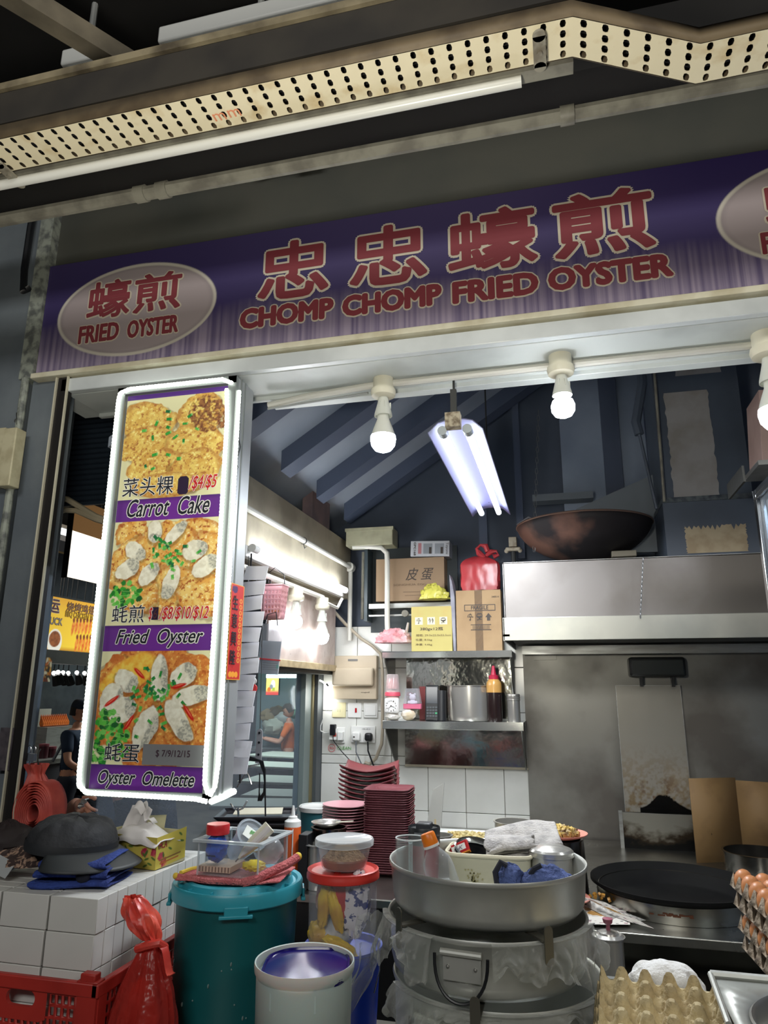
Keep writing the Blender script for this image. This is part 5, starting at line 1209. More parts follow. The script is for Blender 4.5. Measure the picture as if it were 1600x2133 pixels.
for s in (1, -1): mb.surf(lambda u, v, s=s: ((u-.5)*2*w2*(.92+.08*v), s*d2*(.92+.08*v), v*h2), 8, 2); mb.surf(lambda u, v, s=s: (s*w2*(.92+.08*v), (u-.5)*2*d2*(.92+.08*v), v*h2), 8, 2)
mb.bb((-w2, -d2, 0), (w2, d2, .002)); mb.build('tray_body', m_alu, t, solid=.002)
fc = cubes(MB(), 0, 0, .05, .16, .11, 260, .016, 5).build('diced_food', mat('radish_cubes', (206, 192, 140), .5, col2=(178, 150, 84), scale=18), t, smooth=False); fc['kind'] = 'stuff'
q = P(912, 1755, Y=2.95); pot('small steel tin half hidden behind the orange-capped bottle', (q.x, 2.98, ZW), .05, P(915, 1744, Y=2.95).z-ZW, name='steel_tin')
q = P(1068, 1725, Y=3.45); pot('perforated steel strainer pot just behind the grey towel', (q.x, 3.5, ZW), .085, P(1068, 1716, Y=3.45).z-ZW, name='strainer_pot')
# plates of food on upturned pots at the edge of the stove
def food_plate(label, c, r_, n, seed):
    t = thing('food_plate', label, 'plate', c)
    MB().lathe([(0, 0), (r_*.6, 0), (r_*.85, .008), (r_, .016), (r_, .019), (r_*.84, .011), (r_*.6, .003), (0, .003)], n=36).build('plate', mat('plate_salmon', (222, 148, 132), .35), t)
    if n: f = cubes(MB(), 0, 0, .012, r_*.68, r_*.68, n, .014, seed).build('diced_food', mat('browned_cubes', (196, 168, 92), .5, col2=(96, 68, 40), scale=30), t, smooth=False); f['kind'] = 'stuff'
q = P(1165, 1745, Y=2.9); zz = q.z-.01
pot('tall dark pot carrying the pink plate of browned radish cubes', (q.x, 2.96, ZW), .08, zz-ZW-.006, name='tall_pot', m=mat('dark_pot', (120, 112, 106), .2, 1))
food_plate('pink plate heaped with browned radish cubes behind the grey towel', (q.x, 2.96, zz), .105, 150, 3)
q = P(1160, 1790, Y=2.66); food_plate('pinkish plate just behind the lidded steel pot', (q.x, 2.86, ZW+.002), .105, 0, 3)

# ---------------------------------------------------------------- griddle and stove things
q = P(1405, 1848, Y=3.05); R0 = w_(173, q)*.97; gz = .865
t = thing('griddle_pan', 'large round black griddle pan set in a steel ring on the stove', 'griddle', (q.x, 3.05, ZS+.001))
MB().lathe([(R0*.93, 0), (R0*.93, gz-ZS-.02), (R0*.90, gz-ZS-.02), (R0*.9, 0)], n=72).build('steel_ring', mat('ring_steel', (178, 176, 168), .25, 1, col2=(150, 146, 136), scale=6), t)
m_iron = mat('seasoned_iron', (13, 13, 14), .6, 0, col2=(21, 21, 20), scale=4, rvar=.2, spec=.12)
MB().lathe([(0, .010), (R0*.74, .010), (R0*.80, .016), (R0*.975, gz-ZS+.004), (R0, gz-ZS+.004), (R0, gz-ZS-.006), (R0*.93, gz-ZS-.018), (R0*.80, .004), (0, .003)], n=72).build('pan', m_iron, t, ang=60)
mb = MB(); r = random.Random(2)
for i in range(26): a = -1.75+r.uniform(-.25, .25); mb.box((R0*.932*math.cos(a), R0*.932*math.sin(a), .03+r.uniform(-.004, .004)), (.012, .003, .004), (0, 0, a+PI/2))
mb.build('rust_marks', mat('rust', (96, 52, 26), .7), t)
q = P(1575, 1800, Y=3.3)
pot('deep steel pot on the stove at the right picture edge', (P(1570, 1795, Y=3.45).x+.04, 3.55, ZS), .135, P(1575, 1785, Y=3.45).z-ZS, m=mat('dim_pot', (150, 148, 144), .2, 1))
# newspaper
q = P(1285, 1915, Y=2.8)
t = thing('newspaper', 'oily folded newspaper lying at the left front of the stove', 'newspaper', (0, 0, 0))
pts = [P(1218, 1880, Z=ZS+.03), P(1240, 1870, Z=ZS+.03), P(1345, 1917, Z=ZS+.004), P(1225, 1922, Z=ZS+.004), P(1205, 1922, Z=ZS+.004)]
news = Paint(80, 60, (206, 202, 194)); rr = random.Random(4)
for i in range(60): x, y = rr.uniform(2, 78), rr.uniform(2, 58); news.fill(news.rect(x, y, x+rr.uniform(3, 12), y+rr.uniform(.8, 3)), rr.choice([(120, 118, 116), (70, 70, 72), (150, 120, 124)]))
news.fill(news.ell(30, 26, 16, 7, .3, .5, 3), (150, 110, 50)); news.fill(news.ell(16, 12, 8, 5, .3, .5, 5), (120, 84, 40))
for k, dz in enumerate((0, .006)):
    news.build('sheet', m_print, P(1200, 1885, Z=ZS+.012+dz), P(1300, 1885, Z=ZS+.012+dz), P(1205, 1926, Z=ZS+.003+dz), t)
news.build('folded_corner', m_print, P(1215, 1868, Z=ZS+.05), P(1262, 1880, Z=ZS+.05), P(1310, 1920, Z=ZS+.012), t)
MB().add([P(1215, 1868, Z=ZS+.05), P(1346, 1917, Z=ZS+.008), P(1290, 1924, Z=ZS+.008), P(1225, 1890, Z=ZS+.02)], [(0, 1, 2, 3)]).build('flap', mat('newsprint', (204, 200, 192), .7, col2=(130, 128, 124), scale=60), t, solid=.001)
mb = cubes(MB(), P(1250, 1890, Z=ZS).x, P(1250, 1895, Z=ZS).y, ZS+.028, .05, .03, 9, .010, 8); mb.build('food_scraps', mat('scraps', (170, 120, 40), .5), t)
a = P(1517, 1903, Z=ZS+.01); b = P(1640, 1893, Z=ZS+.05)
t = thing('steel_spatula', 'worn pointed steel turner lying at the right of the griddle', 'spatula', a)
d = b-a; mb = MB(); mb.add([(0, 0, 0), (.10, .05, .012), (.22, .06, .03), (.22, -.055, .03), (.10, -.045, .012)], [(0, 1, 2, 3, 4)]); mb.build('blade', mat('worn_blade', (150, 142, 126), .4, .8, col2=(110, 100, 84), scale=20), t, solid=.003)
MB().cyl((.22, 0, .03), (.42, 0, .05), .012).build('handle', m_blk, t)
q = P(1269, 1957, Y=2.22); 
t = pot('small lidded steel pot with a pink knob before the stove', (q.x, 2.24, .62), w_(29, q), q.z-.62, name='lidded_pot')
r_ = w_(29, q); hz_ = q.z-.62
MB().lathe([(r_+.004, hz_+.004), (r_*.9, hz_+.010), (r_*.75, hz_+.008), (r_*.7, hz_+.013), (.006, hz_+.018), (0, hz_+.018)], n=36).build('lid', m_pot, t)
MB().lathe([(.006, hz_+.018), (.005, hz_+.030), (.012, hz_+.036), (.014, hz_+.046), (.0, hz_+.05)], n=16).build('knob', mat('knob_pink', (156, 88, 104), .4), t)
MB().bb((-r_-.035, -.006, hz_*.55), (-r_, .006, hz_*.55+.003)).build('handle', m_steel, t)

# ---------------------------------------------------------------- big aluminium pans
q1 = P(1012, 1797, Y=1.9); PR = w_(207, q1)*.985; PCX = q1.x; z1 = q1.z
H1 = .096
def big_pan(label, c, r, h, name='round_pan'):
    t = thing(name, label, 'pan', c)
    MB().lathe([(0, .0), (r*.90, .0), (r*.945, .012), (r*.965, .03), (r*.985, h-.006), (r*1.0, h-.004), (r*1.008, h+.002), (r*1.0, h+.007), (r*.985, h+.006), (r*.975, h-.002), (r*.955, .03), (r*.93, .012), (r*.89, .004), (0, .004)], n=88).build('pan_body', m_alu, t, ang=60)
    return t
def ring_handle(t, r, h, a):
    T = Matrix.Rotation(a, 4, 'Z') @ Matrix.Translation((r*.985, 0, h))
    mb = MB(); mb.T = T; mb.bb((0, -.042, -.055), (.003, .042, -.005)); mb.build('handle_plate', m_alu, t, bevel=.006)
    mb = MB(); mb.T = T; mb.cyl((.006, -.045, -.0), (.006, .045, -.0), .007, n=10); mb.build('hinge', m_alu, t)
    mb = MB(); mb.T = T
    for s in (-.03, .03): mb.sph((.004, s, -.028), .004, 8, 6)
    mb.build('rivets', m_steel, t)
    mb = MB(); mb.T = T; mb.tube([(.008+.012*math.sin(u*PI), .058*math.cos(PI*(1+u))*1.0, -.004-.085*math.sin(PI*u)**.8) for u in [i/18 for i in range(19)]], .0036, 8); mb.build('ring_handle', m_blk, t)
pan1 = big_pan('topmost large round aluminium pan holding mug, bottle, container and blue cloth', (PCX, 1.92, z1-H1), PR, H1)
z2 = z1-H1-.014; H2 = .113
pan2 = big_pan('middle large aluminium pan with a black ring handle and plastic film', (PCX-.002, 1.90, z2-H2), PR*.985, H2)
ring_handle(pan2, PR*.985, H2-.018, -PI/2-.12)
z3 = z2-H2-.022; H3 = z3-ZC-.001
pan3 = big_pan('bottom large aluminium pan with a ring handle at its left front', (PCX+.015, 1.93, ZC+.001), PR*1.03, H3)
ring_handle(pan3, PR*1.03, H3-.035, -PI/2-.5)
def bar(label, x0, y0, x1, y1, z, tip=.055):
    t = thing('flat_bar', label, 'bar', (0, 0, 0)); a = Vector((x0, y0, z)); b = Vector((x1, y1, z)); d = (b-a).normalized(); n = Vector((-d.y, d.x, 0))*.011
    MB().add([a-n, a+n, b+n, b-n], [(0, 1, 2, 3)]).build('bar', mat('bar_steel', (150, 146, 134), .4, .9), t, solid=.004)
    mb = MB(); mb.add([a-n+Vector((0, 0, tip*.5)), a+n+Vector((0, 0, tip*.5)), a+n-Vector((0, 0, tip)), a-n-Vector((0, 0, tip))], [(0, 1, 2, 3)]); mb.build('bent_end', MATS['bar_steel'], t, solid=.004, bevel=.0)
    return t
def strap(label, px, py, Y, rad, zc, zt_up, zdn):
    q = P(px, py, Y=Y); ang = math.atan2(q.y-1.90, q.x-PCX); t = thing('flat_bar', label, 'bar', (PCX, 1.90, zc), rz=ang+PI/2)
    mb = MB(); n = 8; w = .0105; pl = [(-w, -zdn)]+[(w*math.cos(PI+PI*i/n), -zdn+w*math.sin(PI+PI*i/n)) for i in range(1, n)]+[(w, -zdn), (w, zt_up)]+[(w*math.cos(PI*i/n), zt_up+w*math.sin(PI*i/n)) for i in range(1, n)]+[(-w, zt_up)]
    mb.prism(pl, -rad-.004, -rad-.001); mb.build('bent_end', mat('bar_steel', (120, 118, 108), .4, .8), t)
    MB().bb((-.011, -rad, 0), (.011, -rad+.22, .004)).build('bar', mat('bar_steel', (120, 118, 108), .4, .8), t)
strap('steel bar on the middle pan rim, its bent rounded end at the left', 836, 1925, 1.72, PR+.012, z2+.008, .028, .035)
strap('steel bar on the middle pan rim, its bent rounded end at the right', 1164, 1950, 1.66, PR+.014, z2+.008, .022, .035)
strap('steel bar on the bottom pan rim, its bent rounded end in front', 987, 2070, 1.62, PR*1.03+.016, z3+.008, .032, .030)
# plastic film over the lower pans
m_film = clear('cloudy_film', (236, 238, 234), .10, .2, edge=.6, bump=.5)
def film(name, label, a0, a1, r, ztop, zbot, seed, parent=None, inner=.03):
    def fn(u, v):
        a = a0+(a1-a0)*u; k = fbm(a*3+seed, v*1.5, seed, 3); k2 = abs(nz(a*7+seed, v*2, 3))
        if v < .2: rr = r-inner+(inner+.012)*(v/.2); z = ztop+.012*math.sin(v/.2*PI)-.03*(1-v/.2)
        else:
            w = (v-.2)/.8; rr = r+.008+.020*w+.035*k*w+.034*k2*w+.006*nz(a*25+seed, v*2, 1)*w; z = ztop-(ztop-zbot)*w*max(.12, .62+1.1*nz(a*2.2+seed, 1.5, 0)+.25*nz(a*8+seed, 2, 0))
        return (rr*math.cos(a), rr*math.sin(a), z)
    mb = MB().surf(fn, 150, 26); return mb
for (pc, r, a0, a1, zt, zb2, sd, lab) in ((pan2.location, PR*.985, -2.95, -1.95, H2, -.03, 2, 'cloudy plastic film hanging off the left of the middle pan'), (pan2.location, PR*.985, -1.42, -.15, H2, -.02, 5, 'cloudy plastic film draped over the right of the middle pan'), (pan3.location, PR*1.03, -2.6, -.5, H3, H3-.1, 9, 'cloudy plastic film along the rim of the bottom pan')):
    t = thing('plastic_film', lab, 'film', pc); film('film', lab, a0, a1, r+.004, zt+.004, zb2, sd).build('film', m_film, t)
t = thing('plastic_film', 'loose cloudy film ends sticking out beside the blue bucket', 'film', (pan2.location.x-PR-.02, 1.80, z2-.06))
def fl(u, v): return (.05*(v-.5)+.02*nz(u*3, v*4, 2)-.10*u*u, .06*(v-.5)+.03*nz(u*3, v*3, 7), .07-.26*u+.03*nz(v*3, u*2, 1))
MB().surf(fl, 20, 14).build('film', m_film, t)

# things in the top pan
zf = z1-H1+.005
def at1(px, py, Y): q = P(px, py, Y=Y); return q
m_glass = clear('mug_glass', (242, 245, 245), .04, .03, edge=.22)
q = P(855, 1752, Y=1.86)
t = thing('glass_mug', 'clear glass beer mug with a yellow and orange decal in the top pan', 'mug', (P(855, 1752, Y=1.90).x, 1.90, zf)); hM = q.z-zf; rM = w_(31, q)
MB().lathe([(0, 0), (rM*.93, 0), (rM*.98, .01), (rM*1.02, hM*.6), (rM, hM), (rM-.003, hM), (rM*.95, .012), (0, .012)], n=40).build('glass', m_glass, t)
MB().tube([(rM*math.cos(a), rM*math.sin(a), hM) for a in [2*PI*i/40 for i in range(40)]], .0018, 6, closed=True).build('lip', clear('glass_lip', (245, 248, 248), .5, .05), t)
MB().tube([(-.008, rM, hM*.88), (-.012, rM+.022, hM*.86), (-.014, rM+.028, hM*.6), (-.012, rM+.022, hM*.25), (-.008, rM, hM*.2)], .006, 8).build('handle', clear('glass_handle', (240, 244, 244), .25, .03), t)
q2 = Paint(14, 30, (214, 186, 60)); q2.fill((q2.Y < 12).astype(float), (206, 110, 40)); q2.fill((q2.Y > 25).astype(float), (190, 50, 40)); q2.fill(q2.ell(7, 6, 4, 4), (60, 40, 30)); q2.build('decal', m_print, (-rM-.001, -.012, hM*.62), (-rM*.9, -.028, hM*.62), (-rM-.001, -.012, hM*.3), t)
text('BC', .014, m_ink, t, (-rM-.002, -.02, hM*.36), rot=(PI/2, 0, -1.1), wid=.010, hei=.012)
q = P(882, 1722, Y=2.02)
t = thing('travel_tumbler', 'dark red travel tumbler with a black lid behind the glass mug', 'tumbler', (q.x, 2.03, zf)); hT = q.z-zf; rT = w_(33, q)
MB().lathe([(0, 0), (rT*.8, 0), (rT*.86, .01), (rT*.97, hT*.76), (0, hT*.76)], n=40).build('cup_body', mat('tumbler_red', (142, 32, 42), .3), t)
MB().lathe([(rT*.97, hT*.70), (rT*1.0, hT*.72), (rT*1.0, hT*.84), (rT*.985, hT*.845), (rT*1.01, hT*.86), (rT*1.01, hT*.985), (rT*.98, hT), (rT*.92, hT*.96), (0, hT*.955)], n=40).build('lid', mat('tumbler_black', (34, 38, 42), .4), t)
MB().bb((-.02, -rT*.4, hT*.955), (.02, rT*.6, hT*1.06)).build('flip_tab', mat('tab_grey', (58, 62, 68), .4), t, bevel=.003)
MB().bb((-.018, -rT*1.08, hT*.9), (.018, -rT*.95, hT*.93)).build('spout_catch', mat('tab_light', (100, 104, 108), .4), t)
q = P(905, 1755, Y=1.80); qb = P(935, 1842, Y=1.80)
t = thing('drink_bottle', 'empty clear drink bottle with an orange cap leaning in the top pan', 'bottle', (qb.x+.008, 1.80, zf+.012), rot=(0, -math.atan2((qb.x-q.x), (q.z-qb.z))*1.0, 0))
hb_ = .165; rb_ = .036
MB().lathe([(0, 0), (rb_*.85, .0), (rb_, .008), (rb_, .03), (rb_*.96, .034), (rb_, .04), (rb_, .075), (rb_*1.0, .09), (rb_*.92, .108), (rb_*.55, .126), (rb_*.42, .135), (rb_*.42, .15)], n=32).build('bottle_body', clear('pet_clear', (238, 240, 242), .08, .06, edge=.35), t)
MB().lathe([(rb_*.52, .136), (rb_*.54, .137), (rb_*.54, .142), (rb_*.5, .142)], n=24).build('cap_ring', m_wht, t)
MB().lathe([(rb_*.52, .142), (rb_*.53, .143), (rb_*.49, .166), (rb_*.44, .169), (0, .169)], n=28, wob=lambda a, z: 1+.012*math.sin(a*24)).build('cap', mat('cap_orange', (240, 128, 30), .35), t)
# cream container
m_cream_pl = clear('cream_plastic', (216, 212, 184), .82, .3, body=(204, 202, 176))
a = P(925, 1783, Y=1.96); b = P(1105, 1790, Y=1.96)
t = thing('food_container', 'cream rectangular plastic container standing in the top pan', 'container', ((a.x+b.x)/2, 2.05, zf)); wC = (b.x-a.x)/2; hC = P(1015, 1787, Y=1.96).z-zf
mb = MB()
def rr_box(mb, wx, wy, z0, z1, k0=.94, rc=.25, thick=None, n=40):
    pts = lambda k: [(wx*k*math.copysign(abs(math.cos(a))**.35, math.cos(a)), wy*k*math.copysign(abs(math.sin(a))**.35, math.sin(a))) for a in [2*PI*i/n for i in range(n)]]
    lo, hi = pts(k0), pts(1); o = [(*p, z0) for p in lo]+[(*p, z1) for p in hi]
    return mb.add(o, [(i, (i+1) % n, n+(i+1) % n, n+i) for i in range(n)]+[tuple(range(n))])
rr_box(mb, wC, .075, 0, hC); mb.build('container_body', m_cream_pl, t, ang=60)
mb = MB(); n = 48; mb.tube([((wC+.002)*math.copysign(abs(math.cos(a))**.35, math.cos(a)), .077*math.copysign(abs(math.sin(a))**.35, math.sin(a)), hC) for a in [2*PI*i/n for i in range(n)]], .005, 6, closed=True); mb.build('rim', mat('rim_cream', (224, 218, 190), .35), t)
for x in (-.035, .035):
    mb = MB(); r = random.Random(int(x*100)+9)
    for i in range(40): mb.box((x+r.gauss(0, .010), -.0745, hC*.42+r.gauss(0, .010)), (.004, .002, .003), (0, r.uniform(0, 3), 0))
    mb.build('printed_flowers', mat('faded_gold', (160, 154, 108), .5), t)
# contents showing over the container: bowl, packet, towel
q = P(1000, 1772, Y=2.08); t = thing('black_bowl', 'tilted black bowl with a steel lid beside the grey towel', 'bowl', (q.x-.01, 2.07, q.z-.035), rot=(.25, .25, 0))
MB().lathe([(0, 0), (.04, .004), (.062, .03), (.066, .036), (.060, .034), (.038, .008), (0, .005)], n=32).build('bowl', mat('bowl_black', (24, 26, 30), .2), t)
MB().lathe([(.052, .034), (.064, .040), (.068, .043), (.064, .046)], n=32).build('steel_lid_rim', m_mirror, t)
q = P(957, 1768, Y=2.06); t = thing('red_packet', 'red and white printed packet with an orange edge above the cream container', 'packet', (q.x, 2.06, q.z), rot=(math.radians(60), math.radians(-24), 0))
MB().box((0, 0, 0), (.055, .03, .012)).build('packet', mat('packet_red', (190, 40, 44), .35), t, bevel=.002); MB().box((0, -.0, .0065), (.04, .016, .001)).build('white_band', m_whiteink, t); MB().box((0, -.016, 0), (.055, .003, .013)).build('orange_edge', mat('edge_orange', (226, 140, 40), .4), t)
text('OK', .014, mat('packet_grey', (120, 100, 120), .5), t, (0, -.006, .0072), rot=(0, 0, 0), wid=.026, hei=.010, shear=.3)
# lidded pot
q = P(1148, 1780, Y=2.02); rL = w_(44, q)*.97
t = pot('shiny round steel pot with a domed lid in the top pan beside the blue cloth', (q.x, 2.03, zf), rL, q.z-zf-.004, name='lidded_steel_pot'); hz_ = q.z-zf-.004
MB().lathe([(rL+.004, hz_+.002), (rL+.004, hz_+.012), (rL*.97, hz_+.017), (rL*.9, hz_+.018), (rL*.6, hz_+.024), (0, hz_+.027)], n=48).build('lid', m_pot, t, ang=25)
# grey towel
m_towel = mat('grey_towel', (196, 192, 188), .95, col2=(160, 157, 155), scale=30, bump=.4, bscale=160)
q = P(1090, 1755, Y=2.06)
t = thing('grey_towel', 'folded light grey towel heaped over the container and pot lid', 'towel', (q.x, 2.10, q.z-.03), rot=(0, math.radians(-10), math.radians(8)))
path = [(.07, 0), (-.06, -.014), (-.074, -.008), (-.06, 0), (.065, .012), (.076, .018), (.06, .024), (-.068, .012), (-.084, .019), (-.068, .029), (.0, .048), (.06, .04), (.09, .01), (.095, -.03)]
path = [(.07, -.01), (-.062, -.022), (-.072, -.015), (-.062, -.008), (.065, .008), (.076, .016), (.06, .022), (-.050, .004), (-.062, .012), (-.050, .020), (.02, .045), (.06, .05), (.09, .02), (.098, -.03)]
cloth('towel_fold', path, .20, m_towel, t, thick=.006, wob=.026, seed=4, fr=10)
cloth('towel_fold', [(.05, .03), (-.03, .034), (-.058, .022), (-.070, .008), (-.066, .0)], .13, m_towel, t, thick=.006, wob=.02, seed=9, fr=9).location = (-.035, -.012, .012)
# blue cloth
m_blue = mat('blue_towel', (82, 98, 150), .95, col2=(58, 72, 118), scale=18, bump=.7, bscale=140)
q = P(1160, 1828, Y=1.84)
t = thing('blue_cloth', 'crumpled blue towel with a black hem in the top pan', 'towel', (q.x-.030, 1.86, zf))
crumple((.005, 0, .055), (.070, .05, .05), 11, .18, 2.2, 48, 28, .12, flat=0).build('cloth_heap', m_blue, t, sub=1)
crumple((-.078, -.008, .07), (.035, .03, .035), 21, .2, 2.4, 30, 18, .15).build('cloth_fold', m_blue, t, sub=1)
MB().tube([(-.108, -.02, .055), (-.112, -.024, .085), (-.098, -.022, .108), (-.085, -.02, .10)], .007, 8).build('hem', mat('hem_navy', (24, 26, 38), .9), t)
MB().tube([(-.03, -.02, .085), (-.02, -.03, .1), (-.004, -.03, .108)], .006, 8).build('hem', MATS['hem_navy'], t)
crumple((-.085, -.03, .03), (.03, .02, .02), 31, .2, 2.4, 24, 14, .15).build('cloth_corner', mat('navy_corner', (26, 30, 44), .9, col2=(96, 98, 40), scale=20, lo=.6, hi=.7), t)
# ================================================================ front row, left to right
# white cartons stacked on edge in the red crate
m_ctn = mat('white_carton', (212, 212, 208), .5, col2=(204, 204, 200), scale=3)
BZ = 1.073; BWx, BH_, BD = .1325, .0765, .0405
cart = MB().box((0, 0, 0), (BWx-.003, BD-.0014, BH_-.0018)).build('carton', m_ctn, None, bevel=.0015)
cart.name = 'takeaway_carton'
r = random.Random(6); first = True
for kx in range(3):
    for kz in range(6):
        for ky in range(13):
            o = cart if first else cart.copy()
            if not first: COL.objects.link(o)
            first = False
            dx = r.uniform(-.0012, .0012) + (.004 if kz in (2, 3) and ky > 1 else 0)*r.random()
            o.location = (-1.092-BWx/2-kx*(BWx+.0022)-.003*kz*.6+dx, 1.60+BD/2+ky*BD, BZ-BH_/2-kz*BH_)
            o.rotation_euler = (0, 0, r.uniform(-.008, .008))
            tag(o, 'white takeaway carton: '+ORD[kz]+' layer, '+('right', 'middle', 'left')[kx]+' column, '+('front' if ky == 0 else ORD[ky]+' from the front'), 'carton', 'white takeaway cartons')
# red crate
CZ0, CZ1, CX0, CX1, CY0, CY1 = ZC+.001, .916, -1.80, -1.048, 1.562, 2.16
t = thing('red_crate', 'red plastic lattice crate holding the white cartons, lower left', 'crate', (CX0, CY0, CZ0))
m_crate = mat('crate_red', (178, 50, 42), .45, col2=(158, 42, 36), scale=5)
wX, wY, wZ = CX1-CX0, CY1-CY0, CZ1-CZ0
mb = MB(); fr = .016
mb.bb((-.006, -.008, wZ-.028), (wX+.006, .008, wZ)); mb.bb((wX-.010, -.008, wZ-.028), (wX+.008, wY, wZ)); mb.bb((-.006, wY-.008, wZ-.028), (wX, wY+.006, wZ)); mb.bb((-.008, 0, wZ-.028), (.008, wY, wZ))
mb.build('rim', m_crate, t, bevel=.003)
hx0_ = P(2, 2080, Y=CY0).x-CX0; hx1_ = P(92, 2080, Y=CY0).x-CX0; hz0_ = P(45, 2110, Y=CY0).z-CZ0; hz1_ = wZ-.028
def lattice(W, cw, name, skip, fn):
    n = int(W/cw); cw = W/n; rows = 12; ch = (wZ-.028)/rows; mb = MB()
    for i in range(n):
        for j in range(rows):
            x0, z0 = i*cw, j*ch; xc, zc = x0+cw/2, z0+ch/2
            if skip and skip[0]-cw*.5 < xc < skip[1]+cw*.5 and zc > skip[2]: continue
            o = [(x0, z0), (x0+cw, z0), (x0+cw, z0+ch), (x0, z0+ch)]; h = [(xc-cw*.33, zc-ch*.37), (xc+cw*.33, zc-ch*.37), (xc+cw*.33, zc+ch*.37), (xc-cw*.33, zc+ch*.37)]
            mb.add([fn(*p) for p in o+h], [(k, (k+1) % 4, 4+(k+1) % 4, 4+k) for k in range(4)])
    mb.build(name, m_crate, t, solid=.006)
lattice(wX, .0165, 'lattice_side', (hx0_, hx1_, hz0_), lambda x, z: (x, 0, z)); lattice(wY, .0165, 'lattice_side', None, lambda y, z: (wX, y, z))
xm, zm = (P(45, 2076, Y=CY0).x-CX0), (P(45, 2077, Y=CY0).z-CZ0); n = 32; ow, oh = .0385, .0165
def sq_(a, L, R_, B, T): c, s_ = math.cos(a), math.sin(a); k = min((R_ if c > 0 else L)/max(abs(c), 1e-6), (T if s_ > 0 else B)/max(abs(s_), 1e-6)); return (xm+c*k, zm+s_*k)
an = [2*PI*(i+.5)/n for i in range(n)]
outer = [sq_(a_, xm-hx0_+.01, hx1_-xm+.01, zm-hz0_+.012, hz1_-zm+.004) for a_ in an]
ov = [(xm+(ow-oh)*(1 if math.cos(a_) > 0 else -1)*min(1, abs(math.cos(a_))*3)+oh*math.cos(a_), zm+oh*math.sin(a_)) for a_ in an]
mb = MB(); vs = [(p[0], -.004, p[1]) for p in outer]+[(p[0], -.004, p[1]) for p in ov]+[(p[0], .006, p[1]) for p in ov]
mb.add(vs, [(i, (i+1) % n, n+(i+1) % n, n+i) for i in range(n)]+[(n+i, n+(i+1) % n, 2*n+(i+1) % n, 2*n+i) for i in range(n)]); mb.build('hand_hole_frame', m_crate, t)
mb = MB(); mb.bb((wX-.045, -.007, 0), (wX+.004, .006, wZ-.02)); mb.bb((wX-.006, 0, 0), (wX+.007, .03, wZ-.02)); mb.build('corner_post', m_crate, t); MB().bb((-.004, -.007, 0), (.03, .006, wZ)).build('corner_post', m_crate, t)
mb = MB(); mb.bb((wX-.042, -.006, wZ), (wX-.004, .018, wZ+.018)); mb.bb((wX-.05, -.006, wZ-.002), (wX+.004, .024, wZ+.004)); mb.build('stacking_lug', m_crate, t, bevel=.003)
MB().bb((0, 0, 0), (wX, wY, .006)).build('base', m_crate, t)

# black cap, blue cloth, striped cloth
m_cap = mat('cap_black', (44, 46, 50), .75, col2=(34, 36, 40), scale=12, bump=.3, bscale=30)
q = P(130, 1800, Y=1.78); zc = P(130, 1790, Y=1.75).z
t = thing('peaked_hat', 'slouchy black peaked cap lying on the folded blue cloth', 'hat', (P(120, 1800, Y=1.76).x+.035, 1.765, BZ+.072), rot=(math.radians(5), math.radians(3), math.radians(84)))
def capf(u, v):
    a = 2*PI*u; th = v*PI/2; R = .118*math.cos(th)**.55*(1+.05*nz(math.cos(a)*2, math.sin(a)*2, 3)); z = .078*math.sin(th)**.9+.014*nz(math.cos(a)*2.5+2, math.sin(a)*2.5, v*2)*math.sin(th*2)-.012*abs(nz(math.cos(a)*4, math.sin(a)*4, v*3))*(v > .1)
    return (R*math.cos(a)*1.05, R*math.sin(a)*.9, z)
MB().surf(capf, 56, 16, True).build('crown', m_cap, t)
MB().surf(lambda u, v: ((.120+.0015*math.sin(v*3))*math.cos(2*PI*u)*1.05, .120*math.sin(2*PI*u)*.9, -.004+.024*v), 48, 3, True).build('band', mat('cap_band', (40, 43, 47), .6), t)
def visor(u, v):
    a = -PI*.5+(u-.5)*PI*.84; R = .118+.085*v*(math.cos((u-.5)*PI*.95)**.6); return (R*math.cos(a)*1.02, R*math.sin(a)*.92, .004-.026*v**1.3+.012*(abs(u-.5)*2)**2*(-v))
MB().surf(visor, 30, 8).build('visor', mat('visor_black', (50, 54, 56), .55), t, solid=.0035)
m_bluecl = mat('royal_blue_cloth', (46, 70, 146), .9, col2=(36, 54, 120), scale=14, bump=.5, bscale=90)
q = P(165, 1850, Y=1.70)
t = thing('blue_cloth_pile', 'folded royal-blue cloth under the black cap on the white cartons', 'cloth', (P(165, 1850, Y=1.72).x, 1.735, BZ+.001), rz=math.radians(12))
for k in range(3):
    z0 = .002+.020*k; s = 1-.07*k
    cloth('fold', [(.085*s, z0), (-.05*s, z0), (-.088*s, z0+.003), (-.093*s, z0+.009), (-.085*s, z0+.015), (-.02, z0+.016), (.085*s, z0+.015)], .20*s, m_bluecl, t, thick=.005, wob=.008, seed=k*3+2, fr=9)
MB().sph((.035, -.088, .028), (.018, .008, .014), 14, 8).build('fold_shade_blob', mat('deep_navy', (14, 18, 36), .9), t)  # solid dark blob painting the shade inside the fold
q = P(40, 1850, Y=1.70)
t = thing('striped_cloth', 'dark striped cloth with a grey card at the left edge, beside the black hat', 'cloth', (P(30, 1850, Y=1.72).x, 1.72, BZ+.001))
crumple((0, .02, .03), (.085, .07, .04), 41, .2, 2, 36, 20, .12, flat=0).build('cloth', mat('stripe', (60, 46, 44), .9, col2=(170, 140, 120), scale=26, stretch=(3, .4, 3), lo=.5, hi=.56), t)
MB().box((-.005, -.05, .035), (.055, .002, .04), (-.5, .4, .2)).build('card', mat('card_grey', (150, 154, 156), .6), t)
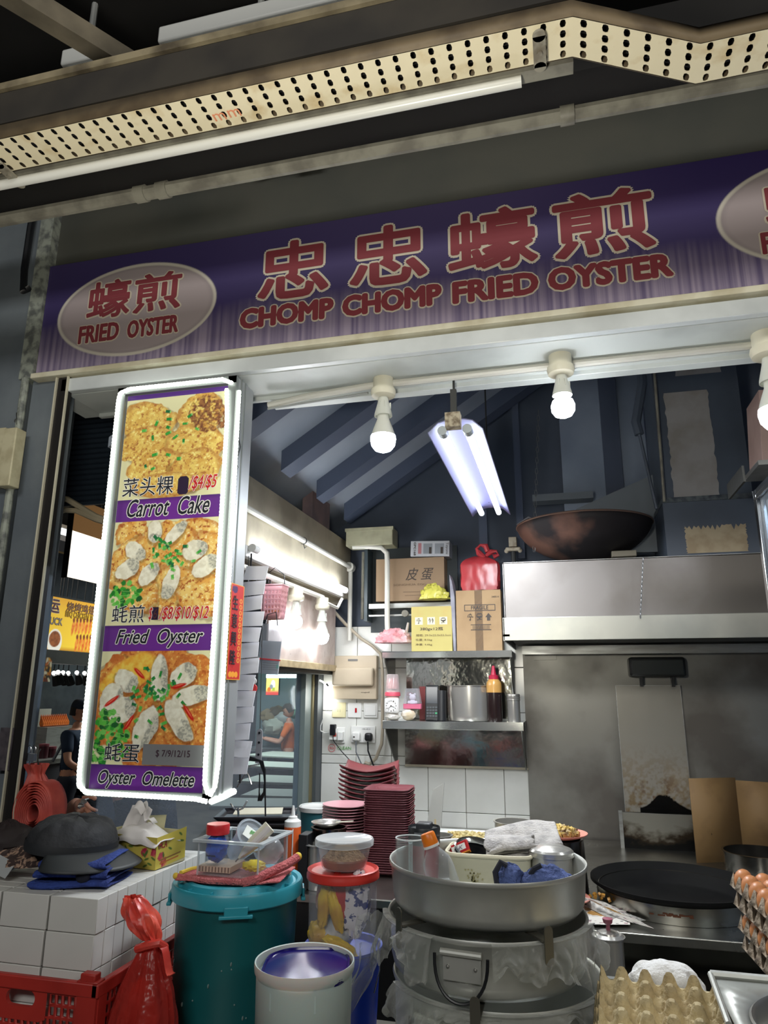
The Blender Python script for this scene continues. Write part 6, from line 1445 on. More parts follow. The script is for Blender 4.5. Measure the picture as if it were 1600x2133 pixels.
crumple((P(-20, 1810, Y=1.8).x, 1.85, BZ+.05), (.07, .08, .06), 44, .15, 2, 28, 18, .1).build('dark_bag', mat('bag_dark', (34, 24, 26), .7)); tag(bpy.data.objects['dark_bag'], 'dark brown bag at the left edge behind the striped cloth', 'bag')

# yellow paper box with napkins
c0 = P(322, 1813, Z=BZ+.001); cr = P(374, 1793, Z=BZ+.001); 
hB = P(322, 1746, Y=c0.y).z-BZ
ang = math.radians(-9)
t = thing('yellow_napkin_box', 'open yellow flowered paper box stuffed with white tissue on the cartons', 'box', (c0.x, c0.y, BZ+.001), rz=ang)
LW, LD = .215, .125
m_ybox = mat('ybox_inner', (196, 188, 150), .7)
pb = Paint(150, 60, (198, 182, 86)); r = random.Random(5)
def flowers(pp, n, seed):
    r = random.Random(seed)
    for i in range(n):
        x, y = r.uniform(5, pp.w-5), r.uniform(6, pp.h-8); pp.fill(pp.ell(x, y, 8, 8, 0, .35, seed+i), (170, 40, 66), (190, 74, 90), pp.noise(4, i, 2)); pp.fill(pp.ell(x+5, y+6, 5, 4, 0, .3, i+4)*.5, (222, 150, 90))
    for i in range(n*3):
        x, y = r.uniform(5, pp.w-5), r.uniform(5, pp.h-5); pp.fill(pp.ell(x, y, 6, 2, r.uniform(0, 3), .1, i, 1), (78, 110, 50))
flowers(pb, 7, 3); pb.build('printed_side', m_print, (-LW, -.0005, hB), (0, -.0005, hB), (-LW, -.0005, 0), t)
pb = Paint(80, 60, (206, 188, 84)); flowers(pb, 2, 8); pb.fill(pb.rect(12, 44, 66, 46), (150, 110, 60)); pb.fill(pb.rect(12, 50, 60, 52), (190, 110, 60)); pb.build('printed_side', m_print, (.0005, 0, hB), (.0005, LD, hB*1.12), (.0005, 0, 0), t)
mb = MB(); mb.bb((-LW, 0, 0), (0, .002, hB)); mb.bb((-.002, 0, 0), (0, LD, hB)); mb.bb((-LW, LD-.002, 0), (0, LD, hB)); mb.bb((-LW, 0, 0), (-LW+.002, LD, hB)); mb.bb((-LW, 0, 0), (0, LD, .002)); mb.build('box_wall', m_ybox, t)
mb = MB(); mb.add([(-LW, LD, hB), (-.08, LD, hB), (-.10, LD+.03, hB+.03), (-LW+.03, LD+.03, hB+.022)], [(0, 1, 2, 3)]); mb.build('flap', m_ybox, t, solid=.001)
m_hca = mat('maroon_print', (166, 50, 60), .5)
text('HCA', .02, m_hca, t, (-LW+.035, -.0012, hB-.026), wid=.034, hei=.018, bold=.01); text('HCA', .02, m_hca, t, (.0012, .026, hB-.030), rot=(PI/2, 0, PI/2), wid=.034, hei=.020, bold=.01)
m_tissue = mat('tissue', (222, 218, 216), .8)
def tis(u, v): x, y = (u-.5), (v-.5); return (x*.19+.01*nz(u*3, v*3, 1), y*.11, .012*nz(u*4, v*4, 5)+.035*(1-4*x*x)*(1-3*y*y)-.02*max(0, abs(y)-.3)*10*.3)
o = MB().surf(tis, 22, 14).build('tissue', m_tissue, t, solid=.001); o.location = (-LW*.42, LD*.42-.01, hB-.012)
def tis2(u, v): return ((u-.5)*.09+.03*v, .02*math.sin(u*5)+.01*v, v*.075-.02*abs(u-.4)+.012*nz(u*4, v*3, 8))
o = MB().surf(tis2, 16, 12).build('tissue', m_tissue, t, solid=.001); o.location = (-LW*.62, LD*.4, hB)
def tis3(u, v): return ((u)*.08, -.01+.02*v+.01*math.sin(u*6), .055-.03*u+.02*v*(1-u)+.006*math.sin(u*16))
o = MB().surf(tis3, 16, 8).build('tissue', m_tissue, t, solid=.001); o.location = (-LW*.58, LD*.35, hB+.005)
# bundle of red bags hanging at the left
q = P(80, 1690, Y=2.0)
t = thing('red_bag_bundle', 'bundle of folded red carrier bags hanging on a hook beside the left frame', 'bags', (P(84, 1690, Y=2.02).x, 2.03, q.z))
m_rb = mat('bag_bundle_red', (194, 84, 72), .55, col2=(166, 62, 56), scale=12)
for k in range(9):
    s = 1-.085*k
    def pf(u, v, s=s, k=k):
        a = PI*(-.35+1.7*u); return (.068*s*math.cos(a)*1.0+.004*k-.01, (v-.5)*.09*(1-.3*abs(v-.5))-.004*k, .085*s*math.sin(a)+.004*nz(u*5, v*3, k))
    MB().surf(pf, 26, 5).build('folded_bag', m_rb, t, solid=.0022)
def nf(u, v):
    a = 2*PI*u; rr = .017+.022*abs(v-.62)*1.6+.004*math.sin(a*7)+.003*math.sin(a*11+v*4); return (-.028+rr*math.cos(a)*1.2-.014*v, rr*math.sin(a), .06+.075*v)
MB().surf(nf, 44, 10, True).build('gathered_neck', m_rb, t)
MB().tube([(-.03, -.0, .12), (-.03, -.012, .145), (-.032, -.01, .17), (-.034, .0, .18)], .0025, 6).build('hook', m_dark, t)
MB().tube([(.01, -.05, -.06), (.03, -.055, -.045), (.055, -.04, -.035), (.05, -.05, -.06), (.03, -.055, -.075)], .005, 6).build('tie_string', mat('string_red', (190, 40, 44), .5), t)
# binder clips above the bundle
q = P(62, 1585, Y=2.03); t = thing('binder_clip', 'dark binder clip with wire arms above the red bag bundle', 'clip', q)
MB().prism([(-.018, 0), (.018, 0), (.018, .022), (-.018, .024)], -.008, .008).build('clip_body', mat('clip_grey', (90, 96, 106), .4), t)
for s in (-.008, .010): MB().tube([(s-.006, 0, .02), (s-.008, 0, .04), (s, 0, .048), (s+.008, 0, .04), (s+.006, 0, .02)], .0015, 6).build('wire_arm', ch, t)
MB().tube([(0, 0, .0), (.004, 0, -.03)], .0015, 6).build('hook_wire_part', ch, t)

# tied red refuse bag
q = P(300, 2010, Y=1.60)
t = thing('red_rubbish_bag', 'tied translucent red plastic bag standing between the cartons and the teal drum', 'bag', (P(300, 2010, Y=1.64).x, 1.64, ZC))
m_rub = clear('red_film', (244, 130, 112), .42, .25, body=(200, 66, 58), bump=.6, edge=.4)
Hn = P(320, 1975, Y=1.62).z-ZC
def bagf(u, v):
    a = 2*PI*u; prof = [.55, .92, 1.0, 1.0, .93, .80, .62, .40, .20][min(8, int(v*8))]; v8 = v*8; i = min(7, int(v8)); f = v8-i; pr = [.70, 1.0, 1.04, 1.02, .98, .92, .78, .52, .22]; k = pr[i]*(1-f)+pr[i+1]*f
    wr = 1+.12*fbm(math.cos(a)*1.5, math.sin(a)*1.5, v*2.2)-.15*abs(nz(math.cos(a)*3+3, math.sin(a)*3, v*1.6))*2*(v > .2)+.04*math.sin(a*9+v*3)*max(0, v-.55)*2
    return (.088*k*wr*math.cos(a)+.012*v, .075*k*wr*math.sin(a), Hn*v)
MB().surf(bagf, 72, 30, True).build('bag', m_rub, t)
crumple((0, 0, .16), (.058, .05, .15), 51, .15, 2, 30, 20, .08).build('bag_contents', mat('contents_brown', (150, 84, 62), .8, col2=(226, 130, 70), scale=6), t)
def knotf(u, v):
    a = 2*PI*u; rr = (.018+.016*math.sin(v*PI*1.0)+.004*math.sin(a*6+v*8)+.003*math.sin(a*11)); return (.012-.055*v+rr*math.cos(a)*1.1, rr*math.sin(a), Hn+.012+.085*v)
m_rub2 = mat('red_film_bunched', (208, 66, 56), .35, col2=(236, 96, 76), scale=20)
MB().surf(knotf, 40, 16, True).build('gathered_top', m_rub2, t)
MB().tube([(-.01, -.02, Hn-.005), (.02, -.026, Hn+.006), (.045, -.02, Hn+.012), (.05, .0, Hn-.002), (.03, .01, Hn-.01)], .009, 8).build('knot', m_rub2, t)
MB().surf(lambda u, v: (.045+.03*v+.012*(u-.5), -.01+.01*math.sin(u*8), Hn+.0-.05*v-.0*u+.01*math.sin(v*6)), 8, 8).build('bag_ear', m_rub2, t, solid=.003)

# teal drum
q = P(497, 1828, Y=1.87); DR = w_(136, q)*.97; dz = q.z
t = thing('teal_drum', 'large teal plastic drum with a clip-on lid', 'drum', (q.x, 1.87, ZC+.001)); DH = dz-ZC
m_teal = mat('teal_plastic', (20, 104, 108), .4, col2=(16, 92, 98), scale=3); m_teall = mat('teal_lid', (52, 158, 176), .35, col2=(44, 148, 164), scale=4)
MB().lathe([(0, 0), (DR*.82, 0), (DR*.86, .02), (DR*.93, DH-.04), (DR*.96, DH-.035), (DR*.96, DH-.02), (0, DH-.02)], n=72).build('drum_body', m_teal, t, ang=45)
MB().lathe([(DR*.98, DH-.040), (DR*1.01, DH-.036), (DR*1.01, DH-.008), (DR*.99, DH-.002), (DR*.93, DH-.004), (DR*.90, DH-.010), (DR*.86, DH-.010), (DR*.83, DH+.004), (DR*.77, DH+.007), (DR*.73, DH+.002), (0, DH+.002)], n=72).build('lid', m_teall, t, ang=30)
for a in (-1.15, -2.75, .4): 
    mb = MB(); mb.T = Matrix.Rotation(a, 4, 'Z'); mb.bb((DR*.98, -.04, DH-.052), (DR*1.05, .04, DH-.044)); mb.bb((DR*1.0, -.028, DH-.05), (DR*1.04, .028, DH-.026)); mb.build('lid_clip', m_teall, t, bevel=.002)
for i in range(7):
    a = -PI*.95+i*PI*.9/6; mb = MB(); mb.T = Matrix.Rotation(a, 4, 'Z'); mb.bb((DR*.85, -.0015, DH-.010), (DR*.92, .0015, DH-.001)); mb.build('lid_rib', m_teall, t)
mb = MB(); r = random.Random(3)
for i in range(16):
    a = -PI/2+r.uniform(-.9, .9); z = r.uniform(.08, DH*.72); k = DR*(.86+.07*(z/DH))
    T = Matrix.Rotation(a, 4, 'Z') @ Matrix.Translation((k+.0012, 0, z)); mb.sph(T.translation, (.002, .002, .002), 6, 4) if i % 3 else mb.sph(T.translation, (.002, .004, .005), 6, 4)
mb.build('paint_splash', mat('splash_white', (126, 150, 148), .6), t)
LT = ZC+.001+DH+.004; dc = Vector((q.x, 1.87, LT))
# pink towel on the lid
m_pk = mat('pink_towel', (214, 120, 120), .95, col2=(196, 100, 104), scale=20, bump=.7, bscale=170); m_yl = mat('hem_yellow', (226, 196, 70), .8)
t = thing('pink_towel', 'flat pink towel with yellow hem spread on the teal drum lid', 'towel', (dc.x+.004, 1.85, LT+.003), rz=math.radians(6))
def tw(u, v): x, y = (u-.5)*.275, (v-.5)*.16; return (x, y, .003+.004*abs(nz(x*20, y*20, 2))+.012*max(0, u-.8)*5*.5)
MB().surf(tw, 26, 14).build('towel', m_pk, t, solid=.006, sub=1)
MB().tube([(.045, -.085, .006), (.075, -.075, .012), (.10, -.045, .022), (.135, .0, .034), (.150, .035, .042)], lambda u: .011, 10).build('rolled_edge', m_pk, t)
MB().tube([(-.14, -.055, .008), (-.05, -.082, .006), (.05, -.088, .007)], .007, 8).build('rolled_edge', m_pk, t)
MB().sph((.152, .039, .044), .0105, 10, 6).build('yellow_end', m_yl, t); MB().tube([(-.145, -.02, .007), (-.135, .02, .007), (-.11, .05, .007)], .006, 8).build('yellow_hem', m_yl, t); MB().sph((-.142, -.058, .009), .008, 8, 6).build('yellow_end', m_yl, t)
# acrylic box
fl_ = P(410, 1812, Y=1.80); fr_ = P(535, 1812, Y=1.80)
zA = LT+.014; cA = P(403, 1750, Y=1.79); cB = P(540, 1752, Y=1.79); hA = cA.z-zA
t = thing('acrylic_box', 'clear acrylic box with a wide rim standing on the pink towel', 'box', ((cA.x+cB.x)/2+.008, 1.79, zA), rz=math.radians(-3)); wA = (cB.x-cA.x)/2; dA = .17
m_acr = clear('acrylic', (250, 252, 253), .025, .03, edge=.12); m_acre = clear('acrylic_edge', (232, 238, 240), .30, .05)
mb = MB(); k = .93
for (x0, y0, x1, y1) in ((-wA*k, 0, wA*k, .002), (-wA*k, dA, wA*k, dA+.002), (-wA*k, 0, -wA*k+.002, dA), (wA*k-.002, 0, wA*k, dA)): mb.bb((x0, y0, 0), (x1, y1, hA))
mb.bb((-wA*k, 0, 0), (wA*k, dA, .002)); mb.build('walls', m_acr, t)
mb = MB()
for (x0, y0, x1, y1) in ((-wA-.008, -.010, wA+.008, .004), (-wA-.008, dA-.004, wA+.008, dA+.010), (-wA-.008, 0, -wA*k+.002, dA), (wA*k-.002, 0, wA+.008, dA)): mb.bb((x0, y0, hA-.004), (x1, y1, hA+.003))
mb.build('rim', m_acre, t, bevel=.0015)
for x, y in ((-wA*k, 0), (wA*k, 0), (-wA*k, dA), (wA*k, dA)): MB().bb((x-.0018, y-.0018, 0), (x+.0018, y+.0018, hA)).build('corner_edge', m_acre, t)
bA = t.location
def tiny(name, label, cat, c): return thing(name, label, cat, c)
q = P(452, 1735, Y=1.83)
t = thing('red_lid_jar', 'clear jar with a red lid and bright blue contents inside the acrylic box', 'jar', (q.x, 1.835, zA+.022)); jh = P(452, 1727, Y=1.83).z-zA-.022; jr = w_(24, q)
MB().lathe([(0, 0), (jr*.95, 0), (jr, .006), (jr, jh-.028), (jr*.86, jh-.018), (jr*.86, jh-.01)], n=36).build('jar_body', m_acr, t)
MB().lathe([(jr*.98, jh-.012), (jr*1.0, jh-.01), (jr*1.0, jh+.010), (jr*.96, jh+.013), (0, jh+.013)], n=40, wob=lambda a, z: 1+.008*math.sin(a*40)).build('lid', mat('lid_red', (206, 44, 50), .35), t)
crumple((0, 0, .036), (jr*.95, jr*.95, .038), 61, .1, 3, 30, 20, .12).build('blue_contents', mat('vivid_blue', (26, 92, 208), .3, col2=(16, 60, 170), scale=16), t)
text('mamamia', .008, m_ink, t, (0, -jr-.001, .02), wid=.025, hei=.005)
q = P(520, 1725, Y=1.88)
t = thing('plastic_cup', 'cloudy plastic cup lying tilted with its round mouth facing up in the acrylic box', 'cup', (q.x-.024, 1.895, zA+.055), rot=(math.radians(22), math.radians(48), 0))
MB().lathe([(0, -.04), (.026, -.04), (.040, .045), (.044, .048), (.040, .051)], n=36).build('cup_body', clear('pp_cloudy', (222, 232, 240), .26, .15), t)
MB().lathe([(0, .046), (.036, .046), (.041, .05), (.046, .05), (.046, .044)], n=36).build('cup_lid', clear('pp_lid', (226, 234, 240), .22, .12), t)
MB().box((0, -.004, .052), (.046, .034, .001), (0, 0, .4)).build('paper_tag', mat('tag_white', (226, 232, 226), .6), t); text('蚝', .014, mat('tag_green', (90, 170, 80), .5), t, (0, -.006, .0535), rot=(0, 0, .4), wid=.014, hei=.014)
a = P(497, 1788, Y=1.825); b = P(562, 1722, Y=1.86)
t = thing('piping_bag', 'rolled cream paper cone lying diagonally across the acrylic box', 'paper roll', a)
d = b-a; mb = MB(); mb.tube([Vector((0, 0, 0))+d*k for k in (0, .25, .5, .75, 1)], lambda u: .003+.014*min(1, u*2.5), 12); mb.build('roll', mat('napkin_cream', (222, 220, 200), .8), t)
mb = MB(); mb.tube([Vector((.004, -.006, .002))+d*k for k in (.05, .3, .6, .97)], lambda u: .002+.009*min(1, u*3), 10); mb.build('outer_fold', m_tissue, t)
MB().tube([(-.008, 0, -.008), (0, 0, 0)], .002, 6).build('tip', m_steel, t)
q = P(440, 1808, Y=1.83); t = thing('cardboard_pad', 'flat corrugated pad on the bottom of the acrylic box', 'pad', (q.x+.018, 1.85, zA+.004))
MB().bb((-.045, -.04, 0), (.045, .05, .014)).build('pad', mat('pad_tan', (206, 176, 150), .7), t)
for i in range(10): MB().bb((-.042+.009*i, -.0405, .001), (-.0395+.009*i, -.0395, .013)).build('gap', mat('pad_gap', (96, 60, 48), .8), t)
q = P(528, 1797, Y=1.84); tag(crumple((q.x, 1.845, zA+.018), (.032, .024, .014), 71, .2, 2.5, 26, 16, .1).build('yellow_packet', mat('packet_yellow', (226, 200, 40), .4)), 'folded yellow packet at the bottom of the acrylic box', 'packet')
q = P(570, 1770, Y=1.92); tag(crumple((P(560, 1765, Y=1.92).x, 1.92, zA+.04), (.04, .035, .035), 75, .1, 2.0, 26, 16, .05).build('clear_bag', clear('bag_clear_white', (226, 226, 228), .3, .15)), 'puffed clear plastic bag in the rear right of the acrylic box', 'bag')

# red-lidded tub, round container on it, blue bucket beneath
q = P(715, 1815, Y=1.95); TR = w_(76, q)*.975; tz = q.z; tb = P(715, 1978, Y=1.95).z
t = thing('red_lid_tub', 'tall clear tub with a red lid full of wrapped packets', 'tub', (q.x, 1.95, tb)); TH = tz-tb
MB().lathe([(0, 0), (TR*.90, 0), (TR*.93, .01), (TR*.95, TH-.02), (TR*1.0, TH-.016), (TR*1.0, TH-.012)], n=56).build('tub_body', clear('tub_clear', (246, 247, 250), .07, .06, edge=.35), t)
MB().lathe([(TR*1.0, TH-.014), (TR*1.02, TH-.012), (TR*1.02, TH-.002), (TR*1.0, TH+.002), (TR*1.0, TH+.008), (TR*.95, TH+.010), (TR*.88, TH+.004), (0, TH+.002)], n=64).build('lid', mat('lid_scarlet', (206, 54, 44), .4), t, ang=28)
tc = t
def pk(label, c, r_, seed, m, rot=(0, 0, 0)):
    o = crumple((0, 0, 0), r_, seed, .14, 2.2, 26, 18, .12).build('wrapped_packet', m); o.location = Vector((q.x, 1.95, tb))+Vector((c[0]*1.02, c[1]*1.0, c[2]*1.0)); o.scale = (1.15, 1.1, .96); o.rotation_euler = rot; return tag(o, label, 'packet')
m_yw = mat('wrap_yellow', (236, 200, 50), .4, col2=(190, 140, 30), scale=10); m_rw = mat('wrap_red', (206, 54, 46), .4, col2=(170, 34, 36), scale=8)
m_fl = mat('floral_wrap', (226, 222, 226), .5, col2=(60, 70, 130), scale=55, lo=.54, hi=.57)
pk('yellow wrapped sachet standing in the red-lidded tub, left of centre', (-.035, -.045, .115), (.016, .014, .062), 1, m_yw, (0, .12, 0)); pk('second yellow sachet leaning in the red-lidded tub beside the red one', (-.002, -.052, .105), (.016, .013, .055), 2, m_yw, (0, -.3, 0))
pk('long red wrapped sachet in the middle of the red-lidded tub', (.008, -.035, .13), (.022, .02, .068), 3, m_rw, (0, -.25, 0)); pk('blue-flowered white packet filling the right of the red-lidded tub', (.044, -.028, .115), (.034, .028, .085), 4, m_fl, (0, .1, 0))
pk('yellow and red packet at the bottom of the red-lidded tub', (.01, -.05, .022), (.045, .02, .018), 5, m_yw, (0, .35, 0)); pk('yellow packet at the bottom left of the red-lidded tub', (-.055, -.03, .04), (.024, .018, .035), 6, m_yw, (0, -.4, 0))
pk('reddish packets at the back of the red-lidded tub', (-.02, .02, .12), (.055, .03, .08), 7, mat('wrap_mixed', (150, 70, 60), .5, col2=(210, 190, 180), scale=14)); pk('pale blue-green packet low in the red-lidded tub', (-.01, -.01, .05), (.05, .03, .045), 8, mat('wrap_grey', (110, 130, 140), .5, col2=(200, 200, 204), scale=12))
q3 = P(715, 1748, Y=1.95); rz3 = w_(62, q3)*.98
t = thing('round_food_tub', 'round clear tub of brown minced topping with a cloudy lid on the red lid', 'tub', (q.x+.002, 1.95, tb+TH+.011)); h3 = q3.z-(tb+TH+.011)
MB().lathe([(0, 0), (rz3*.72, 0), (rz3*.76, .004), (rz3*.93, h3-.004)], n=56).build('tub_body', clear('tub_frosted', (236, 238, 240), .14, .2, edge=.3), t)
MB().lathe([(rz3*.93, h3-.012), (rz3*1.0, h3-.012), (rz3*1.01, h3+.0), (rz3*.98, h3+.004), (rz3*.88, h3+.0), (0, h3-.001)], n=56).build('lid', clear('lid_frosted', (234, 238, 240), .32, .15), t)
MB().lathe([(0, .003), (rz3*.70, .003), (rz3*.76, .02), (rz3*.74, .024)], n=48).build('sauce', mat('brown_sauce', (146, 84, 34), .35, col2=(110, 60, 24), scale=20), t)
MB().surf(lambda u, v: (rz3*.74*v*math.cos(2*PI*u), rz3*.74*v*math.sin(2*PI*u), .022+.036*(1-v*v)**1.2+.003*nz(u*30, v*20, 1)), 60, 20, True).build('mince', mat('mince', (168, 132, 88), .8, col2=(130, 96, 56), scale=70, bump=.8, bscale=160), t)
# blue bucket
t = thing('blue_bucket', 'bright blue plastic bucket carrying the red-lidded tub', 'bucket', (q.x+.004, 1.95, ZC+.001)); bh_ = tb-ZC+.004; br_ = TR*1.05
MB().lathe([(0, 0), (br_*.8, 0), (br_*.97, bh_), (br_*1.02, bh_+.004), (br_*1.02, bh_+.010), (br_*.97, bh_+.008), (br_*.93, bh_-.006), (0, bh_-.008)], n=56).build('bucket_body', mat('bucket_blue', (18, 62, 190), .35), t, ang=45)
MB().tube([(br_*1.02, -.02, bh_), (br_*1.08, -.04, bh_-.03), (br_*1.02, -.07, bh_-.07)], .002, 6).build('bail', ch, t)
# white bucket with navy lid sunk in it
q = P(635, 2000, Y=1.6); WR = w_(106, q)*.97
t = thing('white_bucket', 'milky white plastic bucket in front of the teal drum', 'bucket', (q.x, 1.60, ZC+.001)); wh = q.z-ZC
m_milk = mat('milky_plastic', (196, 206, 200), .4, col2=(186, 198, 194), scale=3, sss=.2)
MB().lathe([(0, 0), (WR*.86, 0), (WR*.90, .01), (WR*.94, wh-.03), (WR*.97, wh-.022), (WR*1.0, wh-.016), (WR*1.01, wh-.004), (WR*1.0, wh+.001), (WR*.975, wh), (WR*.965, wh-.01), (WR*.90, .01), (0, .01)], n=72).build('bucket_body', m_milk, t, ang=50)
for a in (-1.95, -1.0): mb = MB(); mb.T = Matrix.Rotation(a, 4, 'Z'); mb.bb((WR*.935, -.002, wh-.065), (WR*.96, .002, wh-.02)); mb.build('rim_rib', m_milk, t)
t2 = thing('navy_lid', 'square navy plastic lid lying inside the white bucket', 'lid', (q.x+.002, 1.605, ZC+wh-.012), rot=(math.radians(2), math.radians(-1), math.radians(14)))
n = 48; se = lambda k, a, p=.5: (k*math.copysign(abs(math.cos(a))**p, math.cos(a)), k*math.copysign(abs(math.sin(a))**p, math.sin(a)))
mb = MB(); rings = [(WR*.86, -.01), (WR*.885, 0), (WR*.87, .004), (WR*.84, .004), (WR*.82, .0), (WR*.02, .0)]
vs = [(*se(k, 2*PI*i/n, .62), z) for k, z in rings for i in range(n)]
fs = [(j*n+i, j*n+(i+1) % n, (j+1)*n+(i+1) % n, (j+1)*n+i) for j in range(len(rings)-1) for i in range(n)]+[tuple((len(rings)-1)*n+i for i in range(n))]
mb.add(vs, fs); mb.build('lid', mat('navy_plastic', (28, 22, 96), .15, spec=.3), t2, ang=25)

# ================================================================ front right: egg trays, cloth, basin
m_pulp = mat('egg_pulp', (206, 190, 150), .9, col2=(184, 166, 128), scale=12, bump=.5, bscale=60); m_pulpg = mat('egg_pulp_grey', (168, 152, 132), .9, col2=(148, 132, 114), scale=12, bump=.5, bscale=60)
def egg_tray_mesh(m, name='tray_body', ncx=5, ncy=6, p=.047):
    W2, D2 = ncx*p, ncy*p
    def fn(u, v):
        x, y = u*ncx, v*ncy; cx_ = math.cos(2*PI*x); cy_ = math.cos(2*PI*y)
        peak = min(1.0, max(0, (cx_+cy_)/2)**1.6*1.9); cup = max(0, (-cx_-cy_)/2)
        e = min(u, 1-u, v, 1-v); z = .012+.022*peak+.010*max(0, (cx_+cy_)/2+.35)-.010*cup
        if e < .012: z = .014
        return ((u-.5)*W2, (v-.5)*D2, z)
    return MB().surf(fn, ncx*10, ncy*10)
c0 = P(1370, 2095, Z=1.0)
q = P(1378, 2146, Z=.92)
t = thing('empty_egg_tray', 'topmost empty grey-brown egg tray in front of the white cloth, bottom right', 'egg tray', (q.x, q.y-.0, .905), rz=math.radians(-4), rot=(math.radians(13), 0, math.radians(-5)))
egg_tray_mesh(m_pulp).build('tray_body', m_pulp, t, solid=.002)
trays = [t]
for k in range(1, 6): copy_tree(t, (q.x-.012+.004*math.sin(k*2), q.y-.006, .905-.028*k), ORD[k]+' empty egg tray down in the nested stack, bottom right')
for o in [x for x in COL.objects if x.name.startswith('empty_egg_tray')][1:]: o['group'] = 'nested empty egg trays'
tag(MB().bb((q.x-.11, q.y-.13, ZC), (q.x+.11, q.y+.13, .905-.028*5-.03)).build('steel_stand', m_steel), 'plain steel stand under the stack of empty egg trays', 'stand')
# full trays at the right edge
qe = P(1575, 1925, Y=1.95); ex = P(1562, 1900, Y=1.95).x+.12
m_egg = mat('brown_egg', (206, 140, 88), .4, col2=(190, 118, 70), scale=20)
for k in range(4):
    zz = 1.035-.043*k if k < 2 else 1.035-.043*k-.01
    t = thing('full_egg_tray', ('topmost', 'second', 'third', 'lowest')[k]+' tray of brown eggs in the stack at the right edge', 'egg tray', (ex+.004*k, 1.98, zz), rot=(math.radians(4), math.radians(10), math.radians(8)))
    egg_tray_mesh(m_pulpg).build('tray_body', m_pulpg, t, solid=.002)
    if k % 2 == 0:
        eo = None
        for i in range(5):
            for j in range(6):
                if k and (i > 0 and j > 0): continue
                if eo is None: eo = MB().lathe([(0, -.0)]+[(.0215*math.sin(a)*(1-.06*math.cos(a)), .028-.028*math.cos(a)) for a in [PI*s/10 for s in range(1, 10)]]+[(0, .056)], n=16).build('egg', m_egg, None); o = eo
                else: o = eo.copy(); COL.objects.link(o)
                loc = Vector(((i-2)*.047, (j-2.5)*.047, .006)); M_ = Euler(t.rotation_euler).to_matrix()
                o.location = Vector(t.location)+M_ @ loc; o.rotation_euler = t.rotation_euler
                tag(o, 'brown egg, '+('topmost' if k == 0 else 'third')+' full tray, '+ORD[i].replace('topmost', 'first')+' from left, '+ORD[j].replace('topmost', 'first')+' row back', 'egg', 'eggs in the '+('topmost' if k == 0 else 'third')+' tray')
tag(MB().bb((ex-.1, 1.87, ZC), (ex+.12, 2.1, 1.035-.13-.06)).build('egg_stand', m_steel), 'steel box stand under the full egg trays', 'stand')
# white cloth
q = P(1385, 2040, Y=1.86)
t = thing('white_cloth', 'white terry cloth heaped behind the empty egg trays', 'towel', (q.x, 1.86, q.z-.012))
crumple((0, 0, .0), (.085, .05, .05), 81, .15, 1.8, 44, 26, .06, flat=-.02).build('cloth', mat('terry_white', (242, 242, 240), .95, bump=.3, bscale=180), t, sub=1)
tag(MB().bb((q.x-.12, 1.79, ZC), (q.x+.06, 1.95, q.z-.034)).build('steel_box_stand', m_steel), 'steel box under the white cloth', 'stand')
# basin
q = P(1545, 2060, Y=1.75); zb = P(1500, 2050, Y=1.72).z
t = thing('steel_basin_unit', 'steel counter pan with a round grey inset bowl, bottom right corner', 'basin', (.255, 1.42, zb))
mb = MB(); W_, D_ = .5, .33; 
n = 40; cxb, cyb, rb2 = .20, .12, .165
def ringpt(a, r): return (cxb+r*math.cos(a), cyb+r*math.sin(a))
def sqpt(a):
    c, s = math.cos(a), math.sin(a); k = min((W_-cxb if c > 0 else cxb)/abs(c) if abs(c) > 1e-6 else 9, (D_-cyb if s > 0 else cyb+.02)/abs(s) if abs(s) > 1e-6 else 9); return (cxb+c*k, cyb+s*k)
vs = [(*sqpt(2*PI*i/n), 0) for i in range(n)]+[(*ringpt(2*PI*i/n, rb2), 0) for i in range(n)]
mb.add(vs, [(i, (i+1) % n, n+(i+1) % n, n+i) for i in range(n)]); mb.build('deck', m_alu, t, solid=.002)
mb = MB(); mb.lathe([(rb2, .001), (rb2+.006, .005), (rb2+.002, .008), (rb2-.005, .003), (rb2*.93, -.06), (rb2*.8, -.11), (0, -.12)], c=(cxb, cyb, 0), n=56); mb.build('bowl', mat('basin_grey', (150, 150, 146), .35, .7), t, ang=60)
mb = MB(); mb.tube([(0, D_+.003, .006), (W_, D_+.003, .006)], .008, 8); mb.tube([(0, D_+.003, .006), (-.012, .1, .004)], .006, 8); mb.bb((0, D_-.02, -.03), (W_, D_-.016, 0)); mb.build('rolled_edge', m_alu, t)
MB().bb((.01, .3, -(zb-ZC)), (.03, .32, -.002)).build('leg', m_steel, t); MB().bb((.46, .3, -(zb-ZC)), (.48, .32, -.002)).build('leg', m_steel, t)
q = P(1590, 2130, Z=zb-.01); tag(MB().lathe([(0, 0), (.04, 0), (.075, .03), (.078, .032), (.074, .03), (.04, .004), (0, .004)], c=(q.x+.03, q.y-.0, zb-.055), n=40).build('white_bowl', m_wht), 'white bowl lying in the grey basin, very bottom right', 'bowl')
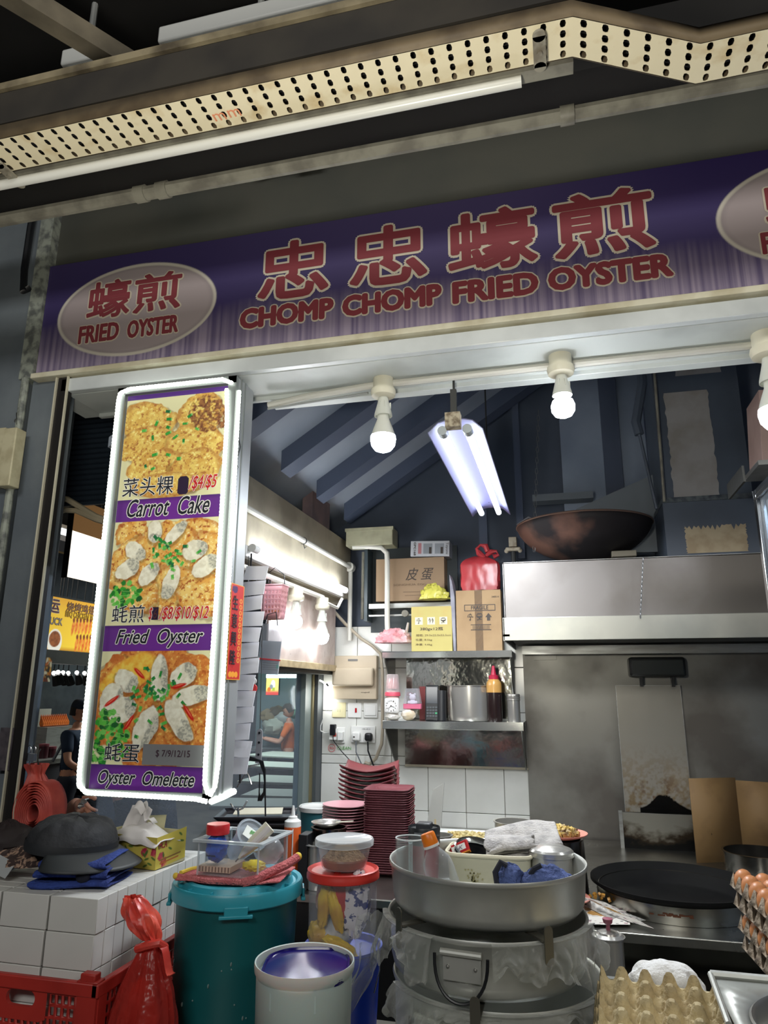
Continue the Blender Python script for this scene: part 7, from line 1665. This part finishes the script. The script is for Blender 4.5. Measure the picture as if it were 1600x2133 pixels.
# glass case frame at the right
q = P(1567, 1040, Y=2.62)
t = thing('display_case', 'polished aluminium frame of a glass case at the right picture edge', 'case', (q.x+.012, 2.62, ZS))
hC_ = q.z-ZS; m_case = mat('case_aluminium', (196, 198, 200), .18, 1)
mb = MB(); mb.bb((0, 0, 0), (.012, .03, hC_)); mb.bb((.03, 0, 0), (.042, .03, hC_)); mb.bb((0, .018, 0), (.042, .03, hC_)); mb.build('post', m_case, t, bevel=.002)
mb = MB(); mb.bb((0, -.62, hC_), (.012, .03, hC_+.035)); mb.bb((.03, -.62, hC_), (.042, .03, hC_+.035)); mb.bb((0, -.62, hC_+.015), (.042, .03, hC_+.035)); mb.build('top_rail', m_case, t, bevel=.002)
mb = MB(); mb.bb((0, 0, hC_), (.6, .03, hC_+.035)); mb.build('back_rail', m_case, t, bevel=.002)
MB().bb((.012, -.6, .2), (.015, .0, hC_)).build('glass_pane', m_wglass, t)
MB().bb((-.02, .05, hC_+.08), (-.012, .3, hC_+.14)).build('dark_rail', m_dark, t)
q = P(1600, 900, Y=2.9); t = thing('printed_carton', 'pinkish printed carton standing high behind the last bulb, right edge', 'box', (P(1588, 960, Y=2.9).x, 2.9, P(1596, 960, Y=2.9).z), rot=(0, math.radians(4), 0))
MB().bb((0, 0, 0), (.3, .2, .30)).build('carton', mat('dusty_carton', (176, 150, 142), .7, col2=(160, 134, 126), scale=5), t, bevel=.002)
for k in range(5): MB().box((.02+.004*k, -.001, .25-.035*k), (.012, .001, .016), (0, .5, 0)).build('print_mark', m_prt, t)
tag(MB().bb((P(1588, 960, Y=2.9).x-.02, 2.88, P(1596, 960, Y=2.9).z-.02), (1.44, 3.12, P(1596, 960, Y=2.9).z-.001)).build('high_shelf', m_steel), 'high steel ledge under the pinkish carton at the right edge', 'shelf')
# ================================================================ people
def skin(name, verts, edges, m, parent=None, sub=2, root=0):
    "verts: [(x,y,z,r)]; one continuous surface grown along the edges"
    me = bpy.data.meshes.new(name); bm = bmesh.new(); L = bm.verts.layers.skin.verify()
    vs = []
    for i, v in enumerate(verts):
        b = bm.verts.new(v[:3]); r = v[3]; b[L].radius = r if hasattr(r, '__len__') else (r, r); b[L].use_root = (i == root); vs.append(b)
    for a, b in edges: bm.edges.new((vs[a], vs[b]))
    bm.to_mesh(me); bm.free(); me.materials.append(m)
    o = bpy.data.objects.new(name, me); COL.objects.link(o); o.parent = parent
    md = o.modifiers.new('skin', 'SKIN'); md.use_smooth_shade = True
    s = o.modifiers.new('sub', 'SUBSURF'); s.levels = sub; s.render_levels = sub
    return o
m_skin = mat('skin', (206, 152, 124), .6, col2=(192, 134, 108), scale=8, sss=.1)
m_hair = mat('black_hair', (26, 24, 26), .6, bump=.5, bscale=90)
def hand(parent, T, m, curl=.5, s=1.0, side=1):
    "palm with five separate fingers; local +x to the fingertips, +z back of the hand"
    vs = [(0, 0, 0, .022*s), (.03*s, 0, 0, (.034*s, .016*s)), (.065*s, 0, 0, (.038*s, .014*s)), (.082*s, 0, -.002, (.036*s, .012*s))]; es = [(0, 1), (1, 2), (2, 3)]
    mb = [(tuple(T @ Vector(v[:3]))+(v[3],)) for v in vs]; skin('palm', mb, es, m, parent, 2)
    for k, (y, L, r) in enumerate(((-.030, .060, .0085), (-.010, .072, .009), (.010, .078, .009), (.029, .068, .0085))):
        y *= side; p = Vector((.075*s, y*s, 0)); a = 0; vv = [(*p, r*1.0)]
        for j, f in enumerate((.42, .32, .26)):
            a += curl*(.7 if j == 0 else 1); p = p+Vector((math.cos(a), 0, -math.sin(a)))*(L*f*s); vv.append((*p, r*(1-.09*(j+1))))
        skin('finger', [(tuple(T @ Vector(v[:3]))+(v[3]*s,)) for v in vv], [(0, 1), (1, 2), (2, 3)], m, parent, 2)
    vv = [(.02*s, .022*side*s, -.004, .013), (.045*s, .045*side*s, -.012, .0115), (.068*s, .054*side*s, -.02, .010), (.088*s, .054*side*s, -.026, .0088)]
    skin('thumb', [(tuple(T @ Vector(v[:3]))+(v[3]*s,)) for v in vv], [(0, 1), (1, 2), (2, 3)], m, parent, 2)
def head(parent, c, yaw, s, hair='short', tilt=0, m=None):
    m = m or m_skin
    T = Matrix.Translation(c) @ Matrix.Rotation(yaw, 4, 'Z') @ Matrix.Rotation(tilt, 4, 'X') @ Matrix.Scale(s, 4)   # face looks along -y
    def fn(u, v):
        a = 2*PI*u; t = PI*v; x = math.sin(t)*math.cos(a); y = math.sin(t)*math.sin(a); z = -math.cos(t)
        w = .078*(1-.20*max(0, -z)**1.5); dpt = .098; px, py, pz = x*w, y*dpt, z*.118
        if y < 0:
            py += -.006*math.exp(-((z+.75)/.25)**2); py += .012*math.exp(-((z-.05)/.12)**2-((abs(x)-.42)/.2)**2)
            py += -.020*math.exp(-(x/.14)**2-((z+.18)/.18)**2); py += -.007*math.exp(-(x/.35)**2-((z+.5)/.10)**2)
        return (px, py, pz)
    mb = MB(); mb.T = T; mb.surf(fn, 36, 28, True); mb.build('head', m, parent)
    for sx in (-1, 1):
        mb = MB(); mb.T = T; mb.sph((sx*.032, -.083, .008), (.013, .008, .008), 10, 8); mb.build('eye', mat('eye_dark', (50, 40, 38), .3), parent)
        mb = MB(); mb.T = T; mb.sph((sx*.079, .006, -.005), (.008, .018, .028), 10, 8); mb.build('ear', m, parent)
        mb = MB(); mb.T = T; mb.box((sx*.032, -.092, .028), (.028, .006, .005)); mb.build('eyebrow', m_hair, parent)
    mb = MB(); mb.T = T; mb.box((0, -.099, -.060), (.040, .006, .007)); mb.build('mouth', mat('lips', (166, 96, 90), .5), parent)
    if hair == 'short':
        mb = MB(); mb.T = T
        def hf(u, v):
            a = 2*PI*u; low = -.35 if math.sin(a) > -.25 else .50; t = math.acos(max(-1, min(1, 1-(1-low)*(1-v)))) ; x = math.sin(t)*math.cos(a); y = math.sin(t)*math.sin(a); z = math.cos(t); k = 1+.05*nz(a*5, v*6, 2)
            return (x*.088*k, (y*.108+.004)*k, z*.130*k)
        mb.surf(hf, 40, 12, True); mb.build('hair', m_hair, parent)
    else:
        mb = MB(); mb.T = T
        mb.surf(lambda u, v: (.086*math.cos(2*PI*u)*math.cos(v*PI/2)**.6, .106*math.sin(2*PI*u)*math.cos(v*PI/2)**.6+.004, .018+.112*math.sin(v*PI/2)), 32, 8, True)
        mb.build('cap', mat('navy_cap', (28, 40, 58), .8), parent)
        mb = MB(); mb.T = T; mb.surf(lambda u, v: ((u-.5)*.15*(1-.3*v), -.09-.06*v, .025-.012*v-.02*(2*u-1)**2), 12, 4); mb.build('cap_peak', MATS['navy_cap'], parent, solid=.004)
        mb = MB(); mb.T = T; mb.surf(lambda u, v: (.083*math.cos(PI*u), .100*math.sin(PI*u)+.004, -.06+.09*v), 20, 4); mb.build('hair', m_hair, parent, solid=.008)
def standing(name, label, foot, yaw, hgt, shirt, trousers, arms, hair, tilt=0, tall=None):
    "foot: floor point; arms: ((elbow, wrist) left, (elbow, wrist) right) in body space, -y is forward, unit = height"
    t = thing(name, label, 'person', foot, rz=yaw); H = hgt
    J = {'pel': (0, 0, .52), 'wa': (0, 0, .60), 'ch': (0, -.005, .70), 'nk': (0, .0, .82), 'hb': (0, -.01, .87)}
    V = [(*[c*H for c in J['pel']], .075*H), (*[c*H for c in J['wa']], .068*H), (*[c*H for c in J['ch']], (.088*H, .066*H)), (0, 0, .775*H, (.07*H, .05*H)), (*[c*H for c in J['nk']], .031*H), (*[c*H for c in J['hb']], .031*H)]
    E_ = [(0, 1), (1, 2), (2, 3), (3, 4), (4, 5)]
    for s in (-1, 1):
        b = len(V); V += [(s*.052*H, 0, .47*H, .052*H), (s*.056*H, -.004*H, .28*H, .034*H), (s*.058*H, .008*H, .16*H, .029*H), (s*.058*H, .01*H, .045*H, .020*H), (s*.062*H, -.07*H, .018*H, .018*H)]
        E_ += [(0, b), (b, b+1), (b+1, b+2), (b+2, b+3), (b+3, b+4)]
    sh = {}
    for s, (el, wr) in zip((-1, 1), arms):
        b = len(V); V += [(s*.105*H, 0, .785*H, .034*H), (*[c*H for c in el], .025*H), (*[c*H for c in wr], .016*H)]; E_ += [(3, b), (b, b+1), (b+1, b+2)]
    skin('body', V, E_, m_skin, t, 2)
    # clothing: trunk and sleeves, then trousers
    cv_ = [(0, 0, .50*H, .086*H), (0, 0, .60*H, .082*H), (0, -.005*H, .70*H, (.100*H, .078*H)), (0, 0, .775*H, (.082*H, .062*H)), (0, 0, .805*H, .045*H)]; ce = [(0, 1), (1, 2), (2, 3), (3, 4)]
    for s, (el, wr) in zip((-1, 1), arms):
        b = len(cv_); e = Vector(el)*H; s0 = Vector((s*.105*H, 0, .785*H)); m_ = s0.lerp(e, .75); cv_ += [(*s0, .044*H), (*m_, .037*H)]; ce += [(3, b), (b, b+1)]
    skin('shirt', cv_, ce, shirt, t, 2)
    tv = [(0, 0, .57*H, .080*H), (0, 0, .50*H, .086*H)]; te = [(0, 1)]
    for s in (-1, 1):
        b = len(tv); tv += [(s*.054*H, 0, .46*H, .062*H), (s*.058*H, -.004*H, .28*H, .046*H), (s*.058*H, .008*H, .06*H, .036*H)]; te += [(1, b), (b, b+1), (b+1, b+2)]
    skin('trousers', tv, te, trousers, t, 2)
    for s, (el, wr) in zip((-1, 1), arms):
        w = Vector(wr)*H; d = (Vector(wr)-Vector(el)).normalized(); q = d.to_track_quat('X', 'Z').to_matrix().to_4x4(); hand(t, Matrix.Translation(w-d*.012) @ q, m_skin, .45, H/1.65, side=-s)
    head(t, Vector((0, -.012*H, .935*H)), 0, H/1.72, hair, tilt)
    return t
m_orange = mat('orange_shirt', (226, 110, 44), .8, col2=(200, 92, 44), scale=9); m_nav = mat('navy_trousers', (34, 46, 80), .8); m_dkblue = mat('dark_blue_shirt', (30, 48, 72), .85)
a = P(604, 1468, Y=9.7)
lady = standing('person', 'woman in an orange top standing beyond the side window, looking down at her hands', (a.x, 9.7, 0), math.radians(-70), a.z+.01, m_orange, m_nav, (((-.12, -.09, .62), (-.06, -.26, .66)), ((.12, -.09, .62), (.06, -.26, .66))), 'short', .5)
a = P(165, 1463, Y=6.1)
man = standing('person', 'worker in dark blue shirt and cap standing with back turned before the yellow sign', (a.x, 6.1, 0), math.radians(100), a.z+.02, m_dkblue, mat('dark_trousers', (24, 30, 46), .8), (((-.15, -.04, .62), (-.13, -.18, .55)), ((.15, -.04, .62), (.13, -.18, .55))), 'cap', .1)
mb = MB(); H = a.z+.02; mb.tube([(-.09*H, -.09*H, .60*H), (-.05*H, -.085*H, .72*H), (.05*H, -.03*H, .825*H), (.03*H, .06*H, .80*H), (-.08*H, .095*H, .62*H)], .014, 8); mb.build('apron_strap', mat('strap_grey', (96, 104, 112), .7), man)
# cook seated behind the light box; only arm, hand and side show below it
bx_, by_ = -1.80, 2.76
t = thing('person', 'person in dark clothes behind the menu light box, only forearm, hand and side visible', 'person', (bx_, by_, 0))
m_dk = mat('dark_fleece', (38, 44, 52), .95, col2=(26, 30, 38), scale=40, bump=.6, bscale=120)
qh = P(165, 1668, Y=2.24); qe = P(122, 1722, Y=2.30); qs = P(215, 1712, Y=2.42)
L2 = lambda p: tuple(Vector(p)-Vector((bx_, by_, 0)))

V = [(0, 0, .62, .12), (0, 0, .80, .115), (0, -.01, 1.0, (.14, .10)), (0, 0, 1.16, (.12, .08)), (0, 0, 1.27, .045), (0, -.01, 1.33, .045),
     (-.16, -.02, 1.16, .05), (*L2(qs), .045), (*L2(qe), .036), (*L2(qh), .024), (.17, -.02, 1.16, .05), (.22, -.02, .95, .04), (.12, -.16, .88, .026),
     (-.09, -.05, .58, .085), (-.10, -.30, .55, .06), (-.10, -.30, .20, .045), (.09, -.05, .58, .085), (.10, -.30, .55, .06), (.10, -.30, .20, .045)]
E_ = [(0, 1), (1, 2), (2, 3), (3, 4), (4, 5), (3, 6), (6, 7), (7, 8), (8, 9), (3, 10), (10, 11), (11, 12), (0, 13), (13, 14), (14, 15), (0, 16), (16, 17), (17, 18)]
skin('body', V, E_, m_skin, t, 2)
ss = Vector(L2(qs)); se_ = Vector(L2(qe))
skin('jacket', [(0, 0, .60, .135), (0, 0, .80, .13), (0, -.01, 1.0, (.155, .115)), (0, 0, 1.16, (.135, .095)), (0, 0, 1.24, .06), (-.16, -.02, 1.16, .062), (*ss, .058), (*ss.lerp(se_, .55), .05), (.17, -.02, 1.16, .062), (.22, -.02, .95, .052), (.16, -.1, .9, .045)], [(0, 1), (1, 2), (2, 3), (3, 4), (3, 5), (5, 6), (6, 7), (3, 8), (8, 9), (9, 10)], m_dk, t, 2)
skin('trousers', [(0, 0, .60, .13), (-.09, -.05, .58, .10), (-.10, -.30, .55, .075), (-.10, -.30, .08, .06), (.09, -.05, .58, .10), (.10, -.30, .55, .075), (.10, -.30, .08, .06)], [(0, 1), (1, 2), (2, 3), (0, 4), (4, 5), (5, 6)], MATS['dark_trousers'], t, 2)
d = (P(178, 1694, Y=2.20)-qh).normalized(); Th = Matrix.Translation(Vector(L2(qh))) @ d.to_track_quat('X', 'Y').to_matrix().to_4x4(); hand(t, Th, m_skin, .35, .82, 1)
head(t, Vector((0, -.02, 1.43)), math.radians(150), .92, 'short')
c = [P(146+ (178-146)*k, 1712-(1712-1664)*k, Y=2.20) for k in [i/60 for i in range(61)]]
mb = MB(); pts = [Vector(L2(p))+Vector((.010*math.cos(i*1.9), .010*math.sin(i*1.9)-.0, .0)) for i, p in enumerate(c)]; mb.tube(pts, .0024, 5); mb.build('coil_bracelet', mat('coil_steel', (170, 170, 164), .3, .6), t)
tag(MB().bb((bx_-.13, by_-.03, .0), (bx_+.13, by_+.2, .44)).build('stool', mat('stool_red', (150, 40, 40), .5), bevel=.01), 'low stool under the seated person, hidden behind the counter', 'stool')

# ================================================================ outside the side window and the left opening
struct('wall_outside', MB().bb((-9, 10.4, 0), (4, 10.5, 3.8)), m_concrete); struct('wall_outside', MB().bb((-9, -4, 0), (-8.9, 10.4, 3.8)), m_concrete)
struct('ceiling', MB().bb((-9, 2.12, 3.7), (-1.6, 10.4, 3.75)), m_black)
for i, y in enumerate((4.9, 6.6, 8.3)): struct('trim_15', MB().bb((-9, y, 3.1), (-1.7, y+.07, 3.3)), mat('hall_beam', (92, 92, 96), .6))
struct('trim_16', MB().bb((-4.4, 3.3, 2.75), (-4.34, 10, 2.85)), mat('hall_beam', (92, 92, 96), .6))
a = P(112, 1098, X=-3.9); b = P(146, 1120, X=-3.9)
t = thing('strip_light', 'lit strip light beyond the left frame, left of the glowing sign panel', 'lamp', (-3.9, a.y, a.z)); MB().bb((-.03, -.3, -.03), (.03, b.y-a.y+.5, 0)).build('tube', mat('strip_glow', (240, 248, 255), .4, emit=3), t); MB().bb((-.05, -.3, 0), (.05, b.y-a.y+.5, .03)).build('casing', m_wht, t); MB().cyl((0, 0, .02), (0, 0, 3.7-a.z), .008, n=6).build('stem', m_dark, t)
# glowing sign panel
a = P(146, 1105, X=-3.4); b = P(226, 1230, X=-3.4); zt_ = a.z; zb_ = P(146, 1203, X=-3.4).z; y1 = P(260, 1200, X=-3.4).y
t = thing('glowing_sign_panel', 'blank glowing white sign panel seen through the left opening', 'sign', (-3.4, a.y, zb_))
MB().bb((0, 0, 0), (.02, y1-a.y, zt_-zb_)).build('glowing_face', mat('panel_glow', (255, 244, 226), .5, emit=1.5), t)
MB().bb((-.02, -.012, -.01), (.02, -.0, 3.7-zb_)).build('edge', m_dark, t); MB().bb((-.02, 0, zt_-zb_), (.02, y1-a.y, zt_-zb_+.24)).build('upper_band', mat('band_peach', (206, 160, 120), .6, emit=.12, ecol=(255, 190, 120)), t)
c = [P(112, 1036, Y=2.5), P(140, 1040, Y=2.5), P(170, 1058, Y=2.5), P(200, 1076, Y=2.5), P(240, 1092, Y=2.5)]
tag(MB().tube([c[0].lerp(c[0], 0)]+c, .013, 8).build('corrugated_hose', mat('hose_pale', (190, 178, 152), .6)), 'upper pale corrugated hose behind the left frame', 'hose')
c = [P(112, 1072, Y=2.5), P(135, 1062, Y=2.5), P(160, 1064, Y=2.5), P(200, 1082, Y=2.5), P(240, 1094, Y=2.5)]
tag(MB().tube(c, .012, 8).build('corrugated_hose', MATS['hose_pale']), 'lower pale corrugated hose behind the left frame', 'hose')
# neighbour stall: yellow sign on the x = -5 plane
SX = -5.0; y0 = 5.3; y1 = 7.6; ztop = 2.46; zbot = 1.93
t = thing('yellow_stall_sign', 'bright yellow barbecue stall sign with chicken wings beyond the left opening', 'sign', (SX, y0, zbot))
L_ = y1-y0; hS = ztop-zbot; py = Paint(260, 60, (240, 190, 40)); sc = 260/L_
py.fill(np.clip(py.Y/60, 0, 1)*.6, (246, 214, 70)); py.fill(np.clip(1-py.Y/16, 0, 1)*.5, (230, 150, 30)); py.fill(np.clip((py.Y-54)/5, 0, 1), (180, 120, 30))
def yv(px, pyy): q = P(px, pyy, X=SX); return ((q.y-y0)*sc, (ztop-q.z)/hS*60)
cx, cy = yv(111, 1335); py.fill(py.ell(cx, cy, 12, 14), (240, 236, 224)); py.fill(py.ell(cx, cy-3, 9.5, 9), (150, 84, 40), (110, 56, 24), py.noise(4, 2))
r = random.Random(4)
for row in range(2):
    for i in range(15): 
        cx, cy = yv(150+i*7, 1305+row*34); py.fill(py.ell(cx+6*row, cy, 2.6, 9, .15, .2, i), (206, 96, 30), (236, 150, 60), py.noise(3, i)); py.fill(py.ell(cx+6*row, cy-8, 2, 3, 0, .2, i), (120, 50, 20))
cx, cy = yv(86, 1330); py.fill(py.ell(cx-3, cy, 7, 12, .5, .3, 2), (196, 104, 40)); 
py.build('sign_face', mat('lit_print', (255, 255, 255), .5, attr=True, emit=.55), (.012, 0, hS), (.012, L_, hS), (.012, 0, 0), t)
MB().bb((-.06, 0, -.02), (.01, L_, hS+.02)).build('casing', m_dark, t)
def st(body, x0, yb_, x1, yt_, m, m2=None, bold=0):
    a = P(x0, yb_, X=SX); b = P(x1, yt_, X=SX); h = P(x0, yt_, X=SX).z-a.z; zl = a.z-zbot
    for mm, bo, dx in (((m2, bold+.05, .014),) if m2 else ())+((m, bold, .016),): text(body, h, mm, t, (dx, (a.y+b.y)/2-y0, zl), rot=(PI/2, 0, PI/2), wid=b.y-a.y, hei=h, bold=bo, ext=.001)
m_mar = mat('sign_maroon', (130, 24, 34), .5); m_tan = mat('sign_tan', (206, 160, 110), .5)
st('运', 97, 1274, 124, 1246, m_mar, m_whiteink, .01); st('O-LUCK', 80, 1297, 129, 1282, m_creamink, m_mar, .03)
st('烧烤鸡翅膀', 136, 1272, 212, 1253, m_tan, m_mar, .0); st('BBQ CHICKEN WING', 133, 1286, 206, 1272, mat('sign_gold', (240, 190, 50), .5), m_mar, .01)
a = P(88, 1420, X=-4.8); t = thing('hanging_poster', 'small dark food poster hanging under the yellow sign', 'poster', (-4.8, P(70, 1420, X=-4.8).y, a.z))
pp = Paint(30, 34, (60, 50, 40)); r = random.Random(3)
for i in range(40): pp.fill(pp.ell(r.uniform(2, 28), r.uniform(2, 32), 4, 2, r.uniform(0, 3), .2, i), r.choice([(230, 170, 70), (196, 104, 40), (230, 220, 190), (110, 50, 30)]))
hgt = P(88, 1368, X=-4.8).z-a.z; wdt = P(102, 1420, X=-4.8).y-P(70, 1420, X=-4.8).y; pp.build('poster_face', m_print, (.01, 0, hgt), (.01, wdt, hgt), (.01, 0, 0), t); MB().bb((-.005, 0, 0), (.008, wdt, hgt)).build('backing', m_dark, t); MB().cyl((0, wdt/2, hgt-.01), (0, wdt/2, 3.7-a.z), .006, n=6).build('hang_rod', m_dark, t)
struct('wall_neighbour', MB().bb((-6.3, 4.5, 0), (-6.2, 9, 3.6)), mat('neighbour_steel', (120, 126, 134), .35, .8, col2=(90, 96, 104), scale=2))
struct('trim_17', MB().bb((-5.1, 5.0, 1.80), (-4.95, 8, 1.93)), m_dark)
t = thing('stall_counter', 'white-fronted counter of the barbecue stall beyond the left opening', 'counter', (-5.3, 5.0, 0)); MB().bb((0, 0, 0), (.5, 2.6, .86)).build('counter_body', mat('counter_dark', (60, 60, 66), .5), t); MB().bb((-.05, 0, .86), (.52, 2.6, .90)).build('worktop', m_steel, t)
MB().bb((-.8, 0, .95), (-.78, 2.6, 1.32)).build('tiled_back', mat('tile_dull', (196, 192, 180), .4), t)
a = P(80, 1510, X=-5.2); b = P(131, 1510, X=-5.2)
t = thing('wing_rack', 'rack of orange barbecued chicken wings on skewers in the barbecue stall', 'food', (-5.15, a.y, .905)); wz = a.z-.905
MB().bb((-.1, -.05, 0), (.1, b.y-a.y+.05, wz-.02)).build('rack_stand', m_steel, t)
wing = None
for i in range(14):
    y = (b.y-a.y)*i/13
    if wing is None: wing = MB().lathe([(0, 0), (.022, .01), (.026, .04), (.014, .08), (.008, .11), (0, .13)], n=10).build('wing', mat('bbq_orange', (222, 120, 46), .4, col2=(170, 70, 24), scale=30), t); o = wing
    else: o = wing.copy(); COL.objects.link(o)
    o.location = (.0, y, wz-.02); o.rotation_euler = (.3, 0, 0)
for i, (px, py_, c) in enumerate(((88, 1550, 'left'), (104, 1557, 'right'))):
    a = P(px, 1588, X=-4.95); h = P(px, py_, X=-4.95).z-.902; t = thing('sauce_canister', c+' dark red-brown canister on the barbecue stall counter', 'canister', (-4.95, a.y, .902)); MB().lathe([(0, 0), (.045, 0), (.045, max(.1, h)), (0, max(.1, h))], n=20).build('body', mat('canister_dark', (60, 24, 32), .3), t); MB().lathe([(.046, max(.1, h)-.02), (.048, max(.1, h)), (0, max(.1, h)+.005)], n=20).build('lid', mat('canister_lid', (120, 60, 70), .3), t)
for i, (px, py_) in enumerate(((109, 1376), (112, 1402), (121, 1400), (131, 1401), (142, 1402), (160, 1401), (176, 1402), (189, 1402))):
    a = P(px, py_, X=-5.3); t = thing('track_spotlight', (ORD[i-1].replace('topmost', 'first')+' small black glowing spotlight from the left in the row under the yellow sign') if i else 'single glowing lamp just under the yellow sign', 'lamp', a, group='spotlights under the yellow sign' if i else None)
    MB().sph((0, 0, 0), (.02, .025, .022), 10, 8).build('glow', mat('spot_glow', (255, 255, 250), .4, emit=6), t)
    if i: MB().cyl((0, .02, -.02), (0, .07, -.12), .03, .045, n=12).build('shade', m_blk, t)
    MB().cyl((0, 0, .02), (0, 0, 3.7-a.z), .006, n=6).build('stem', m_blk, t)
# eating area: tables, lit screen, strip lights
m_tt = mat('table_top', (196, 200, 182), .45)
for i, (px, py_, w, d, lab) in enumerate(((608, 1572, 1.0, .6, 'farthest pale-topped table beyond the side window'), (568, 1592, .8, .5, 'pale-topped table beyond the side window, second from the back'), (612, 1624, .9, .5, 'pale-topped table with dark base, middle of the side window'), (606, 1652, .7, .4, 'near pale-topped table low in the side window'), (535, 1672, .6, .4, 'nearest pale-topped table behind the black trays'))):
    q = P(px, py_, Z=.75); t = thing('dining_table', lab, 'table', (q.x, q.y, 0), rz=.1*(i-2))
    MB().bb((-w/2, -d/2, .73), (w/2, d/2, .755)).build('table_top', m_tt, t, bevel=.006); MB().bb((-w*.35, -.04, 0), (-w*.35+.06, .04, .73)).build('leg', m_dark, t); MB().bb((w*.35-.06, -.04, 0), (w*.35, .04, .73)).build('leg', m_dark, t)
    MB().bb((-w*.4, .05, .42), (w*.4, .09, .68)).build('side_skirt', mat('skirt_maroon', (84, 44, 62), .6), t)
q = P(568, 1428, Y=9.6); t = thing('menu_screen', 'bright yellow and red lit menu poster far beyond the side window', 'screen', (q.x, 9.6, q.z))
ps = Paint(30, 40, (250, 226, 120)); ps.fill(np.clip((ps.Y-28)/6, 0, 1), (226, 66, 56)); ps.fill(ps.ell(16, 18, 5, 10), (250, 250, 244)); ps.fill(ps.ell(12, 22, 4, 5), (150, 150, 150)); ps.fill(ps.ell(7, 28, 4, 5), (230, 120, 40)); ps.fill(ps.rect(15, 24, 20, 30), (180, 190, 60))
ps.build('screen_face', mat('screen_glow', (255, 255, 255), .4, attr=True, emit=1.0), (-.095, -.01, .13), (.095, -.01, .13), (-.095, -.01, -.13), t); MB().bb((-.1, 0, -.135), (.1, .03, .135)).build('casing', m_blk, t)
for i, (x0, x1, l) in enumerate(((556, 596, 'left'), (599, 626, 'right'))):
    a = P(x0, 1405, Y=9.2); b = P(x1, 1410, Y=9.2); t = thing('strip_light', l+' lit strip light far beyond the side window', 'lamp', (a.x, 9.2, (a.z+b.z)/2)); MB().bb((0, -.02, -.03), (b.x-a.x, .02, .02)).build('tube', mat('strip_glow2', (240, 255, 240), .4, emit=4), t); MB().bb((0, -.03, .02), (b.x-a.x, .03, .05)).build('casing', m_dark, t); MB().cyl((.05, 0, .04), (.05, 0, 3.7-(a.z+b.z)/2), .008, n=6).build('stem', m_dark, t)
for i, (px, py_, s, c, l) in enumerate(((561, 1492, .16, (150, 130, 90), 'tan bundle on the far shelf left of the woman'), (577, 1483, .13, (110, 96, 60), 'brown hanging pack left of the woman'), (588, 1495, .14, (196, 204, 196), 'pale crumpled bag just left of the woman'), (572, 1512, .2, (186, 190, 170), 'pale tray of goods left of the woman at hand height'), (616, 1485, .12, (90, 150, 116), 'green box right of the woman'))):
    q = P(px, py_, Y=9.95); o = crumple((0, 0, 0), (s, s*.6, s*.7), 90+i, .2, 2.4, 22, 14, .1).build('goods_bundle', mat('goods_%d' % i, c, .7)); o.location = q; tag(o, l, 'goods')
q = P(575, 1520, Y=9.9); t = thing('goods_shelf', 'long shelf of goods behind the woman in orange', 'shelf', (q.x, 10.05, 0)); MB().bb((-.5, -.2, q.z-.3), (.7, .3, q.z-.26)).build('shelf_board', m_steel, t); MB().bb((-.5, .26, 0), (.7, .3, 2.2)).build('back_panel', mat('teal_grey', (96, 118, 116), .6), t)

# pieces of a part sit one level below it
SUBP = {'bulb_dome': 'bulb_body', 'rivets': 'handle_plate', 'hinge': 'handle_plate', 'ring_handle': 'handle_plate', 'hand': 'dial', 'pin': 'dial', 'eye': 'head', 'ear': 'head', 'eyebrow': 'head', 'mouth': 'head', 'hair': 'head', 'cap': 'head', 'cap_peak': 'head', 'knob': 'lid', 'rocker': 'plate', 'slot': 'plate', 'adapter_label': 'adapter', 'plug_mark': 'white_plug', 'flip_tab': 'lid', 'spout_catch': 'lid', 'lid_rib': 'lid', 'lid_clip': 'lid', 'maker_plate': 'plate', 'print_frame': 'carton', 'picture_item': 'picture', 'finger': 'palm', 'thumb': 'palm', 'corner_edge': 'walls', 'rim_rib': 'bucket_body', 'paint_splash': 'drum_body', 'seam': 'bottle_body', 'steel_lid_rim': 'bowl', 'wire_rail': 'shelf_board', 'knot': 'gathered_top', 'bag_ear': 'gathered_top', 'face_plate': 'case', 'rust_marks': 'steel_ring', 'stacking_lug': 'rim', 'paper_tag': 'cup_lid', 'stamp': 'paper', 'print_line': 'paper', 'gap': 'pad', 'yellow_end': 'towel', 'yellow_hem': 'towel', 'latch': 'housing'}
last = {}
for o in list(COL.objects):
    if o.parent is None or o.parent.parent is not None: continue
    b = o.name.split('.')[0]; last[(o.parent.name, b)] = o
    if b in SUBP:
        p = last.get((o.parent.name, SUBP[b]))
        if p is not None and p is not o and p.location.length < 1e-6 and p.rotation_euler.to_quaternion().angle < 1e-6: o.parent = p
